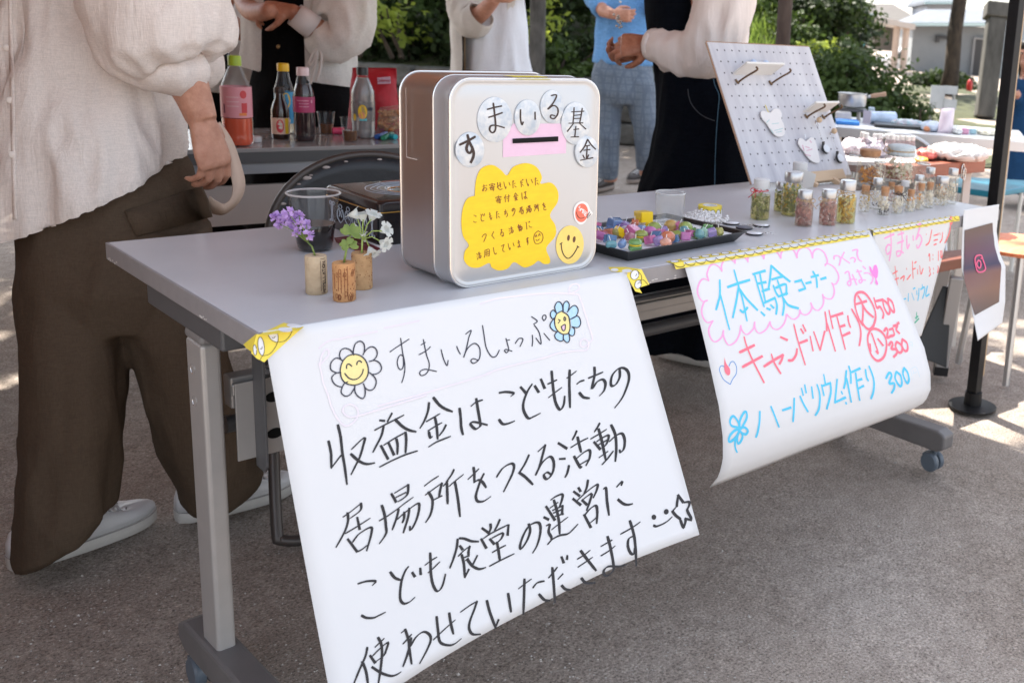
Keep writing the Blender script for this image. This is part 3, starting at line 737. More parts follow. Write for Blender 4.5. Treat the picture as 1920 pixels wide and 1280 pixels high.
c = pt(1768, 152, 24); shrub('dark low hedge along the foot of the white house wall', (c.x, c.y, c.z - .1), (1.15, .8, .36), 4000, .12, LM_DARK, 74, lumps=12)
def tree(name, label, base, top, r0, r1, crown, n, size, m, bark, seed, lumps=24, lean=None):
    t = thing(name, label, 'tree', base)
    mb = MB(); b = Vector(base); e = Vector(top); q = random.Random(seed)
    P = [b + (e - b) * k + Vector((q.uniform(-.04, .04), q.uniform(-.04, .04), 0)) * (1 if 0 < k < 1 else 0) for k in (0, .12, .3, .5, .75, 1)]
    R = [r0 * 1.35, r0 * 1.05, r0, r0 * .92, (r0 + r1) / 2, r1]
    mb.tube(P, R, 14)
    cr = Vector(crown[0])
    for i in range(7):
        st = b.lerp(e, q.uniform(.62, .98)); th = i * .9 + q.random()
        en = Vector((cr.x + math.cos(th) * crown[1][0] * .7, cr.y + math.sin(th) * crown[1][1] * .7, cr.z + q.uniform(-.5, .6) * crown[1][2]))
        mb.tube([st, st.lerp(en, .45) + Vector((0, 0, .25)), en], [r1 * .75, r1 * .45, r1 * .12], 7)
    o = mb.build('trunk', bark, t, smooth='all')
    mb = MB(); leaf_cloud(mb, crown[0], crown[1], n, size, seed, lumps, hollow=.3)
    mb.build('crown', m, t, fix=False)
    return t
b = pt(1006, 130, 8.3); b.z = 0
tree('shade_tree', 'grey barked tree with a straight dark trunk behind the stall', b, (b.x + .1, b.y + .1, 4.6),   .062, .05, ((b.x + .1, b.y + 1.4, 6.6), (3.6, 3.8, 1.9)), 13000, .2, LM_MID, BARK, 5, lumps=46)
b = pt(600, 120, 10.6); b.z = .3  # unseen tree added to darken the bank below it
tree('added_shade_tree', 'dark broad crowned tree added unseen to shade the bank behind the drinks table', b, (b.x + .1, b.y + .2, 4.2), .10, .07, ((b.x + .8, b.y + .6, 4.6), (4.6, 2.6, 1.7)), 11000, .2, LM_DARK, BARK, 15, lumps=46)
b = Vector((-1.6, 6.4, 0))  # tree out of view, added to keep sun off the ground behind
tree('added_shade_tree', 'dark broad crowned tree added unseen to shade the ground far left behind the cream blouse', b, (b.x + .1, b.y + .1, 4.0), .10, .07, ((b.x + .5, b.y - .6, 4.8), (3.0, 3.0, 1.5)), 9000, .2, LM_DARK, BARK, 16, lumps=40)
b = pt(1780, 145, 20.5); b.z = -.02
e = pt(1802, 0, 20.5); e = b + (e - b) * 2.2
tree('leaning_tree', 'leaning brown trunked tree in front of the white house', b, e, .15, .12, ((e.x + .3, e.y, e.z + .9), (3.2, 3.0, 1.6)), 6000, .2, LM_MID, BARK2, 6, lumps=30)
# thin forked sapling standing by the grey trunk
t = thing('sapling', 'thin pale forked sapling stem beside the grey tree trunk', 'sapling', pt(994, 140, 8.6))
mb = MB(); mb.tube([pt(996, 150, 8.6), pt(996, 110, 8.6), pt(994, 65, 8.6)], [.013, .012, .006], 7); mb.tube([pt(997, 112, 8.6), pt(1001, 97, 8.6), pt(1003, 60, 8.6)], [.011, .009, .005], 7)
mb.build('stem', mat('pale_bark', (.34, .27, .18), .9, var=.3, vscale=40), t, smooth='all')
mb = MB(); c = pt(1000, 40, 8.6); leaf_cloud(mb, (c.x, c.y, c.z), (.3, .3, .25), 220, .06, 9); mb.build('foliage', LM_LIGHT, t, fix=False)
# sloping pale parapet on the bank
mb = MB()
conc = mat('pale_concrete', (.42, .36, .30), .9, var=.15, vscale=12, bump=.3)
a, b, c, d = pt(1052, 64, 10.9), pt(1112, 106, 10.2), pt(1128, 116, 10.2), pt(1060, 88, 10.9)
mb.prism([a, b, c, d], FH * .2)
tag(mb.build('parapet', conc, bevel=.01), 'pale sloping concrete parapet on the bank, left of the denim shirt', 'parapet')
mb = MB(); mb.bar(pt(1060, 54, 11.5), pt(1090, 57, 11.5), .04, .03); mb.bar(pt(1090, 82, 11.0), pt(1130, 85, 11.0), .04, .03)
tag(mb.build('step_edge', conc), 'pale step edges beside the sloping parapet', 'steps')

# ------------------------------------------------------------------ houses, carport, car
def M3(u, v, w): return Matrix((u, v, w)).transposed()
IMG = M3(RH, FH, UZ)
def slab(px0, py0, px1, py1, d, th=.2):
    """upright slab facing the street whose front spans that window of the view at that distance"""
    a = pt(px0, py0, d); b = pt(px1, py1, d)
    w = abs((b - a).dot(RH)); h = abs(b.z - a.z)
    c = (a + b) / 2 + FH * th / 2
    return c, (w, th, h)
housew = mat('house_wall', (.20, .215, .225), .9, var=.06, vscale=2)
tile = mat('roof_tile', (.12, .135, .16), .95, var=.15, vscale=3, bump=.3, bscale=12)
tile2 = mat('roof_tile_brown', (.05, .042, .038), .8, var=.2, vscale=3)
darkw = mat('dark_opening', (.03, .03, .032), .5)
trim = mat('house_trim', (.40, .52, .52), .7)
def house(label, px0, px1, ytop, ybot, d, m, roofm, roof_top, windows=(), upper=None):
    c, dm = slab(px0, ytop, px1, ybot, d, 6)
    t = thing('house', label, 'house', (c.x, c.y, 0))
    mb = MB(); mb.box(c, dm, IMG); mb.build('wall', m, t)
    # hipped roof
    a = pt(px0 - 8, ytop, d) - FH * .6; b = pt(px1 + 8, ytop, d) - FH * .6
    h = (pt((px0 + px1) / 2, ytop, d).z - pt((px0 + px1) / 2, roof_top, d).z)
    rise = abs(h) * .9 + .15; e = FH * 7.2
    mid = (b - a) * .22
    mb = MB()
    low = [a, b, b + e, a + e]; hi = [a + mid + e * .42 + UZ * rise, b - mid + e * .42 + UZ * rise, b - mid + e * .58 + UZ * rise, a + mid + e * .58 + UZ * rise]
    mb.rings([[p - UZ * .12 for p in low], low, hi]); mb.build('roof', roofm, t)
    mb = MB(); mb.bar(a - UZ * .06 - FH * .08, b - UZ * .06 - FH * .08, .1, .1); mb.build('gutter', trim, t)
    for i, (x0, y0, x1, y1) in enumerate(windows):
        c2, d2 = slab(x0, y0, x1, y1, d - .05, .08)
        mb = MB(); mb.box(c2, d2, IMG); f = mb.build('window', darkw, t)
        mb = MB()
        fw = .06
        for sx in (-1, 1): mb.box(c2 + RH * sx * (d2[0] / 2) - FH * .06, (fw, .06, d2[2] + fw), IMG)
        for sz in (-1, 1): mb.box(c2 + UZ * sz * (d2[2] / 2) - FH * .063, (d2[0], .06, fw), IMG)
        mb.build('frame', mat('window_frame', (.22, .22, .22), .5), f)
    return t
h1 = house('white single storey house with a pale blue grey tiled roof and wall lamp', 1712, 1925, 43, 152, 34, housew, tile, 22, [(1826, 72, 1852, 150)])
mb = MB(); c, dm = slab(1755, 66, 1775, 74, 33.8, .3); mb.box(c, dm, IMG); c, dm = slab(1755, 70, 1761, 80, 33.8, .25); mb.box(c - FH * .05, dm, IMG)
mb.build('wall_lamp', darkw, h1)
house('tall grey upper storey house rising behind the white house', 1738, 1800, 4, 60, 44, mat('grey_siding', (.36, .38, .42), .85, var=.05, vscale=5), tile, -30, [(1768, -2, 1774, 16)])
house('dark brown roofed house far behind the carport', 1612, 1694, 26, 75, 48, mat('far_wall', (.25, .22, .2), .9), tile2, 10, [(1640, 45, 1660, 60)])
house('low tan roofed house behind the carport', 1640, 1722, 45, 100, 40, mat('far_wall_tan', (.13, .115, .10), .9), mat('roof_tan', (.05, .043, .038), .8, var=.15, vscale=4), 26, [(1690, 55, 1706, 70)])
t = thing('carport', 'white sloping carport roof on thin posts in front of the houses', 'carport', pt(1670, 130, 30))
mb = MB(); a, b = pt(1618, 38, 30), pt(1716, 56, 30)
mb.prism([a, b, b + FH * 4, a + FH * 4], UZ * .16); mb.build('roof', mat('carport_white', (.42, .38, .35), .7), t)
for px in (1682, 1700, 1622):
    mb = MB(); p = pt(px, 50, 30.2); mb.bar((p.x, p.y, -.1), p, .14, .14); mb.build('post', mat('carport_post', (.42, .33, .27), .8), t)
t = thing('climbing_frame', 'small teal painted metal frame left of the carport', 'frame', pt(1606, 90, 27))
mb = MB(); teal = mat('teal_paint', (.10, .42, .46), .5)
for px in (1596, 1617): p = pt(px, 40, 27); q = pt(px, 96, 27); mb.bar(q, p, .12, .12)
mb.build('post', teal, t)
mb = MB(); 
for py in (42, 58, 74): mb.bar(pt(1596, py, 27), pt(1617, py, 27), .1, .1)
mb.build('rail', teal, t)
# white parked car seen over the hedge
t = thing('parked_car', 'white parked car partly hidden behind the hedge under the carport', 'car', pt(1690, 125, 36.5))
c0 = pt(1706, 128, 36.5); c0.z = -.5
prof = [(-2.0, .3), (-2.0, .75), (-1.75, .9), (-1.05, .98), (-.45, 1.48), (.9, 1.52), (1.65, 1.08), (2.0, .95), (2.05, .35)]
cw = mat('car_white', (.75, .76, .78), .25, coat=.6)
mb = MB(); mb.rings([[c0 + RH * (x * .9) + UZ * (z * .82) + FH * y for x, z in prof] for y in (-.78, -.7, .7, .78)]); mb.build('body', cw, t, bevel=.05)
mb = MB(); mb.prism([c0 + RH * (x * .9) + UZ * (z * .82) - FH * .785 for x, z in ((-.85, 1.0), (-.4, 1.4), (.3, 1.43), (.3, 1.0))], -FH * .01); mb.prism([c0 + RH * (x * .9) + UZ * (z * .82) - FH * .785 for x, z in ((.4, 1.0), (.4, 1.43), (.85, 1.43), (1.4, 1.05))], -FH * .01)
mb.build('side_window', mat('car_glass', (.05, .08, .08), .08), t)
for x in (-1.15, 1.2):
    mb = MB(); mb.lathe(c0 + RH * x + UZ * .3 - FH * .82, [(.05, 0), (.3, 0), (.31, .05), (.31, .17), (.28, .2), (.05, .2)], 20, FH); mb.build('wheel', mat('tyre', (.02, .02, .02), .8), t)
mb = MB(); mb.box(c0 - RH * .8 + UZ * .86 - FH * .86, (.16, .1, .1), IMG); mb.build('wing_mirror', cw, t, bevel=.02)
# weathered post, banner, sign boards, extinguisher
t = thing('gate_post', 'tall weathered grey gate post with a square cap', 'post', onz(1843, 222, 0))
gp = mat('weathered_stone', (.05, .047, .042), .95, col2=(.13, .122, .11), vscale=6, bump=.6, bscale=20, stretch=(1, 1, .2))
b = onz(1845, 222, 0); D15 = depth(b)
mb = MB(); e = pt(1868, 36, D15); mb.bar(b, e, .27, .3, FH); mb.build('shaft', gp, t, bevel=.03)
mb = MB(); mb.bar(e, pt(1871, 8, D15), .36, .36, FH); mb.build('cap', gp, t, bevel=.02)
t = thing('banner', 'pale blue white hanging banner behind the gate post', 'banner', pt(1890, 150, 17))
mb = MB(); c, dm = slab(1862, 38, 1932, 152, 17, .02); mb.box(c, dm, IMG); mb.build('sheet', mat('banner_sheet', (.34, .39, .44), .8), t)
mb = MB(); mb.tube([pt(1858, 38, 17), pt(1938, 38, 17)], .02, 8); mb.build('rod', darkw, t)
for px in (1862, 1932):
    p = pt(px, 38, 17.04); mb = MB(); mb.tube([(p.x, p.y, 0), p], .025, 8); mb.build('post', darkw, t)
t = thing('notice_board', 'pale grey notice boards on thin legs beside the hedge', 'sign board', pt(1770, 235, 11))
for i, (x0, y0, x1, y1) in enumerate(((1746, 160, 1769, 206), (1771, 161, 1795, 178), (1771, 186, 1793, 206))):
    mb = MB(); c, dm = slab(x0, y0, x1, y1, 11, .02); mb.box(c, dm, IMG); mb.build('board', mat('board_grey', (.40, .43, .46), .7, var=.08, vscale=8), t)
for px in (1750, 1770, 1790):
    mb = MB(); p = pt(px, 165, 11.04); mb.bar((p.x, p.y, 0), p, .025, .025); mb.build('leg', mat('grey_steel', (.3, .31, .32), .4, metal=.8), t)
t = thing('fire_extinguisher', 'red fire extinguisher standing by the white house door', 'fire extinguisher', onz(1817, 172, 0))
b = onz(1817, 172, 0)
mb = MB(); mb.lathe(b, [(.055, 0), (.06, .01), (.06, .2), (.04, .25), (.02, .265), (.02, .28)], 20); mb.build('cylinder', mat('red_paint', (.5, .02, .02), .35), t, smooth=True)
mb = MB(); mb.lathe(b + UZ * .28, [(.02, 0), (.025, .012), (.016, .035)], 12); mb.tube([b + UZ * .3, b + UZ * .29 + RH * .055, b + UZ * .16 + RH * .07], .008, 6); mb.build('valve', darkw, t)
# rusty pole in front of the bank
t = thing('rusty_pole', 'rusty peeling steel pole standing in front of the grassy bank', 'pole', pt(1465, 200, 7.2))
p = pt(1470, 45, 7.2)
mb = MB(); mb.tube([(p.x, p.y, 0), (p.x, p.y, 1.2), (p.x, p.y, 3.2)], .052, 18); mb.build('shaft', mat('rust', (.018, .006, .004), .85, col2=(.12, .085, .065), vscale=5, bump=.4, bscale=25, stretch=(1, 1, .4), detail=6), t, smooth=True)
mb = MB(); mb.lathe((p.x, p.y, -.01), [(.1, 0), (.1, .02), (.06, .03)], 18); mb.build('base_plate', mat('rust'), t)

# ------------------------------------------------------------------ tent over the stall
t = thing('canopy_tent', 'black framed canopy tent over the stall with a brown red roof', 'tent', (.69, 1.74, 0))
black = mat('tent_black', (.007, .007, .008), .5, var=.2, vscale=40, spec=.25)
tan = mat('tent_tan', (.40, .28, .17), .6)
for x, y in ((2.19, .24), (2.19, 3.24), (-.81, .24), (-.81, 3.24)):
    mb = MB(); mb.box((x, y, 1.0), (.034, .034, 2.0)); o = mb.build('leg', black, t, bevel=.002)
    mb = MB(); mb.box((x + .0225, y - .004, 1.25), (.009, .02, 2.3)); mb.build('leg_strip', tan, o)  # tan strip along one side of the leg
    mb = MB(); mb.lathe((x, y, 0), [(.075, 0), (.075, .006), (.028, .01), (.026, .05)], 20); mb.build('foot', black, o)
roofm = mat('tent_roof', (.43, .265, .185), .85, var=.06, vscale=6, translucent=.5)
apex = Vector((.69, 1.74, 3.0)); ev = 2.15
mb = MB(); R0 = []
cs = [(-.83, .22), (2.21, .22), (2.21, 3.26), (-.83, 3.26)]
low = [Vector((x, y, ev - .2)) for x, y in cs]; mid = [Vector((x, y, ev)) for x, y in cs]; top = [apex + (Vector((x, y, 3.0)) - apex) * .02 for x, y in cs]
mb.rings([low, mid, top], cap=False); mb.add(top, [(0, 1, 2, 3)])
mb.build('roof', roofm, t, solid=.002)
mb = MB(); rr_ = []  # unseen cloth wall added for brown reflections in the tin and a darker left
for z in (.03, .7, 1.4, 2.1): rr_.append([Vector((-.83 + .012 * math.sin(i * 1.1 + z), .26 + 2.96 * i / 40, z)) for i in range(41)])
mb.add([p for r in rr_ for p in r], [(j * 41 + i, j * 41 + i + 1, (j + 1) * 41 + i + 1, (j + 1) * 41 + i) for j in range(3) for i in range(40)])
mb.build('added_side_wall', roofm, t, smooth='all', solid=.002)
for i in range(4):
    a, b = cs[i], cs[(i + 1) % 4]
    mb = MB(); A = Vector((*a, ev - .06)); B = Vector((*b, ev - .06)); n = 4
    for k in range(n):
        p, q = A.lerp(B, k / n), A.lerp(B, (k + 1) / n)
        mb.bar(p, q - UZ * .35, .012, .024); mb.bar(p - UZ * .35, q + UZ * .0, .012, .024)
    mb.build('truss', black, t)
    mb = MB(); mb.bar(Vector((a[0], a[1], ev - .03)), apex - UZ * .06, .02, .02); mb.build('rafter', black, t)
# ================================================================== FRONT TABLE
steel = mat('silver_paint', (.42, .40, .385), .42, metal=.35, var=.04, vscale=30)
steel_d = mat('grey_paint', (.10, .10, .105), .5, metal=.2, var=.08, vscale=20)
chrome = mat('chrome', (.62, .62, .63), .16, metal=1)
plast = mat('black_plastic', (.015, .015, .017), .4)
top_m = mat('table_laminate', (.50, .50, .525), .36, var=.05, vscale=7, spec=.5, bump=.05, bscale=300)
edge_m = mat('table_edge', (.25, .235, .24), .5, var=.06, vscale=40)
T = thing('folding_table', 'long grey folding table on casters with the posters taped along its front', 'table', (.9, .3, 0))
mb = MB(); mb.box((.9, .305, .693), (1.8 - .006, .61 - .006, .014)); mb.build('tabletop', top_m, T, bevel=.003)
mb = MB()
for c, d in (((.9, .002, .6855), (1.8, .004, .028)), ((.9, .608, .6855), (1.8, .004, .028)), ((.002, .305, .6855), (.004, .602, .028)), ((1.798, .305, .6855), (.004, .602, .028))): mb.box(c, d)
mb.build('edge_band', edge_m, T, bevel=.0012)
mb = MB(); mb.box((.9, .305, .678), (1.79, .594, .012)); mb.build('underside', steel_d, T)
mb = MB(); _q = random.Random(8)
for i in range(16):
    y = _q.choice([.60, .595, .57, .2, .19, .05]) - _q.random() * .02; z = .6735 + _q.random() * .004; s = _q.uniform(.0012, .004); mb.ell((-.0002, y, z), (.0004, s, s * .5), 7, 4)
for i in range(9): mb.ell((_q.uniform(.62, .71), -.0002, .6735 + _q.random() * .005), (_q.uniform(.001, .004), .0004, .001), 7, 4)
mb.build('scuff', mat('scuff_pale', (.55, .52, .5), .8), T)
def table_leg(x0, x1):
    mb = MB(); mb.box(((x0 + x1) / 2, .294, .335), (x1 - x0, .063, .55)); o = mb.build('leg', steel, T, bevel=.006, seg=3)
    mb = MB(); mb.box(((x0 + x1) / 2, .294, .6175), (x1 - x0 + .002, .065, .016)); mb.build('cap', mat('leg_cap', (.21, .20, .2), .45), o, bevel=.006)
    mb = MB(); mb.prism([((x0 + x1) / 2 - .024, y, z) for y, z in ((.012, .075), (.012, .112), (.035, .122), (.385, .112), (.412, .10), (.412, .075), (.385, .06), (.035, .063))], (.048, 0, 0)); mb.build('foot', mat('foot_grey', (.15, .14, .138), .5, metal=.2, var=.08, vscale=20), o, bevel=.006)
    for z in (.565, .515):
        mb = MB(); mb.lathe((x0 - .0005, .30, z), [(.001, -.001), (.008, -.001), (.0085, .0), (.0085, -.0025), (.004, -.003), (.0035, -.001), (.0, -.001)], 14, (-1, 0, 0), cap=False)
        mb.build('bolt', chrome, o, smooth=True)
    for y in (.05, .365):
        mb = MB()
        cx = (x0 + x1) / 2
        mb.tube([(cx, y, .064), (cx, y, .045)], .006, 8)
        for s in (-1, 1): mb.lathe((cx + s * .004, y + .006, .026), [(.004, 0), (.024, 0), (.026, .003), (.026, .013), (.022, .017), (.004, .017)], 20, (s, 0, 0))
        mb.box((cx, y + .012, .036), (.036, .03, .022))
        mb.build('caster', mat('caster_grey', (.09, .11, .135), .4), o, smooth=True)
    mb = MB(); mb.box(((x0 + x1) / 2, .297, .653), (.05, .3, .04)); mb.build('bracket', steel_d, o, bevel=.004)
    return o
table_leg(.02, .0475); lg = table_leg(1.678, 1.7055)
mb = MB(); mb.box((.867, .305, .518), (1.60, .03, .05)); mb.box((.867, .287, .524), (1.60, .006, .02)); mb.build('crossbeam', steel, T, bevel=.004)
mb = MB(); mb.tube([(.07, .33, .455), (1.66, .33, .455)], .014, 12); mb.build('stretcher', steel_d, T, smooth=True)
mb = MB(); mb.box((.867, .14, .655), (1.58, .02, .03)); mb.tube([(.07, .16, .59), (1.66, .16, .59)], .005, 8); mb.build('shelf_rail', steel_d, T)
for s, x in ((1, .068), (-1, 1.666)):
    mb = MB(); mb.box((x + s * .055, .278, .475), (.11, .004, .125)); pl = mb.build('end_plate', steel, T, bevel=.001)
    for z in (.505, .445): mb = MB(); mb.disc((x + s * .055, .2755, z), (.0125, 0, 0), (0, 0, .0085), 20); mb.build('slot_hole', mat('hole_black', (.004, .004, .004), 1), pl)
    mb = MB(); mb.prism([(x + s * .025, .2745, z) for z in (.40, .645)] + [(x + s * .025, .235, .645), (x + s * .025, .235, .41), (x + s * .025, .245, .398)], (s * .004, 0, 0)); mb.build('gusset', steel_d, pl, bevel=.001)

# ================================================================== POSTERS
paper = mat('paper', (.745, .745, .755), .75, var=.012, vscale=4, spec=.2, translucent=.12)
blackink = mat('ink_black', (.012, .010, .013), .55)
thinink = mat('ink_thin', (.022, .022, .04), .6)
pinkpale = mat('ink_pale_pink', (.735, .675, .73), .8)
def wavy(x, z, a=.0016): return a * 1.6 * mnoise.noise(Vector((x * 7, 1.3, z * 5))) * min(1, max(0, .70 - z) * 12)
def f1(x, z): return -.003 - max(0, .70 - z) * (.37 + max(-.3, min(1.3, (x - .006) / .579)) * .15) + wavy(x, z)
GL = [(0, 0), (.033, .018), (.10, .050), (.155, .074), (.208, .095), (.234, .106), (.289, .120), (.328, .123), (.361, .116), (.391, .095), (.5, .0)]
def lut(t, T_):
    for (a, b), (c, d) in zip(T_, T_[1:]):
        if t <= c: return b + (d - b) * (t - a) / (c - a)
    return T_[-1][1]
def f2(x, z):
    u = max(-.2, min(1.2, (x - .712) / .538)); h = max(0, .70 - z) * (1 + .085 * u)
    return -.003 - (1 + .57 * u) * lut(h, GL) + wavy(x, z, .001)
def f3(x, z): return -.0035 + .02 * max(0, .62 - z) * 1.0 + wavy(x, z, .001)
L4 = [(0, 0), (.09, .006), (.13, .011), (.175, .034), (.29, .076), (.4, .1)]
R4 = [(0, 0), (.055, .001), (.11, .018), (.14, .038), (.23, .048), (.29, .046), (.4, .04)]
def f4(x, z):
    u = max(-.3, min(1.3, (x - 1.62) / .17)); h = max(0, .70 - z)
    return -.003 - (1 - u) * lut(h, L4) - u * lut(h, R4)
def sheet(name, fn, xl, xr, zb, m, nu=24, nv=30, ztop=.7015):
    """paper: xl(v), xr(v) edges and zb(u) bottom, v from top 0 to bottom 1"""
    mb = MB(); vs = []
    for j in range(nv + 1):
        v = j / nv
        for i in range(nu + 1):
            u = i / nu; x = xl(v) * (1 - u) + xr(v) * u; z = ztop + (zb(u) - ztop) * v
            vs.append((x, fn(x, z), z))
    mb.add(vs, [(j * (nu + 1) + i, j * (nu + 1) + i + 1, (j + 1) * (nu + 1) + i + 1, (j + 1) * (nu + 1) + i) for j in range(nv) for i in range(nu)])
    return mb.build(name, m, smooth='all', solid=.0004)
def placer(fn, lift=.0007):
    def f(x, y, e=0.0):
        q = onsurf(x, y, fn); d = (CAM - q).normalized()
        return q + d * (lift + e)
    return f
# -- big white poster
po = sheet('poster', f1, lambda v: .006, lambda v: .585, lambda u: .306 - .071 * (1 - u) ** 2.2, paper)
tag(po, 'large white hand lettered poster in black marker, nearest the table end by the cork vases', 'poster')
pl1 = placer(f1)
bod = P1S['p1_body']
ink('marker_text', bod, pl1, blackink, po, 2.1, 6.0, -38)
ink('title_text', P1S['p1_title'], pl1, thinink, po, 1.9, 2.3, -38, taper=.1)
fo = ink('daisy_drawing', P1S['p1_flower'], pl1, thinink, po, 1.9, 2.6, -38, eps0=.0003, taper=.1)
fill('daisy_face', [vw(600, 620, 9.145, '590,405 480,435 405,515 360,620 355,720 385,830 450,895 560,925 660,910 745,860 805,780 825,680 805,570 755,485 680,425')], pl1, mat('crayon_yellow', (.80, .68, .30), .8, var=.06, vscale=120), fo, .0001)
fb = ink('blue_flower_drawing', P1S['p1_blue_flower'], pl1, thinink, po, 1.7, 2.2, -38, eps0=.0004, taper=0)
fill('petals', parse(BLUE_PETALS), pl1, mat('crayon_blue', (.42, .62, .78), .8, var=.08, vscale=150), fb, 0)
fill('flower_face', [vw(900, 540, 8, '1225,345 1150,390 1120,480 1125,560 1165,640 1240,690 1320,680 1350,600 1345,500 1320,410')], pl1, mat('crayon_yellow'), fb, .0003)
fill('tongue', [vw(900, 540, 8, '1222,577 1273,550 1276,610 1258,636 1237,622')], pl1, mat('crayon_pink', (.72, .50, .62), .8), fb, .00036)
ink('border_line', P1S['p1_frame'], pl1, pinkpale, po, 3.0, 3.4, -38, taper=0)
fill('smile_eyes', [circ(1190 + 420 / 11.63, 910 + 685 / 11.63, 4.4, 4.8), circ(1190 + 690 / 11.63, 910 + 567 / 11.63, 4.5, 5.2, rot=.3)], pl1, blackink, po, .0002)
# -- workshop poster
po2 = sheet('poster', f2, lambda v: .7125 + .0 * v, lambda v: 1.25, lambda u: .309 + .03 * u, paper)
tag(po2, 'white poster with blue and red lettering inside a pink scalloped line, its bottom curling under', 'poster')
pl2 = placer(f2)
hpink = mat('ink_pink', (.80, .34, .60), .6); hblue = mat('ink_sky_blue', (.07, .50, .76), .55); hred = mat('ink_coral', (.84, .16, .22), .55)
ink('pink_lettering', P1S['p2_pink'], pl2, hpink, po2, 2.0, 3.1, 20, taper=.1)
ink('blue_lettering', P1S['p2_blue'], pl2, hblue, po2, 3.0, 5.0, 75, eps0=.0002, taper=.1)
ink('red_lettering', P1S['p2_red'], pl2, hred, po2, 2.6, 5.4, 75, eps0=.0003, taper=.1)
ink('faint_lettering', P1S['p2_faint'], pl2, mat('ink_faint_blue', (.62, .72, .78), .7), po2, 1.0, 1.2, 75, taper=0)
ink('heart_outline', P1S['p2_heart_line'], pl2, mat('ink_blue', (.10, .28, .60), .6), po2, 1.3, 1.6, 75, taper=0)
fill('flame_drawing', [vw(1330, 600, 9.145, '262,640 290,740 350,830 355,920 320,945 275,900 258,820')], pl2, hred, po2, .0005)
fill('pink_heart', [vw(1420, 460, 7.68, '1610,290 1640,320 1660,360 1680,290 1715,285 1740,370 1730,460 1715,480 1740,550 1725,570 1700,540 1700,480 1660,430 1625,370')], pl2, mat('ink_hot_pink', (.84, .22, .56), .6), po2, .0005)
# -- price poster half hidden behind it
po3 = sheet('poster', f3, lambda v: 1.263 + .0 * v, lambda v: 1.572 - .075 * v, lambda u: .42 + .0 * u, paper)
tag(po3, 'white price poster with pink and coral lettering, half hidden behind the curling poster', 'poster')
pl3 = placer(f3)
ink('pink_lettering', P1S['p3_pink'], pl3, hpink, po3, 1.8, 3.6, 75, taper=.1)
ink('red_lettering', P1S['p3_red'], pl3, mat('ink_red_thin', (.80, .17, .18), .6), po3, 1.1, 2.9, 75, taper=.1)
ink('blue_lettering', P1S['p3_blue'], pl3, hblue, po3, 1.1, 3.2, 75, taper=.1)
ink('green_lettering', P1S['p3_green'], pl3, mat('ink_green', (.07, .42, .28), .6), po3, 1.0, 3.2, 75, taper=.1)
# -- small printed sheet at the table corner
po4 = sheet('printed_sheet', f4, lambda v: 1.622 + .0 * v, lambda v: 1.788, lambda u: .405 + .008 * u, paper, ztop=.715, nv=70)
tag(po4, 'white printed sheet with a dark brown panel and pink camera symbol, at the table corner', 'poster')
pl4 = placer(f4, .003)
Z4 = lambda t: vw(1780, 370, 4.414, t)
def q4(a, b, c, d, n=10):
    L_ = [(a[0] + (d[0] - a[0]) * k / n, a[1] + (d[1] - a[1]) * k / n) for k in range(n + 1)]
    return L_
left = Z4('128,272 126,360 124,450 122,540 118,600 128,690 148,770 170,850 212,975'); right = Z4('358,210 362,280 370,345 378,410 395,470 410,520 430,565 425,650 412,865')
left = catmull(left, 3); right = catmull(right, 3); mb = MB(); vs = []; nn = len(left)
for a, b in zip(left, right):
    for k in range(9): vs.append(pl4(a[0] + (b[0] - a[0]) * k / 8, a[1] + (b[1] - a[1]) * k / 8, 0))
mb.add(vs, [(i * 9 + k, i * 9 + k + 1, i * 9 + k + 10, i * 9 + k + 9) for i in range(nn - 1) for k in range(8)])
pm_ = mat('print_brown', (.09, .045, .035), .35)
_n = pm_.node_tree.nodes; _l = pm_.node_tree.links; _s = _n.new('ShaderNodeSeparateXYZ'); _l.new(_n['Texture Coordinate'].outputs['Generated'], _s.inputs[0])
_r = _n.new('ShaderNodeValToRGB'); _c = _r.color_ramp
while len(_c.elements) < 6: _c.elements.new(.5)
for _e, (_p, _k) in zip(_c.elements, ((0, (.05, .025, .025)), (.25, (.17, .07, .045)), (.45, (.16, .06, .05)), (.52, (.03, .015, .05)), (.68, (.08, .02, .06)), (1, (.08, .045, .038)))): _e.position = _p; _e.color = (*_k, 1)
_l.new(_s.outputs[2], _r.inputs[0]); _l.new(_r.outputs[0], _n['Principled BSDF'].inputs['Base Color'])
pan = mb.build('dark_panel', pm_, po4, smooth='all', fix=False)
gp_ = mat('print_pink', (.75, .10, .22), .5)
ink('camera_symbol', [Z4('215,500 225,485 250,478 268,485 280,520 298,575 296,600 275,615 245,618 228,600 215,540 213,505'), Z4('240,520 228,545 236,575 252,585 262,560 256,530 240,520'), Z4('262,500 265,508')], pl4, gp_, po4, 2.0, 2.6, 75, eps0=.0022, taper=0)

# ================================================================== TAPES
tapeY = mat('tape_yellow', (.78, .62, .07), .55, var=.05, vscale=60)
tapeD = mat('tape_line', (.10, .07, .02), .6); tapeW = mat('tape_white', (.72, .72, .74), .6)
def onTop(x, y, e=0): q = onz(x, y, .7004 + e); return q
def onFront(x, y, e=0): return ony(x, y, -.0045 - e)
def onLeft(x, y, e=0): return onx(x, y, -.0012 - e)
def pieces(obj_name, label, facets, ovals, lines, dots=()):
    mb = MB()
    for pl, poly in facets: mb.add([pl(x, y, 0) for x, y in poly], [tuple(range(len(poly)))])
    o = mb.build(obj_name, tapeY, solid=.00012, fix=False)
    tag(o, label, 'tape')
    m1 = MB()
    for pl, p in ovals: m1.add([pl(x, y, .0003) for x, y in p], [tuple(range(len(p)))])
    m1.build('face_print', tapeW, o, fix=False)
    return o
tA = lambda t: vw(440, 580, 10.67, t)
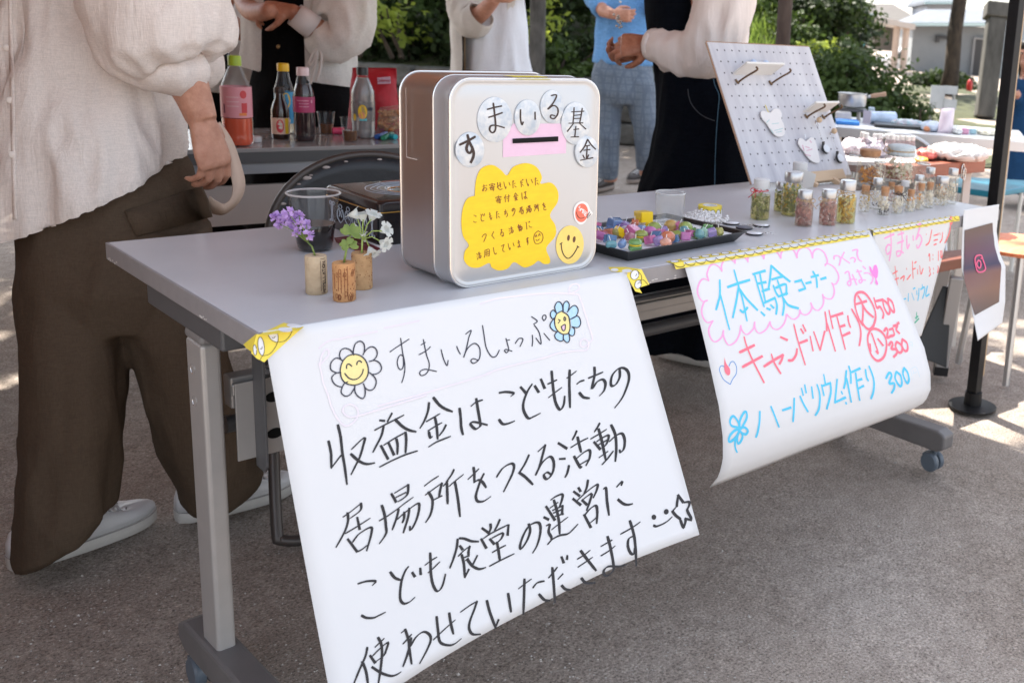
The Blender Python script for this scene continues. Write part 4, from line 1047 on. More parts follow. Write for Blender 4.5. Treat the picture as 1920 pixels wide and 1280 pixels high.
TA = pieces('tape_piece', 'yellow smiley tape piece folded over the table corner by the big poster', [
    (onTop, tA('495,500 980,265 1385,350 1310,405 640,515')),
    (pl1, tA('440,492 640,517 1310,405 590,1055 440,980 330,870 360,800')),
    (onLeft, tA('430,490 175,700 230,770 340,850 440,600'))],
    [(pl1, [p for p in circ(440 + 530 / 10.67, 580 + 735 / 10.67, 5.8, 17.3, rot=-.12)]), (pl1, circ(440 + 405 / 10.67, 580 + 810 / 10.67, 3.2, 10, rot=-.08)),
     (pl1, tA('660,500 860,490 870,560 850,650 760,620 700,560')), (onTop, circ(440 + 1015 / 10.67, 580 + 402 / 10.67, 13.4, 4.5, rot=.06)), (onTop, circ(440 + 1195 / 10.67, 580 + 325 / 10.67, 14.5, 3.6, rot=.1))], [])
ink('line_print', [circ(440 + 530 / 10.67, 580 + 735 / 10.67, 5.8, 17.3, rot=-.12) + [circ(440 + 530 / 10.67, 580 + 735 / 10.67, 5.8, 17.3, rot=-.12)[0]], tA('565,925 700,890 810,760 860,650'), tA('860,650 1000,630 1100,530 1150,430'), tA('505,780 540,790 550,745'), tA('745,560 780,575 815,535'), tA('670,510 720,590 800,645 860,650 872,560 862,485'),
    circ(440 + 405 / 10.67, 580 + 810 / 10.67, 3.2, 10, rot=-.08), tA('510,1010 560,920')], pl1, tapeD, TA, .9, 1.2, 0, eps0=.0006, taper=0)
tB = lambda t: vw(1100, 480, 5.82, t)
TB = pieces('tape_piece', 'short yellow smiley tape piece at the right top corner of the big poster', [
    (onTop, tB('235,120 430,120 600,145 420,180 270,168')), (pl1, tB('420,181 600,146 685,310 570,345 605,405 530,385'))],
    [(onTop, circ(1100 + 305 / 5.82, 480 + 150 / 5.82, 7.2, 2.9)), (onTop, circ(1100 + 440 / 5.82, 480 + 160 / 5.82, 9.5, 3.2)), (pl1, circ(1100 + 525 / 5.82, 480 + 205 / 5.82, 7.6, 9, rot=.3)), (pl1, circ(1100 + 562 / 5.82, 480 + 308 / 5.82, 6, 8.2, rot=.3))], [])
ink('line_print', [circ(1100 + 525 / 5.82, 480 + 205 / 5.82, 7.6, 9, rot=.3), circ(1100 + 562 / 5.82, 480 + 308 / 5.82, 6, 8.2, rot=.3), tB('560,165 600,220 590,300'), tB('560,265 620,260 670,315'), tB('530,215 545,208 545,195'), tB('555,300 570,295 575,280')], pl1, tapeD, TB, .8, 1.1, 0, eps0=.0006, taper=0)
def strip(label, x0, x1, wt, wb, n, fn, lead=0.0):
    wb *= .72
    """long tape over the table's front edge, world x0..x1"""
    mb = MB(); K = 60
    rows = []
    for k in range(K + 1):
        x = x0 + (x1 - x0) * k / K
        rows.append([(x, wt + .0012 * math.sin(k * .7), .7006), (x, -.0022, .7012), (x, fn(x, .70 - wb) - .0018, .70 - wb + .0005 * math.sin(k * .5))])
    mb.add([p for r in rows for p in r], [(k * 3 + j, k * 3 + j + 1, k * 3 + j + 4, k * 3 + j + 3) for k in range(K) for j in range(2)])
    o = mb.build('tape_strip', tapeY, solid=.00012, fix=False); tag(o, label, 'tape')
    m1, m2 = MB(), MB()
    for i in range(n):
        cx = x0 + (x1 - x0) * (i + .5) / n; a = (x1 - x0) / n * .46
        c = Vector((cx, wt * .52, .7012)); m1.disc(c, (a * .8, a * .25, 0), (-a * .2, wt * .36, 0), 16)
        m2.ringflat(c + Vector((0, 0, .0002)), (a * .86, a * .25, 0), (-a * .2, wt * .40, 0), .86, 16)
        yb = fn(cx, .70 - wb * .45) - .0014
        pts = [Vector((cx + a * 1.1 * math.cos(t), -.0032 + (yb - .001) * abs(math.sin(t)) * .9, .7006 - wb * .75 * abs(math.sin(t)))) for t in [math.pi * q / 8 for q in range(9)]]
        for p, q in zip(pts, pts[1:]):
            w = Vector((0, 0, .0007)); m2.add([p - w, q - w, q + w, p + w], [(0, 1, 2, 3)])
    m1.build('face_print', tapeW, o, fix=False); m2.build('line_print', tapeD, o, fix=False)
    return o
strip('long yellow smiley tape strip holding the curling poster to the table edge', .690, 1.242, .018, .011, 22, f2)
strip('yellow smiley tape strip holding the price poster to the table edge', 1.262, 1.605, .014, .013, 15, f3)
# ================================================================== COLLECTION TIN
TY = .0256; TU = Vector((math.cos(TY), math.sin(TY), 0)); TV = Vector((-math.sin(TY), math.cos(TY), 0)); TO = Vector((.2915, .0477, .7003))
TW, TH, TD = .2735, .3136, .141
def rrect(w, h, r, y, ins=0.0, n=7):
    pts = []; r = max(r - ins, .004)
    for cx, cz, a0 in ((w - ins - r, h - ins - r, 0), (ins + r, h - ins - r, 90), (ins + r, ins + r, 180), (w - ins - r, ins + r, 270)):
        for k in range(n + 1):
            a = rad(a0 + 90 * k / n); pts.append(TO + TU * (cx + r * math.cos(a)) + UZ * (cz + r * math.sin(a)) + TV * y)
    return pts
tin_m = mat('tin_steel', (.66, .63, .61), .34, metal=1, var=.03, vscale=8, bump=.02, bscale=200)
lid_m = mat('tin_lid_satin', (.50, .51, .53), .36, metal=.6, var=.012, vscale=5)
rim_m = mat('tin_rim', (.72, .71, .70), .2, metal=1)
tin = thing('donation_tin', 'square silver tin with letter discs, yellow speech bubble and a coin slot', 'tin', TO + TU * TW / 2 + TV * TD / 2)
CR = .034
mb = MB(); mb.rings([rrect(TW, TH, CR, y, i) for y, i in ((TD, .010), (TD, .004), (TD - .003, .0015), (TD - .006, .0028), (.040, .0028))]); mb.build('body', tin_m, tin, smooth=True, angle=50)
mb = MB(); mb.rings([rrect(TW, TH, CR, y, i) for y, i in ((.0425, .0022), (.0445, .0005), (.0425, -.0008), (.040, -.0004), (.038, .0008), (.008, .0008), (.006, .0002), (.003, -.0008), (.0, .0008), (-.0008, .0040), (.0006, .0070), (.0012, .0095), (.0002, .013))]); lid = mb.build('lid', lid_m, tin, smooth=True, angle=60)
mb = MB(); mb.tube(rrect(TW, TH, CR, .0425, -.0003), .0016, 8, closed=True); mb.build('lid_rim', rim_m, lid, smooth='all')
mb = MB(); mb.tube(rrect(TW, TH, CR, .0012, .0012), .0017, 8, closed=True); mb.build('front_rim', rim_m, lid, smooth='all')
mb = MB(); mb.tube(rrect(TW, TH, CR, TD - .002, .0015), .0018, 8, closed=True); mb.build('back_rim', rim_m, tin, smooth='all')
PO = TO + TV * .0001
def plT(x, y, e=0.0):
    q = onplane(x, y, PO, TV); return q - TV * (.0004 + e)
pinkp = mat('pink_card', (.72, .50, .64), .7, var=.04, vscale=30)
fill('pink_label', [[(942.5, 295), (1061, 287.5), (1062, 243), (1050, 232), (962, 232), (943, 262)]], plT, pinkp, tin, 0, smooth=False)
mb = MB(); sl = [(960, 260), (1045.7, 255.8), (1045.7, 265), (960, 269)]
mb.add([plT(x, y, .0012) for x, y in sl], [(0, 1, 2, 3)]); mb.build('coin_slot', mat('hole_black'), tin, fix=False)
m_disc = mat('glitter_disc', (.40, .47, .55), .35, col2=(.74, .73, .71), vscale=75, detail=8, spec=.6)
brownink = mat('ink_brown_black', (.028, .012, .010), .5)
for nm, cx, cy, rx, ry, wmn, wmx in (('disc_ma', 926.5, 224.5, 32.5, 42.5, 2.6, 3.6), ('disc_su', 880.3, 281, 27, 33.2, 3.6, 5.4), ('disc_i', 988, 220.5, 24.5, 33.5, 2.4, 3.2), ('disc_ru', 1034, 200, 22, 31, 2.4, 3.0), ('disc_ki', 1078, 231.5, 26.5, 40, 2.0, 2.6), ('disc_kin', 1098.5, 284.5, 21.5, 29.5, 2.2, 2.8)):
    base = {'disc_ma': .0012, 'disc_su': .0009, 'disc_i': .0018, 'disc_ru': .0012, 'disc_ki': .0016, 'disc_kin': .0026}[nm]
    P_ = circ(cx, cy, rx, ry, 32); mb = MB(); mb.rings([[plT(x, y, 0.0001) for x, y in P_], [plT(x, y, base) for x, y in P_], [plT(cx + (x - cx) * .97, cy + (y - cy) * .97, base + .0006) for x, y in P_]])
    d = mb.build('letter_disc', m_disc, tin, smooth=True)
    ink('lettering', P1S[nm], plT, brownink, d, wmn, wmx, 10, eps0=base + .0009, taper=.1)
bub = vw(720, 120, 2.976, '505,735 512,650 540,585 600,563 650,590 685,622 720,575 790,553 850,575 880,630 873,668 930,662 968,705 968,770 925,842 955,900 955,960 905,1025 925,1085 922,1112 890,1115 860,1098 830,1120 780,1135 725,1105 690,1140 640,1152 600,1135 585,1110 530,1135 480,1132 446,1095 450,1045 472,1010 440,960 430,880 440,800 465,750')
sb = fill('speech_bubble', [bub], plT, mat('bubble_yellow', (.85, .56, .012), .6, var=.06, vscale=45, stretch=(1, 1, 4)), tin, .0002)
def text_line(s, x0, y0, x1, y1, size, out):
    n = len(s); ang = math.atan2(y1 - y0, x1 - x0)
    for i, ch in enumerate(s):
        if ch not in GLYPH: continue
        t = i / max(1, n - 1); cx, cy = x0 + (x1 - x0) * t, y0 + (y1 - y0) * t
        for st in GLYPH[ch]:
            out.append([(cx + ((a - 50) * .0088) * size, cy + ((b - 50) * .0105 + (a - 50) * .0088 * math.tan(ang)) * size) for a, b in st])
TXT = []
text_line('お寄せいただいた', 908, 352, 1006, 340, 13.5, TXT)
text_line('寄付金は', 934, 374, 983, 366, 13.5, TXT)
text_line('こどもたちの居場所を', 890, 410, 1020, 387, 13.0, TXT)
text_line('つくる活動に', 907, 446, 991, 422, 13.0, TXT)
text_line('活用しています', 897, 479, 988, 452, 13.0, TXT)
TXT += [vw(870, 400, 10.1, t) for t in ('1400,330 1340,380 1315,470 1340,560 1390,575 1460,540 1490,460 1470,380 1400,330', '1345,450 1360,405 1375,440', '1405,430 1420,385 1440,420', '1355,500 1385,515 1420,485')]
ink('handwriting', TXT, plT, mat('ink_brown', (.20, .05, .01), .6), sb, 1.15, 1.35, 0, eps0=.0005, taper=0)
sm = fill('smiley_sticker', [circ(1030 + 325 / 8.533, 360 + 843 / 8.533, 26, 36, 40, rot=.06)], plT, mat('sticker_yellow', (.85, .62, .16), .6, var=.05, vscale=90), tin, .0002)
S5 = lambda t: vw(1030, 360, 8.533, t)
ink('mouth', [S5('185,820 195,920 230,1010 290,1060 350,1030 410,950 450,870'), S5('165,835 200,808'), S5('440,860 468,885')], plT, brownink, sm, 1.5, 2.0, 0, eps0=.0004, taper=0)
fill('eyes', [circ(1030 + 302 / 8.533, 360 + 733 / 8.533, 2.5, 5.8, 14, rot=.12), circ(1030 + 393 / 8.533, 360 + 757 / 8.533, 2.7, 5.9, 14, rot=.15)], plT, mat('ink_brown_eye', (.12, .05, .02), .6), sm, .0004)
st = fill('small_sticker', [S5('530,145 460,165 400,230 382,330 400,430 450,500 510,520 570,480 610,415 690,345 650,280 610,185')], plT, mat('sticker_white', (.80, .76, .74), .5), tin, .0002)
fill('coral_face', [circ(1030 + 512 / 8.533, 360 + 333 / 8.533, 12, 17.5, 28, rot=.1)], plT, mat('sticker_coral', (.80, .16, .10), .5), st, .0003)
ink('mouth', [S5('430,320 445,380 490,420 550,410')], plT, brownink, st, 1.0, 1.2, 0, eps0=.0006, taper=0)
ink('word_smile', [S5('490,228 472,232 470,252 490,268 484,288 462,290'), S5('486,305 512,262 520,290 540,275 518,330'), S5('552,285 530,340'), S5('570,300 548,352 568,364'), S5('602,330 584,322 560,374 580,386'), S5('574,346 590,354')], plT, mat('sticker_white'), st, 1.3, 1.5, 0, eps0=.0007, taper=0)
ink('exclamation', [S5('640,320 600,385'), S5('660,350 622,390'), S5('612,400 604,412'), S5('600,394 592,404')], plT, brownink, st, 1.2, 1.5, 0, eps0=.0006, taper=0)
# tape along the top of the lid
mb = MB(); a = TO + TU * .112 + UZ * (TH + .0012); mb.add([a + TV * .008, a + TU * .062 + TV * .008, a + TU * .062 + TV * .034, a + TV * .034], [(0, 1, 2, 3)])
mb.add([a + TV * .0080 , a + TU * .062 + TV * .008, a + TU * .062 - TV * .0028 - UZ * .003, a - TV * .0028 - UZ * .003], [(0, 1, 2, 3)])
tt = mb.build('tape_seal', tapeY, tin, solid=.0002, fix=False)
mb = MB()
for k in range(4):
    c = a + TU * (.008 + .015 * k) + TV * .004 + UZ * .0012
    mb.ringflat(c, TU * .006, TV * .006, .8, 14)
mb.build('line_print', tapeD, tt, fix=False)
# clear tape on the side
mb = MB(); s0 = TO + TV * .058 + UZ * .185 - TU * .0032
for p, q in (((0, 0), (0, .105)), ((0, 0), (.03, 0))):
    A = s0 + TV * (.055 - p[0]) + UZ * p[1]; B = s0 + TV * (.055 - q[0]) + UZ * q[1]; w = TV * .0007 if p[0] == q[0] else UZ * .0007
    mb.add([A - w, B - w, B + w, A + w], [(0, 1, 2, 3)])
mb.build('clear_tape_edge', mat('clear_tape', (.55, .48, .44), .3), tin, fix=False)
# ================================================================== THINGS ON THE FRONT TABLE
TZ = .7003
rg = random.Random(3)
def jit(a): return rg.uniform(-a, a)
# -- wine cork vases with flowers
def cork_m(n, a, b): return mat(n, a, .9, col2=b, vscale=26, bump=.35, bscale=120, detail=6)
CK = [('cork_vase', 'pale wine cork vase printed with a word, holding purple flowers', 594, 549, 38, 78, cork_m('cork_pale', (.40, .29, .18), (.60, .47, .32)), True),
      ('cork_vase', 'orange brown wine cork vase in front, holding clover leaves', 646, 562, 40, 78, cork_m('cork_orange', (.36, .16, .06), (.56, .30, .13)), False),
      ('cork_vase', 'speckled brown wine cork vase at the back, holding white flowers', 679.5, 540, 36, 74, cork_m('cork_brown', (.36, .20, .09), (.58, .37, .19)), False)]
printm = mat('print_dark', (.03, .015, .01), .8); printb = mat('print_rust', (.20, .06, .02), .8)
for nm, lab, px, py, w, h, m, word in CK:
    b = onz(px, py, TZ); k = mpp(b); r = w * k / 2; H = h * k * .93
    t = thing(nm, lab, 'vase', b)
    mb = MB(); mb.lathe(b, [(r * .93, 0), (r, .0015), (r, H - .0015), (r * .95, H), (r * .3, H), (r * .28, H - .006)], 28); mb.build('cork', m, t, smooth=True)
    d = Vector((CAM.x - b.x, CAM.y - b.y, 0)).normalized(); a0 = math.atan2(d.y, d.x)
    def P_(a, z, lift=.0003): return b + Vector((math.cos(a0 + a), math.sin(a0 + a), 0)) * (r + lift) + UZ * z
    def put(name, strokes, mm, wd):
        ink(name, strokes, lambda x, y, e=0: P_(x / 100, y / 1000, .0004 + e), mm, t, wd, wd, 0, taper=0)
    if word:
        LT = {'A': [[(0, 0), (2, 5), (4, 0)], [(1, 2), (3, 2)]], 'P': [[(0, 0), (0, 5), (3, 5), (3.4, 4), (3, 2.6), (0, 2.5)]], 'E': [[(3, 0), (0, 0), (0, 5), (3, 5)], [(0, 2.6), (2.6, 2.6)]], 'L': [[(0, 5), (0, 0), (3, 0)]], 'T': [[(0, 5), (4, 5)], [(2, 5), (2, 0)]], 'I': [[(1, 0), (1, 5)]], 'O': [[(0, 2.5), (.7, 5), (2.8, 5), (3.5, 2.5), (2.8, 0), (.7, 0), (0, 2.5)]], 'N': [[(0, 0), (0, 5), (3.4, 0), (3.4, 5)]]}
        mbx = MB(); sc = H * 1000 * .86 / 47; off = 3
        for ch in 'APPELLATION':
            for s_ in LT[ch]:
                for (u0, v0), (u1, v1) in zip(s_, s_[1:]):
                    # the word climbs the cork: letter x goes up, letter y goes left
                    p = P_(.86 - v0 * .052, (off + u0) * sc / 1000); q = P_(.86 - v1 * .052, (off + u1) * sc / 1000)
                    mbx.tube([p, q], .00042, 4)
            off += 2.0 if ch == 'I' else 4.3
        mbx.build('word_print', printm, t)
        mbx = MB()
        for z in (.05, .95): mbx.tube([P_(.42 + .1 * i, H * z) for i in range(6)], .0003, 4)
        for a in (.42, .92): mbx.tube([P_(a, H * z / 10) for z in range(1, 10)], .0003, 4)
        mbx.build('frame_print', printm, t)
    else:
        mbx = MB()
        for i in range(46):
            a, z = rg.uniform(-1.3, 1.3), H * rg.uniform(.05, .95); s = rg.uniform(.0003, .0009)
            mbx.ell(P_(a, z, 0), (s, s, s * 1.4), 5, 3)
        if '646' in str(px):
            for (a1, z1, a2, z2) in ((-.5, .3, -.5, .7), (-.25, .25, -.25, .8), (.3, .1, .3, .95), (-.9, .35, -.9, .75), (.05, .1, .05, .9)): mbx.tube([P_(a1, H * z1), P_(a2, H * z2)], .0004, 4)
            for i in range(14):
                c = (rg.uniform(-1.1, 1.1), rg.uniform(.08, .28) if i < 9 else rg.uniform(.7, .88))
                mbx.tube([P_(c[0] + .12 * math.cos(q), H * c[1] + .0035 * math.sin(q)) for q in [k_ * .9 for k_ in range(8)]], .00035, 4)
        mbx.build('rust_print', printb, t)
    if word: C1 = b + UZ * H
    elif '646' in str(px): C2 = b + UZ * H
    else: C3 = b + UZ * H
def vz(x, y): return (460 + x / 3.764, 300 + y / 3.764)
def petal_ball(mb, c, r, n, seed, ruffle=.6):
    q = random.Random(seed)
    for i in range(n):
        v = Vector((q.gauss(0, 1), q.gauss(0, 1), q.gauss(0, 1) + .3)).normalized(); a, u, w = frame(v)
        th = q.random() * 6.28; d = u * math.cos(th) + w * math.sin(th); e = a.cross(d); l = r * q.uniform(.7, 1.15)
        p = c + v * r * .15
        mb.add([p, p + (v * .8 + d * .5 + e * .5).normalized() * l * .8, p + (v + d * ruffle * q.uniform(.2, 1)).normalized() * l, p + (v * .8 + d * .5 - e * .5).normalized() * l * .8], [(0, 1, 2, 3)])
stemg = mat('stem_green', (.10, .15, .03), .6, col2=(.22, .30, .07), vscale=60)
sp = thing('flower_sprig', 'purple statice flower sprig standing in the pale cork', 'flower', C1)
d1 = depth(C1)
mb = MB()
tips = [(215, 400), (245, 452), (300, 368), (378, 395), (282, 430), (330, 442), (392, 452), (345, 482), (432, 458), (452, 528), (362, 512), (318, 405), (255, 415)]
hub = ond(*vz(440, 580), d1)
for x, y in tips:
    e = ond(*vz(x, y), d1 + jit(.012)); mb.tube([hub, hub.lerp(e, .6) + UZ * .002, e], [.0009, .0007, .0005], 5)
mb.tube([C1 - UZ * .004, ond(*vz(470, 610), d1), hub], [.0013, .0012, .001], 6); mb.build('stem', stemg, sp, smooth='all')
mb = MB()
for i, (x, y) in enumerate(tips):
    petal_ball(mb, ond(*vz(x, y), d1 + jit(.012)), .0078, 30, i)
mb.build('blossom', mat('petal_violet', (.42, .24, .62), .7, col2=(.72, .54, .86), vscale=90, translucent=.3), sp, fix=False)
sp = thing('flower_sprig', 'small green clover leaf sprig standing in the orange cork', 'plant', C2); d2 = depth(C2)
mb = MB(); mb.tube([C2 - UZ * .004, ond(*vz(712, 640), d2), ond(*vz(745, 520), d2)], [.0016, .0014, .0009], 6); mb.tube([ond(*vz(712, 640), d2), ond(*vz(735, 605), d2)], .0009, 5); mb.build('stem', stemg, sp, smooth='all')
mb = MB()
def heart_leaf(mb, x, y, d, ang, l):
    c = ond(*vz(x, y), d); u = (RT * math.cos(ang) + UP * math.sin(ang)); v = (RT * -math.sin(ang) + UP * math.cos(ang)) * 1; f = FW
    P = [(0, 0), (.3, .38), (.75, .5), (1, .3), (.86, 0), (1, -.3), (.75, -.5), (.3, -.38)]
    pts = [c + u * a * l + v * b_ * l - f * (.12 * l * (1 - abs(b_) * 2)) for a, b_ in P]
    mb.add(pts, [(0, 1, 2, 3, 4), (0, 4, 5, 6, 7)])
for x, y, a, l in ((745, 525, 2.4, .016), (745, 525, 1.0, .016), (745, 525, .1, .015), (722, 610, 2.5, .012), (735, 612, .3, .013), (730, 600, 1.3, .011), (712, 640, 2.2, .008)): heart_leaf(mb, x, y, d2 + jit(.004), a, l)
mb.build('leaf', mat('clover_green', (.12, .20, .04), .55, col2=(.25, .34, .09), vscale=70, translucent=.3), sp, smooth='all', fix=False)
sp = thing('flower_sprig', 'small white artificial flower sprig standing in the brown cork', 'flower', C3); d3 = depth(C3)
mb = MB(); hub = ond(*vz(826, 560), d3)
mb.tube([C3 - UZ * .004, hub], .0014, 6)
wt = [(785, 400, 130), (832, 420, 95), (890, 415, 60), (965, 500, 20), (962, 578, -25), (880, 628, -60), (800, 490, 150), (840, 560, 100)]
for x, y, a in wt: e = ond(*vz(x, y), d3 + jit(.006)); m_ = hub.lerp(e, .5) + UP * .006; mb.tube([hub, m_, e], .0009, 5)
mb.build('stem', mat('stem_pale', (.30, .40, .10), .6), sp, smooth='all')
mb = MB()
for i, (x, y, a) in enumerate(wt):
    c = ond(*vz(x, y), d3 + jit(.006)); ax = (RT * math.cos(rad(a)) + UP * math.sin(rad(a)) - FW * .3).normalized(); a_, u, v = frame(ax)
    s = .62 if i > 5 else 1
    mb.lathe(c - ax * .004, [(.0012, 0), (.004 * s, .004), (.0065 * s, .009), (.0085 * s, .013)], 10, ax, cap=False)
    for q in range(5):
        th = q * 1.257; dr = u * math.cos(th) + v * math.sin(th); e_ = ax.cross(dr); p = c + ax * .009
        mb.add([p + dr * .005 * s - e_ * .004 * s, p + dr * .005 * s + e_ * .004 * s, p + dr * .011 * s + e_ * .0055 * s + ax * .001, p + dr * .013 * s, p + dr * .011 * s - e_ * .0055 * s + ax * .001], [(0, 1, 2, 3, 4)])
mb.build('blossom', mat('petal_white', (.74, .77, .74), .6, translucent=.3), sp, smooth='all', fix=False)
# -- plastic cup of black coffee
clear = glassy('clear_plastic', (.985, .985, .99), dens=.015, dcol=(.7, .7, .72))
b = onz(591, 468, TZ); k = mpp(b)
t = thing('plastic_cup', 'clear plastic cup of black coffee behind the purple flowers', 'cup', b)
R1, R0, Hc = 45 * k, 30 * k, .098
mb = MB(); mb.lathe(b, [(R0 * .9, .0), (R0, .003), (R0 * 1.03, .012), (R0 * 1.06, .013), (R1 * .97, Hc - .004), (R1 * 1.03, Hc - .003), (R1 * 1.05, Hc - .001), (R1 * 1.02, Hc), (R1 * .96, Hc - .002), (R0 * 1.02, .013), (R0 * .98, .004)], 40, cap=False); mb.build('cup', clear, t, smooth=True)
mb = MB(); mb.tube([b + Vector((R1 * 1.02 * math.cos(a), R1 * 1.02 * math.sin(a), Hc - .0018)) for a in [2 * math.pi * q / 40 for q in range(40)]], .0019, 8, closed=True); mb.build('rim', glassy('plastic_rim', (.9, .9, .9), dens=.38, dcol=(.8, .76, .75)), t, smooth='all')
mb = MB(); lv = .045; mb.lathe(b, [(R0 * .9, .003), (R0 * .98, .006), (R0 + (R1 - R0) * .40, lv - .001), (R0 + (R1 - R0) * .36, lv)], 40); mb.build('coffee', mat('coffee', (.006, .003, .002), .05, spec=.6), t, smooth=True)
# -- black ornate tin box with gold seam
t = thing('keepsake_box', 'black decorated tin box with gold seam, behind the silver tin', 'box', (.46, .46, TZ))
def bx(lo, hi, r=.012, ins=0):
    x0, y0, x1, y1 = .3445 + ins, .368 + ins, .60 - ins, .575 - ins; out = []
    for cx, cy, a0 in ((x1 - r, y1 - r, 0), (x0 + r, y1 - r, 90), (x0 + r, y0 + r, 180), (x1 - r, y0 + r, 270)):
        for q in range(5): a = rad(a0 + 22.5 * q); out.append((cx + r * math.cos(a), cy + r * math.sin(a)))
    return out
blk = mat('box_black', (.012, .012, .015), .22, coat=.4)
def ringz(z, ins=0): return [Vector((x, y, z)) for x, y in bx(0, 0, .012, ins)]
mb = MB(); mb.rings([ringz(TZ), ringz(TZ + .057)]); mb.build('body', blk, t, smooth=True)
mb = MB(); mb.rings([ringz(TZ + .0585, -.001), ringz(TZ + .072, -.001), ringz(TZ + .076, .002), ringz(TZ + .0775, .008)]); ld = mb.build('lid', blk, t, smooth=True)
mb = MB(); mb.tube(ringz(TZ + .0577, -.001), .0012, 6, closed=True); mb.build('gold_seam', mat('gold', (.55, .33, .08), .3, metal=1), t, smooth='all')
silver_p = mat('print_silver', (.42, .46, .52), .4); 
mb = MB(); fx = .3442
def cur(pts, r=.0008): mb.tube(catmull(pts, 4), r, 4)
for y0 in (.548, .395):
    for s in (-1, 1):
        cur([(fx, y0 + s * .001, TZ + .012), (fx, y0 + s * .003, TZ + .022), (fx, y0 + s * .001, TZ + .03), (fx, y0 + s * .003, TZ + .038), (fx, y0 + s * .0015, TZ + .048)])
        cur([(fx, y0, TZ + .012), (fx, y0 + s * .008, TZ + .010), (fx, y0 + s * .009, TZ + .015), (fx, y0 + s * .005, TZ + .015)])
        cur([(fx, y0, TZ + .048), (fx, y0 + s * .008, TZ + .05), (fx, y0 + s * .009, TZ + .045), (fx, y0 + s * .005, TZ + .044)])
for i in range(4):
    y = .515 - .03 * i
    for s in (-1, 1): cur([(fx, y, TZ + .015), (fx, y + s * .012, TZ + .025), (fx, y + s * .008, TZ + .04), (fx, y + s * .002, TZ + .035), (fx, y + s * .005, TZ + .026)], .0009)
    cur([(fx, y + .006 * math.cos(q), TZ + .045 + .004 * math.sin(q)) for q in [k_ * .8 for k_ in range(9)]], .0007)
mb.build('scroll_print', silver_p, t)
mb = MB(); zt = TZ + .0778
for i in range(7):
    r_ = .02 + .012 * i
    cur([(.46 + r_ * .9 * math.cos(q) + jit(.003), .47 + r_ * .8 * math.sin(q) + jit(.003), zt) for q in [k_ * .4 for k_ in range(5 + i * 2)]], .0007)
mb.build('lid_print', silver_p, ld)
mb = MB()
for i in range(5): cur([(.44 + .03 * math.cos(q + i), .46 + .03 * math.sin(q + i), zt + .0003) for q in [k_ * .5 for k_ in range(5)]], .0011)
mb.build('lid_gold_print', mat('print_gold', (.5, .22, .06), .4), ld)
t = thing('leaflet', 'dark red and white leaflet lying by the black box', 'leaflet', onz(670, 455, TZ))
P_ = [vz(x, y) for x, y in ((622, 548), (722, 534), (1047, 612), (930, 642), (790, 648), (640, 582))]
mb = MB(); mb.prism([onz(x, y, TZ + .0002) for x, y in P_], (0, 0, .0006)); mb.build('sheet', mat('leaflet_white', (.66, .66, .68), .6), t)
P_ = [vz(x, y) for x, y in ((625, 549), (718, 537), (810, 558), (955, 625), (930, 640), (790, 646), (642, 582))]
mb = MB(); mb.prism([onz(x, y, TZ + .0009) for x, y in P_], (0, 0, .0002)); mb.build('red_print', mat('leaflet_red', (.13, .012, .02), .5), t)
mb = MB()
for i in range(5):
    p, q = vz(640 + 30 * i, 552 + 7 * i), vz(735 + 30 * i, 570 + 8 * i); mb.bar(onz(*p, TZ + .0013), onz(*q, TZ + .0013), .0012, .0002)
mb.build('text_line', mat('leaflet_grey', (.40, .30, .30), .6), t)

# -- black tray with candles
def v5(x, y): return (1060 + x / 4.13, 330 + y / 4.13)
n_ = onz(1178, 473, TZ + .02); r_ = onz(1397, 434.5, TZ + .02); l_ = onz(1112, 451, TZ + .02)
tu = (r_ - n_); tl = tu.length; tu.normalize(); tv = Vector((-tu.y, tu.x, 0)); td = .215
n0 = Vector((n_.x, n_.y, TZ))
t = thing('serving_tray', 'black rectangular serving tray with white liner holding small candles', 'tray', n0 + tu * tl / 2 + tv * td / 2)
def tq(i, z, o=.0): return [n0 + tu * a + tv * b_ + UZ * z for a, b_ in ((i, i), (tl - i, i), (tl - i, td - i), (i, td - i))]
mb = MB(); mb.rings([tq(.014, 0), tq(.002, .016), tq(-.003, .020), tq(-.0025, .0212), tq(.002, .0205), tq(.013, .0045)]); mb.build('tray', mat('tray_black', (.008, .008, .009), .33, bump=.05, bscale=200), t, smooth=True, angle=25)
mb = MB(); mb.rings([tq(.006, .0125), tq(.006, .0132)]); mb.build('liner', mat('liner_white', (.74, .76, .80), .5, var=.03, vscale=40), t)
cz = TZ + .0136
CC = {'pink': (.72, .12, .38), 'rose': (.62, .22, .30), 'crimson': (.55, .03, .09), 'blue': (.02, .20, .48), 'sky': (.22, .38, .70), 'orange': (.80, .20, .05), 'yellow': (.82, .55, .01), 'olive': (.42, .40, .05), 'lilac': (.42, .30, .66), 'violet': (.40, .14, .55), 'lime': (.36, .48, .04), 'green': (.12, .38, .07), 'teal': (.12, .42, .48), 'magenta': (.60, .10, .45), 'gold': (.62, .36, .02), 'peach': (.80, .36, .24), 'mint': (.35, .62, .48), 'clear': (.60, .56, .66)}
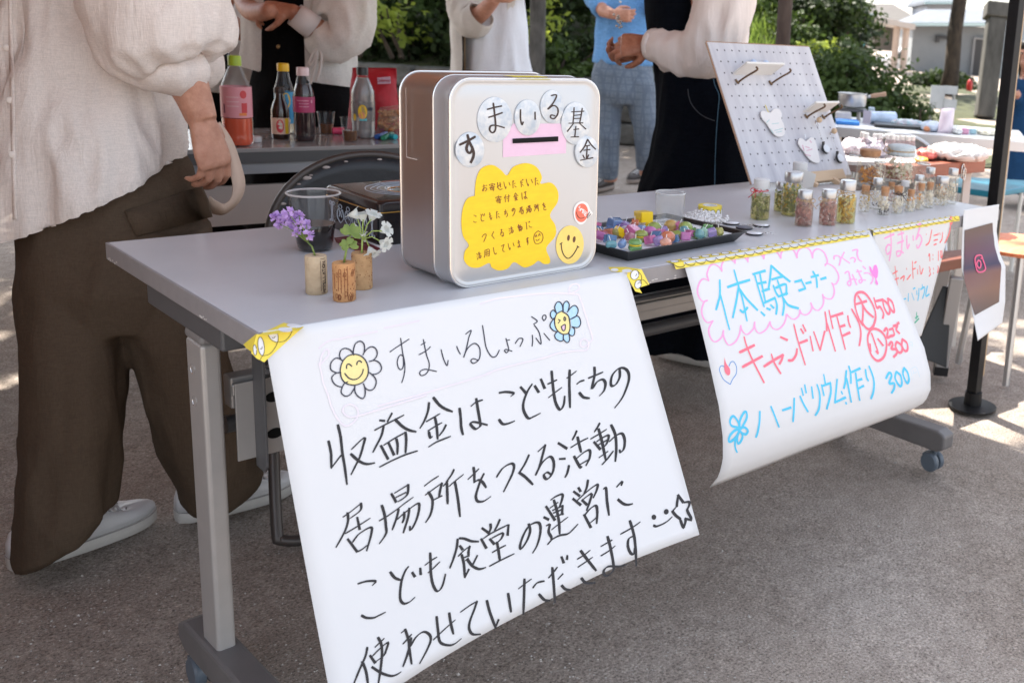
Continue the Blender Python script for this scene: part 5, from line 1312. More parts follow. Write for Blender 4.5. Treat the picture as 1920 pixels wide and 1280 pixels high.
cand = '''238,388,pink,c;252,410,blue,c;268,462,magenta,d;262,438,peach,d;298,442,crimson,c;332,440,orange,c;345,412,blue,c;382,372,sky,C;403,358,blue,c;386,440,olive,d;418,432,yellow,c;345,492,blue,C;440,382,violet,c;462,374,lilac,c;478,415,clear,d;498,470,rose,d;522,436,pink,C;538,358,orange,c;604,335,yellow,T;655,378,yellow,c;592,408,sky,d;588,462,lime,m;541,528,green,m;440,525,sky,d;656,438,magenta,b;690,402,lime,b;655,492,pink,C;702,465,blue,c;732,446,pink,C;760,410,lilac,c;778,515,peach,d;795,475,orange,b;820,385,gold,b;850,476,blue,c;878,390,pink,c;868,452,lime,c;930,398,lime,b;922,428,teal,d;930,466,magenta,C;965,440,pink,c;1005,438,green,c;1040,448,teal,d;1102,406,green,c;1132,436,lilac,C;1188,430,olive,d;1072,432,mint,c;720,500,lilac,d;355,530,teal,d'''
cl_ = []
for s in cand.split(';'):
    x, y, c, k = s.split(','); px, py = v5(float(x), float(y)); q = onz(px, py + 3.0, cz + .008); cl_.append([(q - n0).dot(tu), (q - n0).dot(tv), c, k, q])
cl_.sort(key=lambda a: a[1])
row = [min(4, int(i * 5 / len(cl_))) for i in range(len(cl_))]
rown = ['front candle row', 'second candle row', 'middle candle row', 'fourth candle row', 'back candle row']
ordw = ['first', 'second', 'third', 'fourth', 'fifth', 'sixth', 'seventh', 'eighth', 'ninth', 'tenth', 'eleventh', 'twelfth']
shape = {'c': 'cube', 'C': 'large cube', 'd': 'chunky', 'T': 'big cube', 'm': 'macaron shaped', 'b': 'ball shaped'}
cname = {'sky': 'sky blue', 'clear': 'pale lilac', 'rose': 'dusty rose', 'olive': 'olive', 'mint': 'mint green'}
wick = mat('wick_white', (.75, .75, .75), .7)
for rw in range(5):
    mem = sorted([a for a, r2 in zip(cl_, row) if r2 == rw], key=lambda a: a[0])
    for i, (a, b_, c, k, q) in enumerate(mem):
        lab = '%s %s jelly candle, %s from the left in the %s' % (cname.get(c, c), shape[k], ordw[i], rown[rw])
        p = Vector((q.x, q.y, cz)); t = thing('jelly_candle', lab, 'candle', p, 'jelly candles on the black tray')
        m = mat('jelly_' + c, tuple(min(.95, v * .95 + .13) for v in CC[c]), .22, trans=.55 if k != 'T' else .1, sub=.0, spec=.5, var=.15, vscale=60)
        th = rg.random() * 1.5; Mx = Matrix.Rotation(th, 3, 'Z') @ Matrix.Rotation(jit(.35), 3, 'X') @ Matrix.Rotation(jit(.3), 3, 'Y')
        mb = MB()
        if k in 'cCT':
            s = {'c': .0185, 'C': .0225, 'T': .032}[k] * rg.uniform(.76, .98); mb.box(p + UZ * s * .62, (s * rg.uniform(.9, 1.3), s, s * rg.uniform(.75, .95)), Mx @ Matrix.Rotation(jit(.35), 3, 'X')); o = mb.build('wax', m, t, bevel=.0018); hgt = s
        elif k == 'd':
            s = .017; M2 = Matrix.Rotation(th * 2, 3, 'Z') @ Matrix.Rotation(jit(.6), 3, 'X') @ Matrix.Rotation(jit(.6), 3, 'Y'); mb.box(p + UZ * s * .66, (s * rg.uniform(.9, 1.25), s * rg.uniform(.7, 1), s * rg.uniform(.75, 1)), M2); o = mb.build('wax', m, t, bevel=.0045, seg=3, smooth=True); hgt = s
        elif k == 'b': mb.ell(p + UZ * .0115, (.0145, .0145, .0115), 16, 10); o = mb.build('wax', m, t, smooth='all'); hgt = .018
        else:
            mb.lathe(p, [(.010, .0002), (.0125, .003), (.0125, .007), (.011, .0085)], 20); mb.lathe(p + UZ * .0115, [(.011, .0), (.0128, .002), (.011, .007), (.006, .0095), (.001, .0098)], 20); o = mb.build('wax', m, t, smooth=True); hgt = .02
            mb = MB(); mb.lathe(p + UZ * .0082, [(.0105, 0), (.0115, .0018), (.0105, .0036)], 20); mb.build('filling', mat('jelly_yellow', CC['yellow'], .3), t, smooth=True)
        if (i + rw) % 2 or k == 'm':
            mb = MB(); e = p + UZ * (hgt + .009) + RT * jit(.009) + FH * jit(.006); mb.tube([p + UZ * hgt * .8, e], .0007, 6); mb.build('wick', wick, t)
# heap of white shell beads by the tray's back corner
mb = MB()
for i in range(420):
    q = onz(*v5(rg.gauss(1055, 78), rg.uniform(335, 392)), TZ + .004); r = rg.uniform(.002, .004)
    q.z = TZ + .0145 + max(0, .018 - .0011 * abs((q - onz(*v5(1050, 360), TZ)).length * 1000) ** .75) * rg.random()
    mb.ell(q, (r, r * rg.uniform(.5, 1), r * .7), 6, 4, Matrix.Rotation(rg.random() * 3, 3, 'X') @ Matrix.Rotation(rg.random() * 3, 3, 'Z'))
o = mb.build('bead_heap', mat('bead_white', (.72, .70, .69), .5, var=.15, vscale=60), smooth='all', fix=False); o['kind'] = 'stuff'
# drinking glass on the tray
glass = glassy('clear_glass', (.975, .98, .98), dens=.07, dcol=(.8, .8, .8))
b = onz(*v5(805, 372), TZ + .0136); b.z = TZ + .0136; k = mpp(b)
t = thing('drinking_glass', 'empty clear drinking glass standing among the candles on the tray', 'glass', b)
r = 28.5 * k; mb = MB(); mb.lathe(b, [(.004, 0), (r * .82, 0), (r * .9, .003), (r, .064), (r * .985, .0655), (r * .95, .064), (r * .85, .006), (.004, .005)], 36, cap=False); mb.build('vessel', glass, t, smooth=True)
for nm_, rr_, zz_, wd_ in (('rim', r * .985, .0645, .0014), ('base_rim', r * .82, .002, .0016)):
    mb = MB(); mb.tube([b + Vector((rr_ * math.cos(a), rr_ * math.sin(a), zz_)) for a in [2 * math.pi * q / 36 for q in range(36)]], wd_, 8, closed=True); mb.build(nm_, glassy('glass_rim', (.92, .94, .94), dens=.3, dcol=(.85, .86, .87)), t, smooth='all')
# roll of yellow tape
b = onz(*v5(1116, 328), TZ); k = mpp(b); r = 22.3 * k
t = thing('tape_roll', 'roll of yellow smiley tape behind the white beads', 'tape roll', b)
mb = MB(); mb.lathe(b, [(r * .62, 0), (r, 0), (r, .029), (r * .62, .029)], 36, cap=False); mb.rings([[b + Vector((r * .62 * math.cos(a), r * .62 * math.sin(a), z)) for a in [2 * math.pi * q / 36 for q in range(36)]] for z in (0, .029)], cap=False); mb.build('tape', tapeY, t, smooth=True)
mb = MB(); mb.lathe(b, [(r * .54, .0005), (r * .615, .0005), (r * .615, .0295), (r * .54, .0295)], 36, cap=False); mb.rings([[b + Vector((r * .54 * math.cos(a), r * .54 * math.sin(a), z)) for a in [2 * math.pi * q / 36 for q in range(36)]] for z in (.0005, .0295)], cap=False); mb.build('core', mat('core_white', (.7, .7, .7), .6), t, smooth=True)
m1, m2 = MB(), MB()
for i in range(12):
    a = 2 * math.pi * i / 12; d = Vector((math.cos(a), math.sin(a), 0)); u = Vector((-math.sin(a), math.cos(a), 0)); c = b + d * (r + .0004) + UZ * .0145
    m1.disc(c, u * .0058, UZ * .009, 18); m2.ringflat(c + d * .0002, u * .0062, UZ * .0095, .88, 18)
    for s in (-1, 1): m2.disc(c + d * .0003 + u * .002 * s + UZ * .002, u * .0006, UZ * .0006, 8)
    for q in range(4):
        f = lambda z: c + d * .0003 + u * .0028 * math.sin((z - 2) * .5) - UZ * (.0045 - .0018 * (1 - math.cos((z - 2) * .5)) * 4 * .25)
        m2.bar(f(q), f(q + 1), .0004, .0006)
m1.build('face_print', tapeW, t, fix=False); m2.build('line_print', tapeD, t, fix=False)
# pin badges on chains
for i, (x, y, lab) in enumerate(((1285, 372, 'white pin badge with black edge lying nearest the tray'), (1462, 452, 'white pin badge with black edge nearest the yellow tape strip'), (1518, 388, 'white pin badge with black edge at the foot of the red ribbon bottle'), (1385, 408, 'dark pin badge lying among the white ones'))):
    b = onz(*v5(x, y), TZ); t = thing('pin_badge', lab, 'badge', b, 'pin badges beside the tray')
    mb = MB(); mb.lathe(b, [(.010, 0), (.0175, .001), (.018, .0026), (.0168, .0034)], 28); mb.build('back', plast, t, smooth=True)
    mb = MB(); mb.lathe(b + UZ * .0036, [(.0168, 0), (.012, .0016), (.002, .0022)], 28); mb.build('face', mat('badge_white', (.66, .68, .72), .3, coat=.5) if i != 3 else mat('badge_grey', (.10, .11, .15), .3), t, smooth=True)
    mb = MB()
    for q in range(5): mb.lathe(b + RT * (.019 + .005 * q) * (1 if i % 2 else -1) + FH * (.003 * math.sin(q)) + UZ * .002, [(.0022, -.0005), (.003, 0), (.0022, .0005)], 8, UZ if q % 2 else RT, cap=False)
    mb.build('chain', chrome, t)

# -- herbarium bottles
bglass = glassy('bottle_glass', (.96, .965, .955), dens=.07, dcol=(.80, .77, .70))
capS = mat('cap_silver', (.48, .48, .49), .32, metal=.9); capC = mat('cap_cork', (.33, .15, .07), .9, col2=(.48, .27, .14), vscale=90); capW = mat('cap_white', (.60, .60, .60), .5)
twine = mat('twine', (.44, .31, .19), .9); redr = mat('ribbon_red', (.52, .015, .03), .6)
liq = {}
def liquid(nm, c, dens): return glassy('oil_' + nm, c, dens=dens, dcol=c)
def bottle(px, yb, yt, w, cap, lab, fill_m, petals, bow=None, square=False, group='little flower bottles on the table', fillto=.85, name='flower_bottle', cat='bottle', z=TZ, leafy=60, nseg=20, cloth=None):
    w *= 1.1; b = onz(px, yb - w * .16, z); k = mpp(b); r = w * k / 2; H = (yb - yt) * k * 1.0 + .0; hc = min(.22 * H, r * 1.0)
    t = thing(name, lab, cat, b, group)
    hs = H - hc; rn = r * .66
    sh_ = [(r * .2, .0), (r * .92, .0), (r, .002), (r, hs * .80), (r * .94, hs * .86), (rn, hs * .95), (rn, hs), (rn * 1.12, hs + .0005), (rn * 1.12, hs + .002)]
    mb = MB(); mb.lathe(b, sh_, nseg, cap=False); mb.build('glass', bglass, t, smooth=True, angle=60)
    if cap == 'silver':
        mb = MB(); n = 36; R = []
        for rr, zz in ((rn * 1.2, hs - .001), (rn * 1.24, hs + .001), (rn * 1.24, hs + hc * .9), (rn * 1.16, hs + hc)): R.append([b + Vector((math.cos(2 * math.pi * q / n), math.sin(2 * math.pi * q / n), 0)) * rr * (1 + .02 * (q % 2)) + UZ * zz for q in range(n)])
        mb.rings(R); mb.build('cap', capS, t, smooth=True)
    elif cap == 'white':
        mb = MB(); mb.lathe(b, [(rn * 1.2, hs - .001), (rn * 1.24, hs), (rn * 1.24, hs + hc), (rn * 1.1, hs + hc * 1.05)], 24); mb.build('cap', capW, t, smooth=True)
    elif cap == 'cork':
        mb = MB(); mb.lathe(b, [(rn * .9, hs - hc * .5), (rn * .98, hs), (rn * 1.06, hs + hc * .95), (rn * .98, hs + hc)], 18); mb.build('cork', capC, t, smooth=True)
    if fill_m is not None:
        mb = MB(); mb.lathe(b, [(r * .2, .002), (r * .9, .002), (r * .955, .004), (r * .955, hs * .78 * fillto / .85), (r * .2, hs * .785 * fillto / .85)], nseg); mb.build('oil', fill_m, t, smooth=True)
    q = random.Random(int(px * 7 + yb))
    for pm, cnt, size, z0, z1, dry in petals:
        mb = MB()
        for i in range(cnt):
            a = q.random() * 6.28; rr = r * .86 * math.sqrt(q.random()); zz = hs * q.uniform(z0, z1)
            p = b + Vector((rr * math.cos(a), rr * math.sin(a), zz + .003)); v = Vector((q.gauss(0, 1), q.gauss(0, 1), q.gauss(0, 1) + (1.5 if dry else 0))).normalized(); a_, u, w_ = frame(v); l = size * q.uniform(.6, 1.3)
            for e in (p + v * l,):
                if ((e - b).xy.length > r * .95): v = Vector((0, 0, 1)); a_, u, w_ = frame(v)
            if dry: mb.tube([p, p + v * l * .5 + u * l * .12, p + v * l], .0006 if dry == 1 else .00035, 4)
            else: mb.add([p, p + v * l * .5 + u * l * .4, p + v * l, p + v * l * .5 - u * l * .4], [(0, 1, 2, 3)])
        mb.build('dried_stem' if petals[0][5] and dry else 'dried_flower', pm, t, fix=False)
    if bow:
        bm_, side = bow; mb = MB(); zc = hs * .93; rr = rn * 1.14
        mb.tube([b + Vector((rr * math.cos(a), rr * math.sin(a), zc)) for a in [2 * math.pi * i / 16 for i in range(16)]], .0011, 6, closed=True)
        f = (CAM - b); f.z = 0; f.normalize(); s_ = Vector((-f.y, f.x, 0)) * -1 * side
        c = b + f * rr * .8 + s_ * rr * .7 + UZ * zc
        for sg in (-1, 1):
            mb.tube(catmull([c, c + s_ * sg * .007 + UZ * .006 + f * .003, c + s_ * sg * .012 + UZ * .001 + f * .004, c + s_ * sg * .006 - UZ * .003 + f * .004, c], 4), .0009, 6)
            mb.tube(catmull([c, c + s_ * (sg * .004 + .004) - UZ * .008 + f * .003, c + s_ * (sg * .007 + .009) - UZ * .016 + f * .002], 4), .0008, 6)
        mb.build('bow', bm_, t, smooth='all')
    return t
PY = mat('petal_yellow', (.72, .46, .01), .7, translucent=.2); PG = mat('petal_green', (.13, .17, .02), .7, col2=(.30, .32, .05), vscale=90, translucent=.2); PP = mat('petal_dusty_pink', (.46, .22, .19), .7, col2=(.62, .40, .36), vscale=90, translucent=.2); PW = mat('petal_cream', (.74, .66, .54), .7, col2=(.86, .79, .66), vscale=60, translucent=.2); PO_ = mat('petal_orange', (.66, .28, .03), .7); PD = mat('petal_dark', (.05, .035, .03), .7); PX = mat('stem_dark', (.06, .08, .02), .7)
lo = glassy('oil_yellow', (.88, .84, .50), dens=.05, dcol=(.7, .6, .2)); lp = glassy('oil_pink', (.86, .72, .66), dens=.05, dcol=(.7, .4, .36)); lc = glassy('oil_clear', (.9, .9, .86), dens=.05)
bottle(1424, 416, 341, 33, 'white', 'green flower bottle with a white cap and red ribbon bow', lo, [(PG, 110, .010, .02, .75, 0), (PX, 14, .03, .0, .3, 2)], (redr, 1), leafy=80)
bottle(1464, 400, 345, 26, 'silver', 'yellow green flower bottle half hidden behind a taller green one', lo, [(PG, 80, .010, .02, .75, 0), (PY, 30, .008, .1, .7, 0)])
bottle(1484, 410, 328, 38, 'silver', 'tall yellow and green flower bottle in front of the white cloth jar', lo, [(PG, 130, .012, .02, .75, 0), (PY, 60, .010, .2, .78, 0)])
jr = bottle(1496, 380, 310, 31, 'white', 'white capped jar with a white cloth tag, under the pegboard', None, [(PW, 40, .012, .05, .6, 0)])
mb = MB(); bb = jr.location
for i in range(2):
    pts = [ond(x, y, depth(bb) - .03 - .006 * i) for x, y in ((1499, 320), (1518, 325), (1530, 330), (1524, 352), (1506, 360), (1500, 345))]
    mb.add([p + UZ * (.004 * i) for p in pts], [tuple(range(6))])
mb.build('cloth_tag', mat('cloth_white', (.72, .70, .67), .9, translucent=.3), jr, solid=.001)
bottle(1506, 428, 361, 31, 'silver', 'dusty pink flower bottle with twine, nearest the scalloped poster', lp, [(PP, 130, .012, .02, .78, 0)], (twine, -1))
bottle(1551, 426, 360, 31, 'silver', 'dusty pink flower bottle with a twine bow, left of the yellow one', lp, [(PP, 130, .012, .05, .78, 0)], (twine, 1))
bottle(1585, 423, 343, 33, 'silver', 'bright yellow flower bottle with twine, right of the pink ones', lo, [(PY, 150, .012, .02, .78, 0), (PX, 12, .03, .05, .5, 2)], (twine, 1))
bottle(1620, 400, 351, 21, 'cork', 'small bottle with a yellow flower and long twine bow', None, [(PW, 50, .008, .02, .5, 0), (PY, 26, .007, .5, .8, 0)], (twine, -1))
bottle(1642, 395, 337, 20, 'silver', 'silver capped bottle with dark seeds behind the twine bow bottle', None, [(PW, 50, .008, .1, .7, 0), (PD, 24, .006, .02, .2, 0)])
bottle(1656, 406, 353, 21, 'cork', 'cork stoppered bottle of white fluff with dark seeds at the front', None, [(PW, 90, .009, .1, .65, 0), (PD, 26, .006, .02, .15, 0)])
bottle(1681, 403, 352, 21, 'cork', 'cork stoppered bottle of cream fluff with dark twine round its neck', None, [(PW, 90, .009, .02, .65, 0)], (PD, -1))
bottle(1705.5, 399, 358, 18, 'cork', 'shortest cork stoppered bottle with one orange flower', None, [(PW, 80, .008, .02, .6, 0), (PO_, 16, .007, .5, .75, 0)])
bottle(1724, 396, 346, 17, 'cork', 'cork stoppered bottle with an orange flower halfway up', None, [(PW, 80, .008, .02, .6, 0), (PO_, 20, .007, .35, .6, 0)])
bottle(1740.5, 392, 344, 17, 'cork', 'cork stoppered bottle of cream fluff beside the big silver capped one', None, [(PW, 90, .008, .02, .65, 0)])
bottle(1763, 388, 335, 26, 'silver', 'wide silver capped bottle of dried orange stems near the table end', None, [(PW, 90, .010, .02, .6, 0), (PO_, 22, .008, .4, .75, 0), (twine, 10, .03, .1, .4, 2)])
bottle(1782, 385, 319, 20, 'silver', 'tall silver capped bottle at the right end of the row', None, [(PW, 70, .010, .02, .6, 0), (twine, 14, .04, .05, .4, 2)])
bottle(1720, 384, 331, 19, 'silver', 'silver capped bottle standing behind the orange flower bottles', None, [(PP, 40, .009, .1, .7, 0)])
bottle(1740, 376, 317, 19, 'silver', 'tallest silver capped bottle in the back row with loose twine', None, [(PW, 30, .010, .05, .6, 0), (twine, 8, .03, .1, .4, 2)])
bottle(1669, 386, 344, 16, 'cork', 'cork stoppered bottle half hidden in the second row', None, [(PP, 50, .008, .02, .6, 0)], (twine, 1))
bottle(1694, 388, 342, 17, 'white', 'clear stoppered bottle in the second row behind the dark twine one', None, [(PW, 50, .008, .02, .6, 0)])
def jar(px, yb, yt, w, lab, lid, petals, name='glass_jar'):
    b = onz(px, yb - w * .12, TZ); k = mpp(b); r = w * k / 2; H = (yb - yt) * k
    t = thing(name, lab, 'jar', b, 'big jars at the back of the table')
    mb = MB(); mb.lathe(b, [(r * .2, 0), (r * .93, 0), (r, .004), (r, H * .68), (r * .9, H * .76), (r * .78, H * .80), (r * .80, H * .86), (r * .74, H * .86)], 32, cap=False); mb.build('glass', bglass, t, smooth=True, angle=60)
    q = random.Random(int(px))
    for pm, cnt, size, z0, z1, dry in petals:
        mb = MB()
        for i in range(cnt):
            a = q.random() * 6.28; rr = r * .82 * math.sqrt(q.random()); p = b + Vector((rr * math.cos(a), rr * math.sin(a), H * q.uniform(z0, z1) + .003)); v = Vector((q.gauss(0, 1), q.gauss(0, 1), q.gauss(0, .7))).normalized(); u = frame(v)[1]; l = size * q.uniform(.6, 1.3); v.x *= .5; v.y *= .5
            mb.add([p, p + v * l * .5 + u * l * .35, p + v * l, p + v * l * .5 - u * l * .35], [(0, 1, 2, 3)])
        mb.build('dried_flower', pm, t, fix=False)
    if lid == 'cork': mb = MB(); mb.lathe(b, [(r * .7, H * .8), (r * .82, H * .86), (r * .86, H * .99), (r * .80, H)], 28); mb.build('cork_lid', capC, t, smooth=True)
    elif lid == 'cloth':
        mb = MB(); n = 48; R = []
        for rr, zz, wv in ((.86, .70, .05), (.90, .78, .03), (.84, .84, .0), (.92, .90, .01), (.90, .97, .0), (.6, 1.0, 0)): R.append([b + Vector((math.cos(2 * math.pi * i / n), math.sin(2 * math.pi * i / n), 0)) * r * rr * (1 + wv * math.sin(i * 2.1)) + UZ * H * zz for i in range(n)])
        mb.rings(R); mb.build('cloth_cover', mat('cloth_pale_blue', (.56, .62, .64), .9, bump=.3, bscale=160), t, smooth='all')
        mb = MB(); mb.tube([b + Vector((math.cos(2 * math.pi * i / 24), math.sin(2 * math.pi * i / 24), 0)) * r * .87 + UZ * H * .84 for i in range(24)], .002, 6, closed=True)
        f = (CAM - b); f.z = 0; f.normalize(); s_ = Vector((f.y * -1, f.x, 0)) * -1; c = b + s_ * r * .62 + f * r * .66 + UZ * H * .84
        for sg in (-1, 1): mb.tube(catmull([c, c + s_ * sg * .014 + UZ * .012, c + s_ * sg * .022, c + s_ * sg * .010 - UZ * .008, c], 4), .0016, 6)
        mb.build('twine', twine, t, smooth='all')
    elif lid == 'clip':
        mb = MB(); mb.lathe(b, [(r * .78, H * .87), (r * .84, H * .89), (r * .84, H * .96), (r * .5, H)], 28); mb.build('glass_lid', bglass, t, smooth=True)
        mb = MB(); mb.tube([b + Vector((math.cos(2 * math.pi * i / 24), math.sin(2 * math.pi * i / 24), 0)) * r * .86 + UZ * H * .87 for i in range(24)], .0014, 6, closed=True); mb.build('wire_clip', chrome, t, smooth='all')
    return t
jar(1627, 354, 286, 47, 'glass jar of orange petals with a wide cork lid', 'cork', [(PO_, 160, .016, .02, .42, 0), (PW, 20, .014, .4, .6, 0)])
jar(1685, 347, 278, 58, 'big glass jar of dried flowers under a pale cloth cover tied with twine', 'cloth', [(PW, 140, .018, .02, .5, 0), (PG, 40, .016, .1, .5, 0)])
jar(1599, 350, 287, 26, 'narrow glass jar with a wire clip lid at the pegboard edge', 'clip', [(PP, 20, .010, .02, .2, 0)])
jar(1729, 345, 306, 28, 'small clear jar with a pink dried filling, right of the cloth covered jar', 'clip', [(PP, 40, .012, .05, .5, 0)])
jar(1646, 352, 300, 24, 'slim clear jar of cream flowers between the cork lid and cloth cover jars', 'clip', [(PW, 60, .014, .05, .7, 0)])
t = thing('wooden_board', 'dark wooden serving board under the big jars', 'board', onz(1650, 350, TZ))
mb = MB(); a_, b_, c_, d_ = onz(1592, 358, TZ), onz(1668, 356, TZ), onz(1700, 338, TZ), onz(1600, 343, TZ); 
mb.prism([a_, b_, c_, d_], (0, 0, .0008)); mb.build('board', mat('wood_dark', (.05, .028, .018), .5, col2=(.12, .07, .045), vscale=12, stretch=(.2, 1, 1)), t)

# -- pegboard on its easel
PBu = Vector((1, 0, 0)); PBn = Vector((0, -math.cos(.507), math.sin(.507))); PBup = Vector((0, math.sin(.507), math.cos(.507))); PBo = Vector((1.4075, .5, .7165)); PW_, PH_ = .4115, .398
pb = thing('pegboard', 'pale wood grained pegboard leaning on an easel with hooks and ornaments', 'pegboard', PBo + PBu * PW_ / 2)
grain = mat('peg_grain', (.42, .41, .45), .5, col2=(.66, .65, .67), vscale=6, detail=6, stretch=(3.2, .35, .35))
mb = MB(); mb.prism([PBo, PBo + PBu * PW_, PBo + PBu * PW_ + PBup * PH_, PBo + PBup * PH_], PBn * -.006); mb.build('board', grain, pb)
edge = mat('peg_edge', (.36, .22, .14), .7)
mb = MB(); e0 = PBo - PBn * .0032
mb.bar(e0 - PBu * .001, e0 + PBup * PH_ - PBu * .001, .0062, .0024, PBn); mb.bar(e0 + PBup * (PH_ + .001), e0 + PBup * (PH_ + .001) + PBu * PW_, .0062, .002, PBn); mb.build('edge', edge, pb)
mb = MB()
for i in range(14):
    for j in range(11):
        mb.disc(PBo + PBu * (.0275 + .0275 * i) + PBup * (.048 + .0328 * j) + PBn * .0004, PBu * .0025, PBup * .0026, 10)
mb.build('peg_hole', mat('peg_hole', (.05, .045, .055), .9), pb, fix=False)
wood = mat('wood_pale', (.50, .34, .21), .6, col2=(.62, .46, .31), vscale=9, stretch=(.3, 1.5, 1.5))
def v6(x, y): return (1300 + x / 4, 60 + y / 4)
def onpb(x, y, lift=0.0): q = onplane(x, y, PBo + PBn * lift, PBn); return q
es = thing('easel', 'small pale wood easel holding the pegboard', 'easel', onz(1545, 355, TZ))
L0 = onpb(*v6(760, 1108), .012); L1 = onpb(*v6(1118, 1050), .012)
mb = MB(); mb.bar(Vector((L0.x, L0.y, L0.z)), Vector((L1.x, L1.y, L0.z)), .030, .022, PBn); mb.build('ledge', wood, es, bevel=.002)
for sx in (.25, .72):
    mb = MB(); p = L0.lerp(L1, sx); p.z = L0.z; mb.bar(p + Vector((0, -.004, -.004)), Vector((p.x + .01, p.y - .03, TZ + .002)), .014, .012, (1, 0, 0)); mb.build('front_leg', wood, es, bevel=.001)
mb = MB(); p = PBo + PBu * .25 + PBup * .30 - PBn * .012; mb.bar(p, Vector((p.x, p.y + .17, TZ + .002)) if False else Vector((p.x, .60, TZ + .003)), .02, .012, (1, 0, 0)); mb.build('back_leg', wood, es, bevel=.001)
brass = mat('bracket_bronze', (.16, .095, .05), .4, metal=.6); shw = mat('shelf_white', (.76, .74, .70), .5)
for nm, lft, rgt, outl, hooks in (('shelf', (300, 322), (590, 345), .068, ((345, 372, 500, 252), (595, 382, 752, 268))), ('shelf', (828, 605), (1010, 622), .062, ((862, 632, 1020, 522), (990, 636, 1145, 528)))):
    a = onpb(*v6(*lft)); b = onpb(*v6(*rgt)); b = a + PBu * (b - a).dot(PBu); 
    o_ = PBn * outl * .82 + UZ * .006
    mb = MB(); mb.prism([a, b, b + o_, a + o_], PBup * .006); s = mb.build(nm, shw, pb, bevel=.001)
    for x0, y0, x1, y1 in hooks:
        p = onpb(*v6(x0, y0), .004); e = p + PBn * (outl + .004) 
        mb = MB(); mb.tube(catmull([p + PBu * -.012 + PBup * .006, p - PBu * .006 - PBup * .005, p, p + PBn * outl * .5 + PBup * .001, e, e + PBup * .008], 3), .0028, 8); mb.build('hook', brass, s, smooth='all')
for i, (x, y, lab) in enumerate(((462, 240, 'pale blue pin badge on the left end of the pegboard shelf'), (556, 248, 'pale blue pin badge on the upper pegboard shelf, right of another'))):
    c = onpb(*v6(x, y), .012); t = thing('pin_badge', lab, 'badge', c, 'pin badges on the pegboard shelf')
    mb = MB(); mb.lathe(c - PBn * .004, [(.014, 0), (.0145, .003), (.012, .005), (.002, .006)], 24, PBn); mb.build('face', mat('badge_blue', (.45, .56, .74), .35), t, smooth=True)
def plaque(lab, poly, col, lines, lm, hang):
    c = onpb(*v6(sum(p[0] for p in poly) / len(poly), sum(p[1] for p in poly) / len(poly)), .004); t = thing('plaque', lab, 'ornament', c)
    q = catmull(poly + [poly[0]], 3)[:-1]; mb = MB(); P_ = [onpb(*v6(x, y), .005) for x, y in q]; mb.rings([P_, [p + PBn * .003 for p in P_]]); o = mb.build('plate', col, t, bevel=.0008)
    ink('lettering', [[v6(*p) for p in s] for s in lines], lambda x, y, e=0: onpb(x, y, .0084 + e), lm, t, 1.2, 1.5, 0, taper=0)
    mb = MB(); mb.tube([onpb(*v6(*hang[0]), .009), onpb(*v6(*hang[1]), .007), onpb(*v6(*hang[2]), .006)], .0012, 6); mb.build('clip', mat('clip_yellow', (.72, .56, .06), .5) if 'yellow' in lab else chrome, t)
plm = mat('plaque_white', (.72, .69, .68), .6, var=.03, vscale=50)
plaque('white bear shaped plaque with a yellow clip in the middle of the pegboard', [(500, 610), (515, 593), (545, 602), (575, 606), (600, 580), (640, 585), (660, 620), (656, 660), (675, 700), (680, 770), (640, 790), (600, 770), (570, 730), (545, 690), (510, 650)], plm, [[(550, 680), (570, 660)], [(590, 690), (640, 685)], [(580, 730), (600, 760)], [(610, 740), (670, 725)], [(620, 755), (665, 745)]], mat('ink_teal', (.35, .55, .55), .7), ((540, 548), (556, 590), (580, 632)))
plaque('white bear shaped plaque with pink writing low on the pegboard', [(780, 835), (790, 802), (815, 802), (840, 822), (870, 796), (900, 800), (920, 850), (935, 920), (942, 980), (900, 980), (860, 950), (825, 900), (800, 870)], plm, [[(820, 850), (830, 890)], [(840, 860), (870, 870)], [(850, 890), (890, 880)], [(840, 920), (880, 930)], [(875, 815), (885, 830)]], mat('ink_rose', (.62, .25, .38), .7), ((835, 770), (840, 790), (842, 805)))
for bx_, by_, dx_, dy_, lab in ((945, 660, 990, 880, 'white disc keyring hanging from a wooden ball hook, upper one'), (1057, 743, 1095, 950, 'white disc keyring hanging from the lower wooden ball hook')):
    c = onpb(*v6(bx_, by_), .02); t = thing('keyring', lab, 'keyring', c, 'keyrings on the pegboard')
    mb = MB(); mb.ell(c, (.0085, .0085, .0085), 14, 10); mb.build('wooden_ball', wood, t, smooth='all')
    mb = MB(); rc = onpb(*v6(bx_ - 20, by_ + 30), .012); mb.tube([rc + PBu * .005 * math.cos(a) + PBup * .009 * math.sin(a) for a in [2 * math.pi * i / 14 for i in range(14)]], .0012, 6, closed=True)
    dcn = onpb(*v6(dx_, dy_), .01); top = dcn + PBup * .017
    for i in range(7): mb.lathe(rc.lerp(top, .25 + .11 * i), [(.0015, -.0006), (.0024, 0), (.0015, .0006)], 8, PBu if i % 2 else PBn, cap=False)
    mb.build('chain', chrome, t)
    mb = MB(); mb.lathe(dcn - PBn * .002, [(.014, 0), (.0145, .002), (.012, .003)], 24, PBn); mb.box(top - PBn * .001, (.008, .004, .012)); mb.build('back', plast, t, smooth=True)
    mb = MB(); mb.lathe(dcn + PBn * .0042 + PBu * .0015, [(.0128, 0), (.011, .0018), (.002, .0025)], 24, PBn); mb.build('face', mat('badge_white'), t, smooth=True)
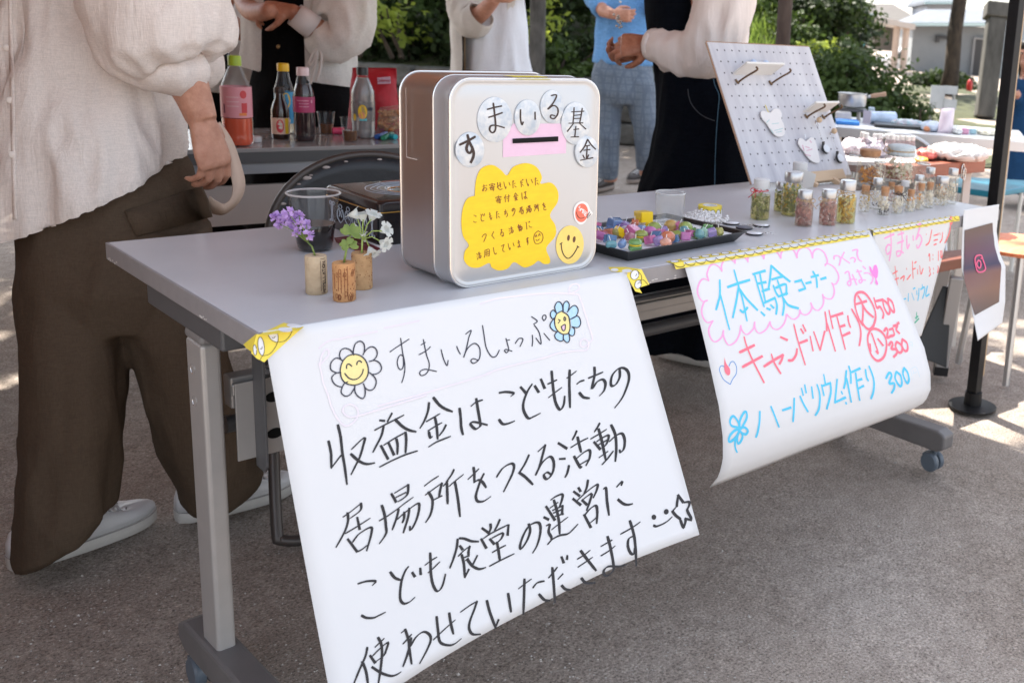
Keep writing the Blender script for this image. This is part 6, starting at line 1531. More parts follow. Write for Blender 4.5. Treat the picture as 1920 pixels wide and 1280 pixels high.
# ================================================================== DRINKS TABLE BEHIND
A = onz(437, 277, .7); B = onz(746, 269, .7); du = (B - A).normalized(); dv = Vector((-du.y, du.x, 0))
LEN = 1.8; A = onz(1040, 263, .7) - du * LEN
t = thing('drinks_table', 'grey folding table behind the seller, carrying bottles and cups', 'table', A + du * LEN / 2)
Rm = M3(du, dv, UZ)
mb = MB(); mb.box(A + du * LEN / 2 + dv * .225 - UZ * .006, (LEN, .45, .012), Rm); mb.build('tabletop', mat('table_laminate_b', (.30, .29, .285), .16, var=.05, vscale=7), t, bevel=.002)
mb = MB(); mb.box(A + du * LEN / 2 + dv * .225 - UZ * .027, (LEN - .002, .448, .03), Rm); mb.build('edge_band', mat('edge_dark', (.075, .075, .077), .5), t)
mb = MB(); mb.box(A + du * LEN / 2 + dv * .02 - UZ * .057, (LEN - .1, .02, .03), Rm); mb.build('apron', mat('apron_grey', (.30, .31, .33), .4, metal=.3), t)
mb = MB(); mb.box(A + du * (LEN - 1.05) + dv * .06 - UZ * .165, (.62, .015, .11), Rm); mb.build('front_panel', mat('panel_beige', (.42, .36, .33), .6), t)
for s in (.06, LEN - .06):
    for q in (.05, .4):
        p = A + du * s + dv * q; mb = MB(); mb.tube([(p.x, p.y, .66), (p.x, p.y, 0)], .014, 10); mb.build('leg', steel_d, t, smooth=True)
BZ = .7006
def pet(px, yb, yt, w, lab, capc, body, levels, label=None, name='drink_bottle', small=False, stem=.17):
    b = onz(px, yb - w * .1, BZ); k = mpp(b); r = w * k / 2; H = (yb - yt) * k
    t = thing(name, lab, 'bottle', b, 'drink bottles on the back table')
    c = .0135 if not small else .012
    cap = min(.11 * H, .03)
    prof = [(r * .3, .002), (r * .86, 0), (r, .008), (r, H * .10), (r * .97, H * .12), (r, H * .14), (r, H * .60), (r * .96, H * .66), (r * .72, H * .76), (c * 1.1, H * .88), (c * .95, H - cap * 1.1), (c * .95, H - cap)]
    if small: prof = [(r * .3, .002), (r * .9, 0), (r, .005), (r, H * .56), (r * .8, H * .68), (c, H * .8), (c * .9, H - cap), (c * .9, H - cap)]
    mb = MB(); mb.lathe(b, prof, 28, cap=False); mb.build('shell', body, t, smooth=True, angle=70)
    lv, lm = levels
    if lm:
        zmax = H * lv; pr = []
        for (ra, za), (rb, zb) in zip(prof[1:], prof[2:]):
            if za >= zmax: break
            pr.append((ra * .95, za + .002))
            if zb > zmax: f = (zmax - za) / (zb - za); pr.append(((ra + (rb - ra) * f) * .95, zmax))
        mb = MB(); mb.lathe(b, pr, 28); mb.build('drink', lm, t, smooth=True)
    mb = MB(); n = 40; mb.rings([[b + Vector((math.cos(2 * math.pi * i / n), math.sin(2 * math.pi * i / n), 0)) * c * 1.2 * s * (1 + .025 * (i % 2)) + UZ * z for i in range(n)] for s, z in ((1, H - cap), (1, H - .003), (.9, H))]); mb.build('cap', capc, t, smooth=True)
    if label:
        z0, z1, lm2, extra = label; mb = MB(); mb.lathe(b, [(r * 1.012, H * z0), (r * 1.012, H * z1)], 32, cap=False); lo_ = mb.build('label', lm2, t, smooth=True)
        f = (CAM - b); f.z = 0; f.normalize(); s_ = Vector((-f.y, f.x, 0)); a0 = math.atan2(f.y, f.x)
        for mm, u0, w0, zz, hh, rnd in extra:
            mb = MB(); pts = []
            nseg = 14
            if rnd:
                for i in range(20):
                    an = 2 * math.pi * i / 20; pts.append((u0 + w0 / 2 * math.cos(an), zz + hh / 2 * math.sin(an)))
                P_ = [b + Vector((math.cos(a0 + u), math.sin(a0 + u), 0)) * (r * 1.012 + .0006) + UZ * H * z for u, z in pts]; mb.add(P_, [tuple(range(20))])
            else:
                n2 = 6
                for i in range(n2):
                    u1, u2 = u0 - w0 / 2 + w0 * i / n2, u0 - w0 / 2 + w0 * (i + 1) / n2
                    Q = [b + Vector((math.cos(a0 + u), math.sin(a0 + u), 0)) * (r * 1.012 + .0005) + UZ * H * z for u, z in ((u1, zz - hh / 2), (u2, zz - hh / 2), (u2, zz + hh / 2), (u1, zz + hh / 2))]
                    mb.add(Q, [(0, 1, 2, 3)])
            mb.build('label_print', mm, lo_, fix=False)
    return t
petc = glassy('pet_clear', (.96, .96, .96), dens=.03, dcol=(.6, .6, .6), rough=.08)
m_ = lambda n, c=None, r=.45: MATS[n] if n in MATS else mat(n, c, r)
pet(447, 277, 112, 52, 'large bottle of orange red tea with a lime green cap', m_('cap_lime', (.36, .50, .03)), petc, (.31, mat('tea_red', (.75, .11, .045), .2, trans=.15)), (.32, .66, m_('label_pink', (.72, .30, .34)), [(m_('label_red', (.62, .05, .06)), .45, .45, .58, .09, True), (m_('label_red'), .5, .38, .43, .11, False), (m_('label_orange', (.75, .22, .05)), .4, .5, .36, .03, False), (m_('label_pale', (.75, .45, .48)), -.25, .8, .55, .012, False), (m_('label_pale'), -.25, .8, .5, .012, False), (m_('label_pale'), -.25, .8, .45, .012, False), (m_('label_bar', (.2, .05, .08)), -.85, .12, .42, .10, False)]))
pet(535, 253, 124, 33, 'lemon drink bottle with a yellow cap behind the little brown bottle', m_('cap_yellow', (.80, .48, .01)), petc, (.55, mat('lemonade', (.72, .66, .52), .2, trans=.4)), (.15, .6, m_('label_blue', (.04, .30, .55)), [(m_('label_yellow', (.85, .55, .02)), .2, .9, .48, .22, True), (m_('label_green', (.06, .3, .08)), -.1, .7, .24, .06, False), (m_('label_white', (.7, .7, .66)), .0, 1.2, .19, .05, False)]))
pet(527, 263, 168, 31, 'little dark brown glass bottle with a red and yellow label', m_('cap_brown', (.03, .015, .01)), mat('brown_glass', (.02, .008, .004), .08, spec=.7), (.5, None), (.10, .42, m_('label_cream', (.72, .52, .40)), [(m_('label_yellow'), .75, .5, .26, .30, False), (m_('label_red'), -.05, .85, .26, .26, True), (m_('label_white'), -.05, .5, .30, .03, False), (m_('label_white'), -.05, .3, .23, .03, False)]), small=True)
pet(572, 268, 132, 37, 'dark cola bottle with a pale pink cap and magenta label', m_('cap_pink', (.72, .55, .55)), petc, (.78, mat('cola', (.018, .004, .006), .08, spec=.6)), (.40, .61, m_('label_magenta', (.40, .04, .13)), [(m_('label_rose', (.62, .28, .36)), -.1, 1.1, .56, .012, False), (m_('label_rose'), 0, .9, .52, .01, False), (m_('label_rose'), 0, .9, .48, .01, False), (m_('label_rose'), .75, .2, .55, .045, True)]))
pet(682, 262, 132, 42, 'clear drink bottle with a black cap before the red bag', m_('cap_black', (.015, .015, .015)), petc, (.85, mat('clear_drink', (.42, .41, .40), .15, trans=.5)), (.24, .52, glassy('label_film', (.8, .8, .8), dens=.2, dcol=(.5, .5, .5)), [(m_('label_yellow'), -.05, .75, .38, .2, True), (m_('label_peach', (.75, .30, .14)), -.1, .5, .33, .1, True), (m_('label_ink', (.03, .03, .05)), .6, .5, .42, .05, False), (m_('label_yellow'), -.75, .3, .3, .1, True), (m_('label_aqua', (.1, .5, .55)), .0, .6, .27, .03, False)]))
for px, yb, yt, w, lab in ((612, 252, 212, 31, 'clear plastic cup of brown tea beside the cola bottle'), (657, 267, 222, 33, 'clear plastic cup of brown tea in front of the clear bottle')):
    b = onz(px, yb - 2, BZ); k = mpp(b); R_ = w * k / 2; H = (yb - yt) * k; t = thing('plastic_cup', lab, 'cup', b, 'tea cups on the back table')
    mb = MB(); mb.lathe(b, [(R_ * .7, 0), (R_ * .75, .003), (R_ * .98, H - .003), (R_ * 1.04, H - .002), (R_ * 1.02, H), (R_ * .95, H - .002)], 28, cap=False); mb.build('cup', clear, t, smooth=True)
    mb = MB(); mb.lathe(b, [(R_ * .68, .002), (R_ * .73, .004), (R_ * .83, H * .45)], 28); mb.build('tea', mat('tea_brown', (.16, .07, .03), .15, trans=.3), t, smooth=True)
def marker(px0, py0, px1, py1, r, lab, c, z=BZ):
    a, b = onz(px0, py0, z), onz(px1, py1, z); a.z = b.z = z + r; t = thing('marker_pen', lab, 'marker', a); x = b - a
    mb = MB(); mb.lathe(a, [(r * .8, 0), (r, .002), (r, x.length * .6), (r * .96, x.length * .61)], 14, x); mb.build('barrel', c, t, smooth=True)
    mb = MB(); mb.lathe(a + x * .61, [(r * 1.05, 0), (r * 1.05, x.length * .37), (r * .8, x.length * .39)], 14, x); mb.build('cap', c, t, smooth=True)
marker(623, 252, 645, 252, .0105, 'thick pink marker lying between the two tea cups', m_('marker_pink', (.72, .06, .16)))
marker(706, 262, 724, 256, .008, 'blue marker lying by the clear bottle', m_('marker_blue', (.02, .10, .35)))
marker(718, 264, 735, 256, .008, 'green marker lying beside the blue one', m_('marker_green', (.02, .22, .12)))
marker(728, 259, 742, 262, .008, 'turquoise marker lying next to the tin', m_('marker_turq', (.03, .42, .48)))
b = onz(480, 266, BZ); mb = MB(); mb.lathe(b, [(.014, 0), (.015, .002), (.015, .014), (.012, .016)], 20); tag(mb.build('bottle_cap', capW, smooth=True), 'loose white bottle cap beside the red tea bottle', 'cap')
# red bag
def puff(P00, P10, P11, P01, th, nu=14, nv=14, seed=0, amp=.004):
    """stuffed bag between four corners"""
    mb = MB(); n = (P10 - P00).cross(P01 - P00).normalized(); R = []
    for side in (1, -1):
        vs = []
        for j in range(nv + 1):
            for i in range(nu + 1):
                u, v = i / nu, j / nv; p = P00.lerp(P10, u).lerp(P01.lerp(P11, u), v); w = (math.sin(math.pi * u) * math.sin(math.pi * min(1, v * 1.0))) ** .5
                vs.append(p + n * side * (th / 2 * w + (amp * mnoise.noise(p * 22 + Vector((seed, side, 0))) if 0 < w else 0)))
        R.append(vs); f = [(j * (nu + 1) + i, j * (nu + 1) + i + 1, (j + 1) * (nu + 1) + i + 1, (j + 1) * (nu + 1) + i) for j in range(nv) for i in range(nu)]
        mb.add(vs, f)
    return mb
db = 3.33
t = thing('cool_bag', 'red soft cool bag with a small white logo patch', 'bag', ond(700, 250, db)); redb = mat('bag_red', (.42, .012, .025), .6, var=.15, vscale=25, bump=.2, bscale=60)
mb = puff(ond(650, 252, db), ond(752, 252, db), ond(742, 128, db), ond(661, 127, db), .12, seed=2, amp=.012); mb.build('body', redb, t, smooth='all')
lp_ = [ond(x, y, db - .085) for x, y in ((707, 146), (731, 144), (732, 157), (708, 158))]
mb = MB(); mb.prism(lp_, FW * .003); mb.build('logo_patch', mat('patch_white', (.62, .42, .52), .6), t)
fcu = bpy.data.curves.new('logo_text', 'FONT'); fcu.body = 'Coleman'; fcu.size = .013; fcu.align_x = 'CENTER'; fcu.align_y = 'CENTER'; fcu.extrude = .0004
fo_ = bpy.data.objects.new('logo_text', fcu); COL.objects.link(fo_)
fo_.matrix_world = Matrix.Translation(ond(719.6, 151.3, db - .0875)) @ M3(RT, UP, -FW).to_4x4()
me = bpy.data.meshes.new_from_object(fo_.evaluated_get(bpy.context.evaluated_depsgraph_get())); mw = fo_.matrix_basis.copy(); me.transform(mw); bpy.data.objects.remove(fo_); me.materials.clear(); me.materials.append(mat('logo_red', (.36, .02, .05), .6)); o = bpy.data.objects.new('logo_text', me); COL.objects.link(o); adopt(o, t)
t = thing('snack_bag', 'clear plastic bag of orange and brown snacks before the red bag', 'snack bag', onz(728, 248, BZ)); ds = 3.12
mb = puff(ond(706, 246, ds), ond(756, 250, ds), ond(752, 196, ds), ond(712, 202, ds), .07, seed=5, amp=.012); mb.build('film', glassy('bag_film', (.9, .9, .9), dens=.12, dcol=(.7, .65, .6), rough=.15), t, smooth='all')
mb = MB()
for i in range(60):
    p = ond(rg.uniform(712, 750), rg.uniform(208, 244), ds + jit(.02)); s = rg.uniform(.006, .012); mb.ell(p, (s, s * .7, s * .6), 7, 5, Matrix.Rotation(rg.random() * 3, 3, 'X'))
mb.build('snack', mat('snack_orange', (.45, .14, .03), .7, col2=(.55, .36, .18), vscale=30), t, smooth='all')

# ------------------------------------------------------------------ folding chairs
def folding_chair(label, o, u, w, top, back_h, pad, tube_m, worn=False, rows=True):
    """o: ground point under the seat centre, u: unit vector to the sitter's left->right as seen from behind the table, back v"""
    v = Vector((-u.y, u.x, 0)); t = thing('folding_chair', label, 'chair', o)
    def P(a, b, z): return o + u * a + v * b + UZ * z
    hw = w / 2
    # backrest: rounded sheet leaning back, gently curved
    n = 28; rim = []
    for i in range(n + 1):
        a = math.pi * i / n; x = -math.cos(a) ; zz = math.sin(a) ** .62
        rim.append((x * hw, top - back_h + back_h * zz))
    def bp(x, z): return P(x, .20 + .10 * (z - .45) + .03 * (1 - (x / hw) ** 2), z)
    vs = []; fs = []; k = 8
    for (x, z) in rim:
        for j in range(k + 1):
            zz = z + (top - back_h - z) * j / k; vs.append(bp(x, zz))
    mb = MB(); mb.add(vs, [(i * (k + 1) + j, i * (k + 1) + j + 1, (i + 1) * (k + 1) + j + 1, (i + 1) * (k + 1) + j) for i in range(n) for j in range(k)])
    mb.build('backrest', pad, t, smooth='all', solid=.012)
    mb = MB(); mb.tube([bp(x, z) + v * .0 for x, z in rim] , .0095, 10); mb.build('back_frame', tube_m, t, smooth='all')
    if worn:
        mb = MB(); q = random.Random(4)
        for i in range(13):
            a = q.uniform(.12, .88) * math.pi; x = -math.cos(a) * hw * .965; z = top - back_h + back_h * math.sin(a) ** .62 * .985 - .006; p = bp(x, z) - v * .0075
            s = q.uniform(.004, .013); mb.ell(p, (s, .0012, s * .4), 7, 4, M3(u, v, UZ))
        mb.build('worn_patch', mat('bare_metal', (.42, .36, .34), .5), t, smooth='all')
    sz = .42
    mb = MB(); pts = [P(x, y, sz) for x, y in ((-hw * .85, -.20), (hw * .85, -.20), (hw * .9, .0), (hw * .8, .17), (-hw * .8, .17), (-hw * .9, 0))]; mb.rings([[p - UZ * .016 for p in pts], pts, [p.lerp(o + UZ * sz, .08) + UZ * .012 for p in pts]]); mb.build('seat', pad, t, smooth=True, bevel=.006)
    for s in (-1, 1):
        mb = MB(); mb.tube(catmull([bp(s * hw, top - back_h), P(s * hw, .10, .44), P(s * hw, -.10, .25), P(s * hw, -.22, .045), P(s * (hw - .01), -.235, .018), P(s * (hw - .06), -.238, .012)], 4), .0115, 10); mb.build('front_leg', tube_m, t, smooth='all')
        mb = MB(); mb.tube([P(s * hw * .86, -.12, .41), P(s * hw * .86, .06, .22), P(s * hw * .86, .26, .012)], .0105, 10); mb.build('rear_leg', tube_m, t, smooth='all')
    mb = MB(); mb.tube([P(-hw + .05, -.238, .012), P(hw - .05, -.238, .012)], .011, 10); mb.tube([P(-hw * .86, .26, .012), P(hw * .86, .26, .012)], .0105, 10); mb.build('floor_bar', tube_m, t, smooth='all')
    mb = MB()
    for s in (-1, 1): mb.tube([P(s * (hw - .11), -.238, .012), P(s * (hw - .05), -.238, .012)], .014, 10)
    mb.build('foot_sleeve', plast, t, smooth='all')
    return t
tubeb = mat('tube_bronze', (.085, .073, .068), .4, metal=.5)
u = Vector((.93, -.36, 0)).normalized(); vv = Vector((-u.y, u.x, 0))
fl = Vector((.297, .738, 0)); cc = fl + u * .235 + vv * .22
folding_chair('black folding chair with worn rim behind the front table', cc, u, .47, .748, .30, mat('vinyl_black', (.014, .015, .018), .38, bump=.08, bscale=90), tubeb, True)

# ================================================================== RIGHT HAND STALL BEHIND
FL = onz(1556, 237, .70); FR = onz(1930, 267, .70); ru = (FR - FL).normalized(); rv = Vector((-ru.y, ru.x, 0))
if rv.dot(FH) < 0: rv = -rv
t = thing('folding_table', 'white and silver folding table behind, spread with colourful craft goods', 'table', (FL + FR) / 2); RM = M3(ru, rv, UZ); Lr = (FR - FL).length
mb = MB(); mb.box(FL + ru * Lr / 2 + rv * .3 - UZ * .008, (Lr, .6, .016), RM); mb.build('tabletop', mat('table_white', (.58, .60, .62), .35), t, bevel=.003)
mb = MB(); mb.box(FL + ru * Lr / 2 - rv * .004 - UZ * .022, (Lr, .012, .042), RM); mb.build('rail', mat('rail_silver', (.62, .63, .65), .3, metal=.6), t)
wl = mat('leg_white', (.66, .63, .58), .45)
for s in (.04, Lr * .52, Lr - .09):
    for q in (.03, .55):
        p = FL + ru * s + rv * q; mb = MB(); mb.tube([(p.x, p.y, .66), (p.x - .02, p.y - .01, .0)], .0135, 10); mb.build('leg', wl, t, smooth=True)
def top2(px, py): return onz(px, py, .7006)
# grey chair in front of it
c0 = ond(1693, 262, 3.95); u = RH.copy(); o = Vector((c0.x, c0.y, 0)) - FH * .2
folding_chair('grey folding chair standing before the craft table', o, u, .34, .735, .24, mat('vinyl_grey', (.17, .165, .155), .45), mat('tube_silver', (.5, .5, .5), .3, metal=.9))
# saucepan on a small stand
d = depth(top2(1597, 225)); k = d / FPX; c = ond(1597, 200, d)
t = thing('gas_stand', 'small grey stove stand under the saucepan', 'stand', ond(1597, 228, d))
mb = MB(); mb.box(ond(1600, 206, d), (.13, .11, .012), IMG)
mb.build('plate', steel_d, t, bevel=.002)
for sx in (1582, 1611):
    mb = MB(); p = ond(sx, 207, d); mb.bar(p, Vector((p.x, p.y, .701)), .014, .014); mb.build('leg', steel, t)
t = thing('saucepan', 'dented aluminium saucepan with a wooden handle', 'saucepan', c)
al = mat('aluminium', (.55, .55, .55), .38, metal=.9, bump=.1, bscale=40)
r = 27 * k; h = 23 * k; c = Vector((c.x, c.y, c.z + .002)); mb = MB(); mb.lathe(c, [(r * .5, 0), (r * .9, 0), (r * .97, .006), (r, h), (r * 1.04, h + .002), (r * .97, h), (r * .93, .008), (.002, .006)], 32, cap=False); mb.build('pan', al, t, smooth=True)
e = c + UZ * h * .82 + RH * r; mb = MB(); mb.tube([e, e + RH * .022 + UZ * .006], .007, 10); mb.build('socket', al, t, smooth='all')
mb = MB(); mb.lathe(e + RH * .018 + UZ * .005, [(.009, 0), (.011, .02), (.010, .05), (.012, .07), (.009, .076)], 14, RH + UZ * .22); mb.build('handle', mat('handle_wood', (.42, .26, .17), .6), t, smooth=True)
# rolls, boxes, papers
def boxon(name, label, cat, x0, y0, x1, y1, m, deep=.06, depth_at=None, bev=.004, rot=0):
    d = depth(top2((x0 + x1) / 2, y1)) if depth_at is None else depth_at
    a = ond(x0, y1, d); b = ond(x1, y0, d); w = abs((b - a).dot(RH)); h = max(.004, abs((ond(x0, y0, d) - a).z)); c = (ond(x0, y1, d) + ond(x1, y1, d)) / 2
    Rr = Matrix.Rotation(rot, 3, 'Z') @ IMG
    mb = MB(); mb.box(Vector((c.x, c.y, .7008 + h / 2)) + FH * deep / 2, (w, deep, h), Rr); o = mb.build(name, m, bevel=bev); tag(o, label, cat); return o, Vector((c.x, c.y, .7008)), w, h
boxon('storage_box', 'white box printed in red and yellow left of the foil roll', 'box', 1566, 211, 1596, 228, mat('box_white', (.62, .60, .60), .5, var=.1, vscale=40), .1)
boxon('blue_sheet', 'bright blue plastic sheet under the white printed box', 'sheet', 1567, 228, 1612, 235, mat('sheet_blue', (.015, .16, .50), .4), .14)
boxon('bubble_pack', 'pale blue pack standing behind the foil roll', 'pack', 1628, 202, 1640, 215, mat('pack_blue', (.42, .52, .62), .4), .05)
t = thing('foil_roll', 'thick pale blue roll with a dark hole at its end', 'roll', top2(1643, 232)); d = depth(top2(1640, 232)); a = ond(1626, 221, d - .03); b = ond(1676, 220, d + .05); r = 11.5 * d / FPX; a.z = b.z = .7008 + r
x = b - a; mb = MB(); mb.lathe(a, [(r * .35, 0), (r, 0), (r, x.length), (r * .35, x.length)], 28, x, cap=False); mb.build('wrap', mat('foil_blue', (.45, .55, .70), .25, var=.2, vscale=30, coat=.4), t, smooth=True)
mb = MB(); mb.lathe(a - x.normalized() * .002, [(r * .42, 0), (r * .42, .004)], 20, x); mb.build('hole', mat('hole_black'), t)
mb = MB(); mb.box(a - x.normalized() * .001 , (.004, r * 2.1, r * 2.1), M3(x.normalized(), UZ.cross(x.normalized()), UZ)); mb.build('end_card', mat('card_lilac', (.52, .48, .56), .6), t)
def crumpled(name, label, cat, x0, y0, x1, y1, m, th=.05, seed=1, amp=.012, z=.7008, zoff=0):
    d = depth(onz((x0 + x1) / 2, y1, z)); t0 = ond(x0, y1, d); t1 = ond(x1, y1, d); h = abs(ond(x0, y0, d).z - t0.z)
    c = (t0 + t1) / 2; w = (t1 - t0).dot(RH); q = random.Random(seed); mb = MB()
    mb.ell(Vector((c.x, c.y, z + h / 2)) + FH * th / 2, (w / 2, th, h / 2), 44, 26, IMG); o = mb.build(name, m, smooth='all')
    for v in o.data.vertices:
        p = v.co * 28 + Vector((seed, seed * 2, 0)); v.co += v.normal * amp * (1 - 2.4 * abs(mnoise.noise(p * 1.4))) + v.normal * amp * .35 * (.5 - abs(mnoise.noise(p * 2.7)))
        v.co.z = max(v.co.z, z + .0006)
    tag(o, label, cat); return o
wrapm = mat('wrap_colourful', (.62, .50, .56), .4, col2=(.30, .55, .62), vscale=45, detail=2)
crumpled('wrapped_sweets', 'heap of colourful wrapped pieces right of the foil roll', 'sweets', 1672, 227, 1734, 239, wrapm, .05, 3, .010)
boxon('black_tray', 'flat black tray under the colourful wrapped pieces', 'tray', 1640, 236, 1738, 242, mat('tray_black'), .16)
crumpled('blue_pouch', 'pale blue plastic pouch lying at the table middle', 'pouch', 1728, 229, 1764, 247, mat('pouch_blue', (.52, .60, .72), .3), .05, 6, .008)
mb = MB(); p = top2(1738, 247); mb.ell(p + UZ * .014, (.018, .016, .014), 16, 10); tag(mb.build('orange_ball', mat('ball_orange', (.62, .27, .14), .6), smooth='all'), 'small orange ball at the front of the craft table', 'ball')
dd = depth(top2(1775, 250))
mb = puff(ond(1757, 250, dd), ond(1786, 250, dd), ond(1790, 203, dd), ond(1765, 203, dd), .05, seed=9, amp=.006); tag(mb.build('stand_up_pouch', mat('pouch_pink', (.66, .54, .64), .3, col2=(.74, .68, .74), vscale=30), smooth='all'), 'pale pink stand up pouch on the craft table', 'pouch')
boxon('small_box', 'small pink box at the right of the craft table', 'box', 1804, 241, 1817, 252, mat('box_pink', (.66, .32, .46), .5), .04)
boxon('small_box', 'small pale blue box beside the pink box', 'box', 1818, 242, 1831, 252, mat('box_pale_blue', (.34, .55, .62), .5), .04)
crumpled('paper_heap', 'heap of yellow and white papers left of the black tent leg', 'papers', 1834, 243, 1868, 254, mat('papers', (.55, .52, .36), .6, col2=(.70, .68, .64), vscale=40), .06, 12, .008)
crumpled('white_goods', 'white wrapped goods between the pouch and the pink box', 'pack', 1786, 240, 1804, 252, mat('goods_white', (.68, .70, .70), .5), .04, 14, .006)
# brown wooden table with the vials
b0, b1 = onz(1742, 308, .70), onz(1849, 299, .70); bu = (b1 - b0).normalized(); bv = Vector((-bu.y, bu.x, 0)); 
if bv.dot(FH) < 0: bv = -bv
b0 = b0 - bu * .16; Lb = (b1 - b0).length
t = thing('side_table', 'small white topped side table carrying the vials and tissue flowers', 'table', onz(1650, 290, .7)); P_ = [onz(x, y, .7003) for x, y in ((1572, 302), (1700, 306), (1738, 303), (1738, 283), (1580, 272))]
mb = MB(); mb.rings([[p - UZ * .012 for p in P_], P_]); mb.build('tabletop', mat('side_white', (.50, .46, .46), .5), t)
for p in (P_[0], P_[1], P_[3], P_[4]): q = p.lerp(P_[2].lerp(P_[4], .5), .12); mb = MB(); mb.tube([(q.x, q.y, .69), (q.x, q.y, 0)], .011, 8); mb.build('leg', wl, t, smooth=True)
t = thing('wooden_table', 'red brown wooden folding table with a metal ring latch', 'table', b0 + bu * Lb / 2); brown = mat('wood_red_brown', (.20, .055, .03), .4, col2=(.30, .095, .055), vscale=10, stretch=(.3, 3, 3)); BM = M3(bu, bv, UZ)
mb = MB(); mb.box(b0 + bu * Lb / 2 + bv * .15 - UZ * .024, (Lb, .30, .044), BM); mb.build('tabletop', brown, t, bevel=.003)
for s in (.05, Lb - .035):
    for q in (.05, .26):
        p = b0 + bu * s + bv * q; mb = MB(); mb.bar((p.x, p.y, .655), (p.x - .02, p.y - .02, 0), .026, .02); mb.build('leg', wl, t)
mb = MB(); p = b1 - bu * .15 - bv * .004 - UZ * .024
mb.tube([p + bu * .008 * math.cos(a) + UZ * (.026 * math.sin(a) - .01) for a in [2 * math.pi * i / 18 for i in range(18)]], .0022, 6, closed=True); mb.tube([p + bu * (.006 + .007 * math.cos(a)) + UZ * (.022 * math.sin(a) - .02) - bv * .004 for a in [2 * math.pi * i / 18 for i in range(18)]], .0022, 6, closed=True); mb.build('ring_latch', chrome, t, smooth='all')
crumpled('plastic_bag', 'long clear and white plastic bag with a green patch on the wooden table', 'bag', 1742, 277, 1852, 301, mat('bag_white', (.66, .62, .60), .3, col2=(.80, .78, .76), vscale=14), .09, 21, .016)
crumpled('red_bag', 'red plastic wrapper at the left end of the white plastic bag', 'wrapper', 1722, 281, 1756, 299, mat('wrap_red', (.62, .16, .13), .35), .06, 22, .010)
crumpled('yellow_pack', 'small yellow pack behind the cloth covered jar', 'pack', 1716, 296, 1740, 305, mat('pack_yellow', (.66, .40, .04), .5), .03, 23, .004)
crumpled('white_flowers', 'pile of white tissue flowers right of the pegboard', 'tissue flowers', 1584, 268, 1662, 292, mat('tissue_white', (.76, .70, .76), .8, translucent=.3), .07, 24, .022)
for i, (px, yb, yt, w) in enumerate(((1616, 285, 247, 13), (1622, 287, 249, 11), (1639, 285, 250, 11), (1648, 286, 250, 11), (1663, 287, 252, 11), (1671, 288, 252, 11), (1680, 288, 254, 10), (1690, 288, 254, 10), (1700, 289, 255, 10), (1709, 289, 255, 10))):
    b = onz(px, yb + 12, .7006); b = ond(px, yb, depth(b) + .08); k = mpp(b); t = thing('empty_vial', 'empty white capped vial standing in a row before the grey chair', 'vial', Vector((b.x, b.y, .7006)), 'empty vials in a row')
    b = Vector((b.x, b.y, .7006)); H = max(.05, (ond(px, yt, depth(b)).z - .7006)); r = w * k / 2
    mb = MB(); mb.lathe(b, [(r * .9, 0), (r, .002), (r, H * .74), (r * .7, H * .8), (r * .7, H * .82)], 16, cap=False); mb.build('glass', glassy('vial_glass', (.95, .92, .93), dens=.22, dcol=(.62, .52, .54)), t, smooth=True)
    mb = MB(); mb.lathe(b, [(r * .86, H * .8), (r * .88, H * .82), (r * .88, H), (r * .8, H)], 16); mb.build('cap', capW, t, smooth=True)
# teal stool
t = thing('stool', 'teal topped folding stool under the wooden table', 'stool', onz(1850, 350, .43))
teal2 = mat('teal_vinyl', (.012, .19, .28), .4); P_ = [onz(x, y, .43) for x, y in ((1776, 348), (1862, 360), (1925, 350), (1925, 338), (1800, 331))]
mb = MB(); mb.rings([[p - UZ * .03 for p in P_], P_]); mb.build('seat', teal2, t, bevel=.008)
c = sum(P_, Vector()) / 5
for p in (P_[0], P_[1], P_[2], P_[4]):
    q = p.lerp(c, .12); mb = MB(); mb.tube([(q.x, q.y, .40), (q.x + (c.x - q.x) * .2, q.y, 0)], .011, 8); mb.build('leg', wl, t, smooth=True)
# low brown bench with grey legs and black feet
t = thing('bench', 'low brown bench with pale grey legs and black feet by the tent leg', 'bench', onz(1780, 500, .42)); b0 = onz(1700, 503, .42); b1 = onz(1815, 482, .42); b2 = onz(1820, 466, .42); b3 = onz(1708, 475, .42)
bn = mat('bench_brown', (.13, .035, .018), .45, col2=(.20, .06, .032), vscale=9, stretch=(.3, 2, 2)); mb = MB(); mb.rings([[p - UZ * .035 for p in (b0, b1, b2, b3)], [b0, b1, b2, b3]]); mb.build('seat', bn, t, bevel=.003)
gl = mat('leg_grey', (.40, .38, .37), .45, metal=.2)
la = ond(1794, 520, depth(b1) - .02); lb = onz(1762, 706, 0); lb.z = .02
mb = MB(); mb.bar(la, lb, .042, .028, FH); mb.build('leg', gl, t, bevel=.003)
mb = MB(); mb.bar(lb + (la - lb) * .06, lb - (la - lb) * .03, .047, .033, FH); mb.build('foot', plast, t)
mb = MB(); dq = depth(b1) + .02; mb.prism([ond(x, y, dq) for x, y in ((1768, 537), (1786, 540), (1775, 690), (1722, 668), (1718, 650))], FH * .012); mb.build('hinge_plate', plast, t, bevel=.003)
la2 = la + FH * .25; lb2 = lb + FH * .28
mb = MB(); mb.bar(la2, lb2, .04, .028, FH); mb.build('leg', gl, t, bevel=.003)
t = thing('stool', 'orange round topped stool at the right edge behind the printed sheet', 'stool', onz(1910, 460, .45)); c = onz(1916, 458, .45)
mb = MB(); mb.lathe(c - UZ * .02, [(.08, 0), (.165, .005), (.17, .018), (.15, .028), (.02, .03)], 36); mb.build('seat', mat('stool_orange', (.62, .15, .06), .6, col2=(.72, .26, .12), vscale=30, stretch=(.2, 3, 1)), t, smooth=True)
